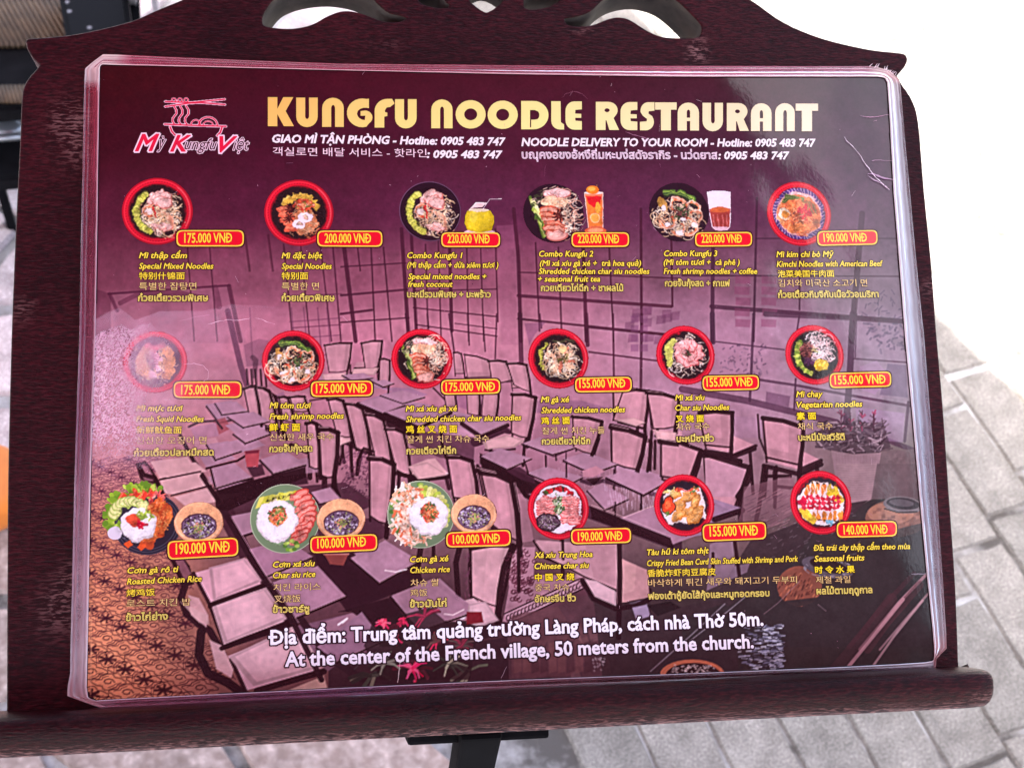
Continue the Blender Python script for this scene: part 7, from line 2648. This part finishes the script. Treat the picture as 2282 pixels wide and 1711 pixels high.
        for i in range(len(p) - 1):
            d = p[i + 1] - p[i]
            L = np.linalg.norm(d)
            nrm = np.array([-d[1], d[0]]) / L
            w0 = (w[i] if isinstance(w, (list, tuple)) else w) * .7
            w1 = (w[i + 1] if isinstance(w, (list, tuple)) else w) * .7
            q = np.array([p[i] - nrm * w0 * PX / 2, p[i + 1] - nrm * w1 * PX / 2, p[i + 1] + nrm * w1 * PX / 2, p[i] + nrm * w0 * PX / 2])
            k.add(np.c_[q, np.full(4, 0.00078 + 0.000004 * (k.n % 20))], [[0, 1, 2, 3]], col)
    scr('T3', [(1045, 890), (1060, 915), (1100, 950), (1150, 1010), (1190, 1075), (1240, 1140), (1290, 1190), (1338, 1230)], [.6, 1.4, 1.8, 1.2, 2.6, 3.4, 2.8, .8])
    scr('T3', [(1195, 1130), (1230, 1128), (1300, 1155), (1365, 1168)], [1.5, 6, 6, .8], (176, 140, 168))
    scr('T3', [(1195, 1136), (1225, 1160), (1290, 1190), (1338, 1234)], [1, 3, 3, 1], (190, 156, 180))
    scr('T3', [(1150, 752), (1190, 762), (1240, 762), (1335, 746)], [.6, 2.6, 2, .9], (190, 140, 166))
    scr('T3', [(1222, 1046), (1250, 1040), (1362, 1043)], [.8, 2, 1], (190, 150, 174))
    scr('M1', [(1350, 1000), (1400, 985), (1470, 970), (1550, 974), (1622, 960)], [.5, 1.4, 1.8, 1.5, .5], (250, 214, 226))
    scr('M1', [(1655, 958), (1700, 968), (1735, 985), (1785, 998)], [.5, 1.2, 1.3, .5], (250, 214, 226))
    scr('M1', [(1160, 980), (1280, 950), (1360, 940)], [.4, .8, .4], (220, 160, 184))
    scr('K1', [(1190, 328), (1260, 320), (1320, 335), (1355, 375), (1350, 420), (1320, 440)], [.4, .9, 1, .9, .9, .4], (246, 206, 220))
    scr('L3', [(1476, 690), (1500, 694), (1575, 690)], [1.5, 6, 2], (120, 112, 118))
    scr('P1', [(1730, 240), (1722, 330), (1718, 348)], [1, 2.5, 3], (226, 214, 206))
    scr('P1', [(2190, 280), (2165, 330)], [.8, 1.2], (200, 180, 190))
    for x, y in ((1238, 388), (1600, 372), (1960, 352), (2050, 376), (2155, 342)): scr('P1', [(x - 14, y), (x, y + 3), (x + 14, y - 2)], [1, 3, 1], (206, 176, 190))
    scr('T2', [(1430, 640), (1460, 612), (1510, 598), (1560, 612), (1600, 650)], [.3, .9, 1.1, .9, .3], (150, 90, 112))
    scr('T2', [(1840, 858), (1890, 880), (1960, 896), (2010, 925)], [.4, 2.6, 3.2, .5], (160, 110, 134))
    scr('T2', [(1330, 1070), (1320, 1110), (1318, 1150)], [.3, .7, .3], (140, 84, 110))
    scr('M2', [(850, 735), (855, 742)], [3, 3], (80, 30, 50))
    g2 = random.Random(21)
    k = Ink()
    for i in range(170):
        x, y = g2.uniform(230, 1960), g2.uniform(160, 1470)
        s = g2.uniform(.5, 1.3)
        a = g2.uniform(0, 3.14)
        l = g2.choice([1.2, 1.6, 2, 7, 12]) * g2.uniform(.6, 1.4)
        if l > 5: s *= .45
        scr('S', [(x, y), (x + math.cos(a) * l, y + math.sin(a) * l)], s, g2.choice([(216, 170, 190), (170, 120, 150), (236, 206, 216)]))
    o = k.build('dust_specks', MENU, 'fine pale dust specks on the film')
    o['kind'] = 'stuff'
    # frayed ends of film at the upper right corner
    k = Ink()
    for i in range(14):
        x = 1934 + g2.uniform(0, 60)
        y = 153 + max(0, x - 1960) * .6 + g2.uniform(-2, 2)
        p = sheet_arr([(x, y), (x + g2.uniform(-4, 6), y - g2.uniform(2, 7))])
        d = p[1] - p[0]
        nn = np.array([-d[1], d[0]]) / np.linalg.norm(d) * .00016
        q = np.array([p[0] - nn, p[1] - nn * .4, p[1] + nn * .4, p[0] + nn])
        k.add(np.c_[q, [.0016, .0028, .0028, .0016]], [[0, 1, 2, 3]], (246, 222, 230))
    o = k.build('frayed_edge', MENU, 'frayed plastic shreds at the upper right corner')
    o['kind'] = 'stuff'


film()


# ================================================================== THINGS IN THE BACKGROUND
def background_things():
    M_BROWN = simple('brown bamboo slat', (0.075, 0.045, 0.022), 0.6, noise=0.45, scale=40)
    M_GRAN, nt, b = new_mat('black speckled granite')
    tc = N(nt, 'ShaderNodeTexCoord')
    vo = N(nt, 'ShaderNodeTexVoronoi', i_Scale=38.0)
    nt.links.new(tc.outputs['Object'], vo.inputs['Vector'])
    rp = ramp(nt, [(0.0, (.34, .34, .36)), (0.10, (.2, .2, .22)), (0.17, (.004, .004, .005))])
    nt.links.new(vo.outputs['Distance'], rp.inputs[0])
    nt.links.new(rp.outputs[0], b.inputs['Base Color'])
    b.inputs['Roughness'].default_value = 0.6
    b.inputs['Specular IOR Level'].default_value = 0.08
    M_STEEL = simple('brushed steel', (0.45, 0.46, 0.48), 0.35, 0.8, noise=0.2)
    M_GREY = simple('grey painted metal', (0.28, 0.28, 0.29), 0.5, noise=0.3)
    M_ORANGE = simple('orange plastic', (0.75, 0.22, 0.03), 0.4, noise=0.1)
    # black bench with two mats of brown slats lying on it
    W = lambda x, y, z: Vector(on_level(x, y, z))
    e = empty('slatted_bench', (0, 0, 0), 'black bench topped with brown bamboo slats beyond the upper left corner of the stand', 'bench')
    e.location = (-0.75, 1.35, 0)
    zt = 0.36

    def slab(name, marks, z0, z1, m, bev=.006):
        q4 = [W(x, y, z1) for x, y in marks]
        bm = bmesh.new()
        lo = [bm.verts.new((v.x, v.y, z0)) for v in q4]
        hi = [bm.verts.new((v.x, v.y, z1)) for v in q4]
        n = len(q4)
        for i in range(n): bm.faces.new((lo[i], lo[(i + 1) % n], hi[(i + 1) % n], hi[i]))
        bm.faces.new(hi)
        bm.faces.new(lo[::-1])
        bmesh.ops.bevel(bm, geom=bm.edges[:], offset=bev, segments=2, affect='EDGES')
        o = link(name, bm_mesh(name, bm), m, e)
        put(o, Matrix.Identity(4))
    slab('seat_board', [(-260, -120), (300, -160), (312, 60), (120, 160), (75, 236), (-260, 262)], zt - .03, zt, M_BLACK)
    slab('lower_shelf', [(-260, 250), (110, 236), (120, 300), (70, 392), (-260, 420)], zt - .16, zt - .13, M_BLACK)
    d = (W(62, 100, zt) - W(0, -10, zt)).normalized()
    for i in range(-4, 13):
        x = -8 + i * 12.5
        p0, p1 = W(x - 45, -70, zt + .006), W(x + 52, 104 - max(0, i) * 1.2, zt + .006)
        bm = bmesh.new()
        tube(bm, [p0, p1], .0042, 8)
        o = link('slat', bm_mesh('slat', bm, True), M_BROWN, e)
        put(o, Matrix.Identity(4))
    for i in range(-4, 8):
        x = -4 + i * 9.5
        bm = bmesh.new()
        tube(bm, [W(x, 192, zt + .005), W(x + 12, 228, zt + .005)], .0030, 8)
        o = link('short_slat', bm_mesh('short_slat', bm, True), M_BROWN, e)
        put(o, Matrix.Identity(4))
    slab('leg', [(-40, 300), (-20, 300), (-20, 320), (-40, 320)], 0.0, zt - .16, M_BLACK, .002)
    slab('leg', [(-230, 300), (-210, 300), (-210, 320), (-230, 320)], 0.0, zt - .16, M_BLACK, .002)
    slab('leg', [(60, 215), (78, 210), (82, 222), (64, 230)], 0.0, zt - .03, M_BLACK, .002)
    for pts, rr_ in (([(-60, 292), (-10, 274), (30, 262), (75, 256)], .010), ([(-60, 316), (0, 308), (75, 302)], .006)):
        bm = bmesh.new()
        tube(bm, [W(x, y, zt - .11) for x, y in pts], rr_, 8)
        o = link('stretcher', bm_mesh('stretcher', bm, True), M_STEEL, e)
        put(o, Matrix.Identity(4))
    bm = bmesh.new()
    bmesh.ops.create_uvsphere(bm, u_segments=16, v_segments=10, radius=.018)
    bmesh.ops.scale(bm, vec=(1.4, 1, .6), verts=bm.verts[:])
    c = W(14, 286, zt - .115)
    bmesh.ops.translate(bm, vec=c, verts=bm.verts[:])
    o = link('foot_cap', bm_mesh('foot_cap', bm, True), M_STEEL, e)
    put(o, Matrix.Identity(4))
    # granite block
    g = empty('granite_block', (0, 0, 0), 'black speckled granite block lying on the slatted bench', 'block')
    z = .42
    q = [W(122, -60, z), W(278, -60, z), W(294, 66, z), W(148, 98, z)]
    c = sum(q, Vector()) / 4
    g.location = (c.x, c.y, 0)
    bm = bmesh.new()
    lo = [bm.verts.new((v.x, v.y, 0.362)) for v in q]
    hi = [bm.verts.new((v.x, v.y, z)) for v in q]
    for i in range(4): bm.faces.new((lo[i], lo[(i + 1) % 4], hi[(i + 1) % 4], hi[i]))
    bm.faces.new(hi); bm.faces.new(lo[::-1])
    bmesh.ops.bevel(bm, geom=bm.edges[:], offset=.008, segments=2, affect='EDGES')
    o = link('slab', bm_mesh('slab', bm), M_GRAN, g)
    put(o, Matrix.Identity(4))
    # metal rack legs
    t = empty('metal_rack', (0, 0, 0), 'grey metal rack with two flat uprights beyond the scrolled top', 'rack')
    for (x0, x1, m) in ((278, 300, M_GREY), (335, 347, M_STEEL)):
        za, zb = .5, .0
        b0 = on_level((x0 + x1) / 2 + 16, 60, .06)
        wdt = abs(on_level(x1, 30, .3)[0] - on_level(x0, 30, .3)[0])
        if m is M_GREY: t.location = (b0[0], b0[1], 0)
        bm = bmesh.new()
        top = on_level((x0 + x1) / 2 - 6, -60, .5)
        v = [Vector(b0), Vector(top)]
        for s in (0, 1):
            pass
        n = 4
        r0 = [bm.verts.new((b0[0] + sx * wdt / 2, b0[1] + sy * .01, 0.0)) for sx, sy in ((-1, -1), (1, -1), (1, 1), (-1, 1))]
        r1 = [bm.verts.new((top[0] + sx * wdt / 2, top[1] + sy * .01, top[2])) for sx, sy in ((-1, -1), (1, -1), (1, 1), (-1, 1))]
        for i in range(4): bm.faces.new((r0[i], r0[(i + 1) % 4], r1[(i + 1) % 4], r1[i]))
        bm.faces.new(r0[::-1]); bm.faces.new(r1)
        o = link('upright', bm_mesh('upright', bm), m, t)
        put(o, Matrix.Identity(4))
    bm = bmesh.new()
    a0 = on_level(280, -40, .4); a1 = on_level(345, -40, .4)
    tube(bm, [a0, a1], .008, 8)
    o = link('crossbar', bm_mesh('crossbar', bm, True), M_GREY, t)
    put(o, Matrix.Identity(4))
    # orange ball resting on the flagstones at the left edge
    r0 = 0.062
    c = Vector(on_level(-27, 1100, r0))
    bm = bmesh.new()
    bmesh.ops.create_uvsphere(bm, u_segments=40, v_segments=24, radius=r0)
    for v in bm.verts:                              # shallow moulded grooves
        if abs(v.co.z) < .004 or abs(v.co.x) < .004: v.co *= .975
    o = link('orange_ball', bm_mesh('orange_ball', bm, True), M_ORANGE, None, label='orange plastic ball on the pale flagstones, cut off at the left edge', cat='ball')
    o.location = (c.x, c.y, r0 + .014)


background_things()
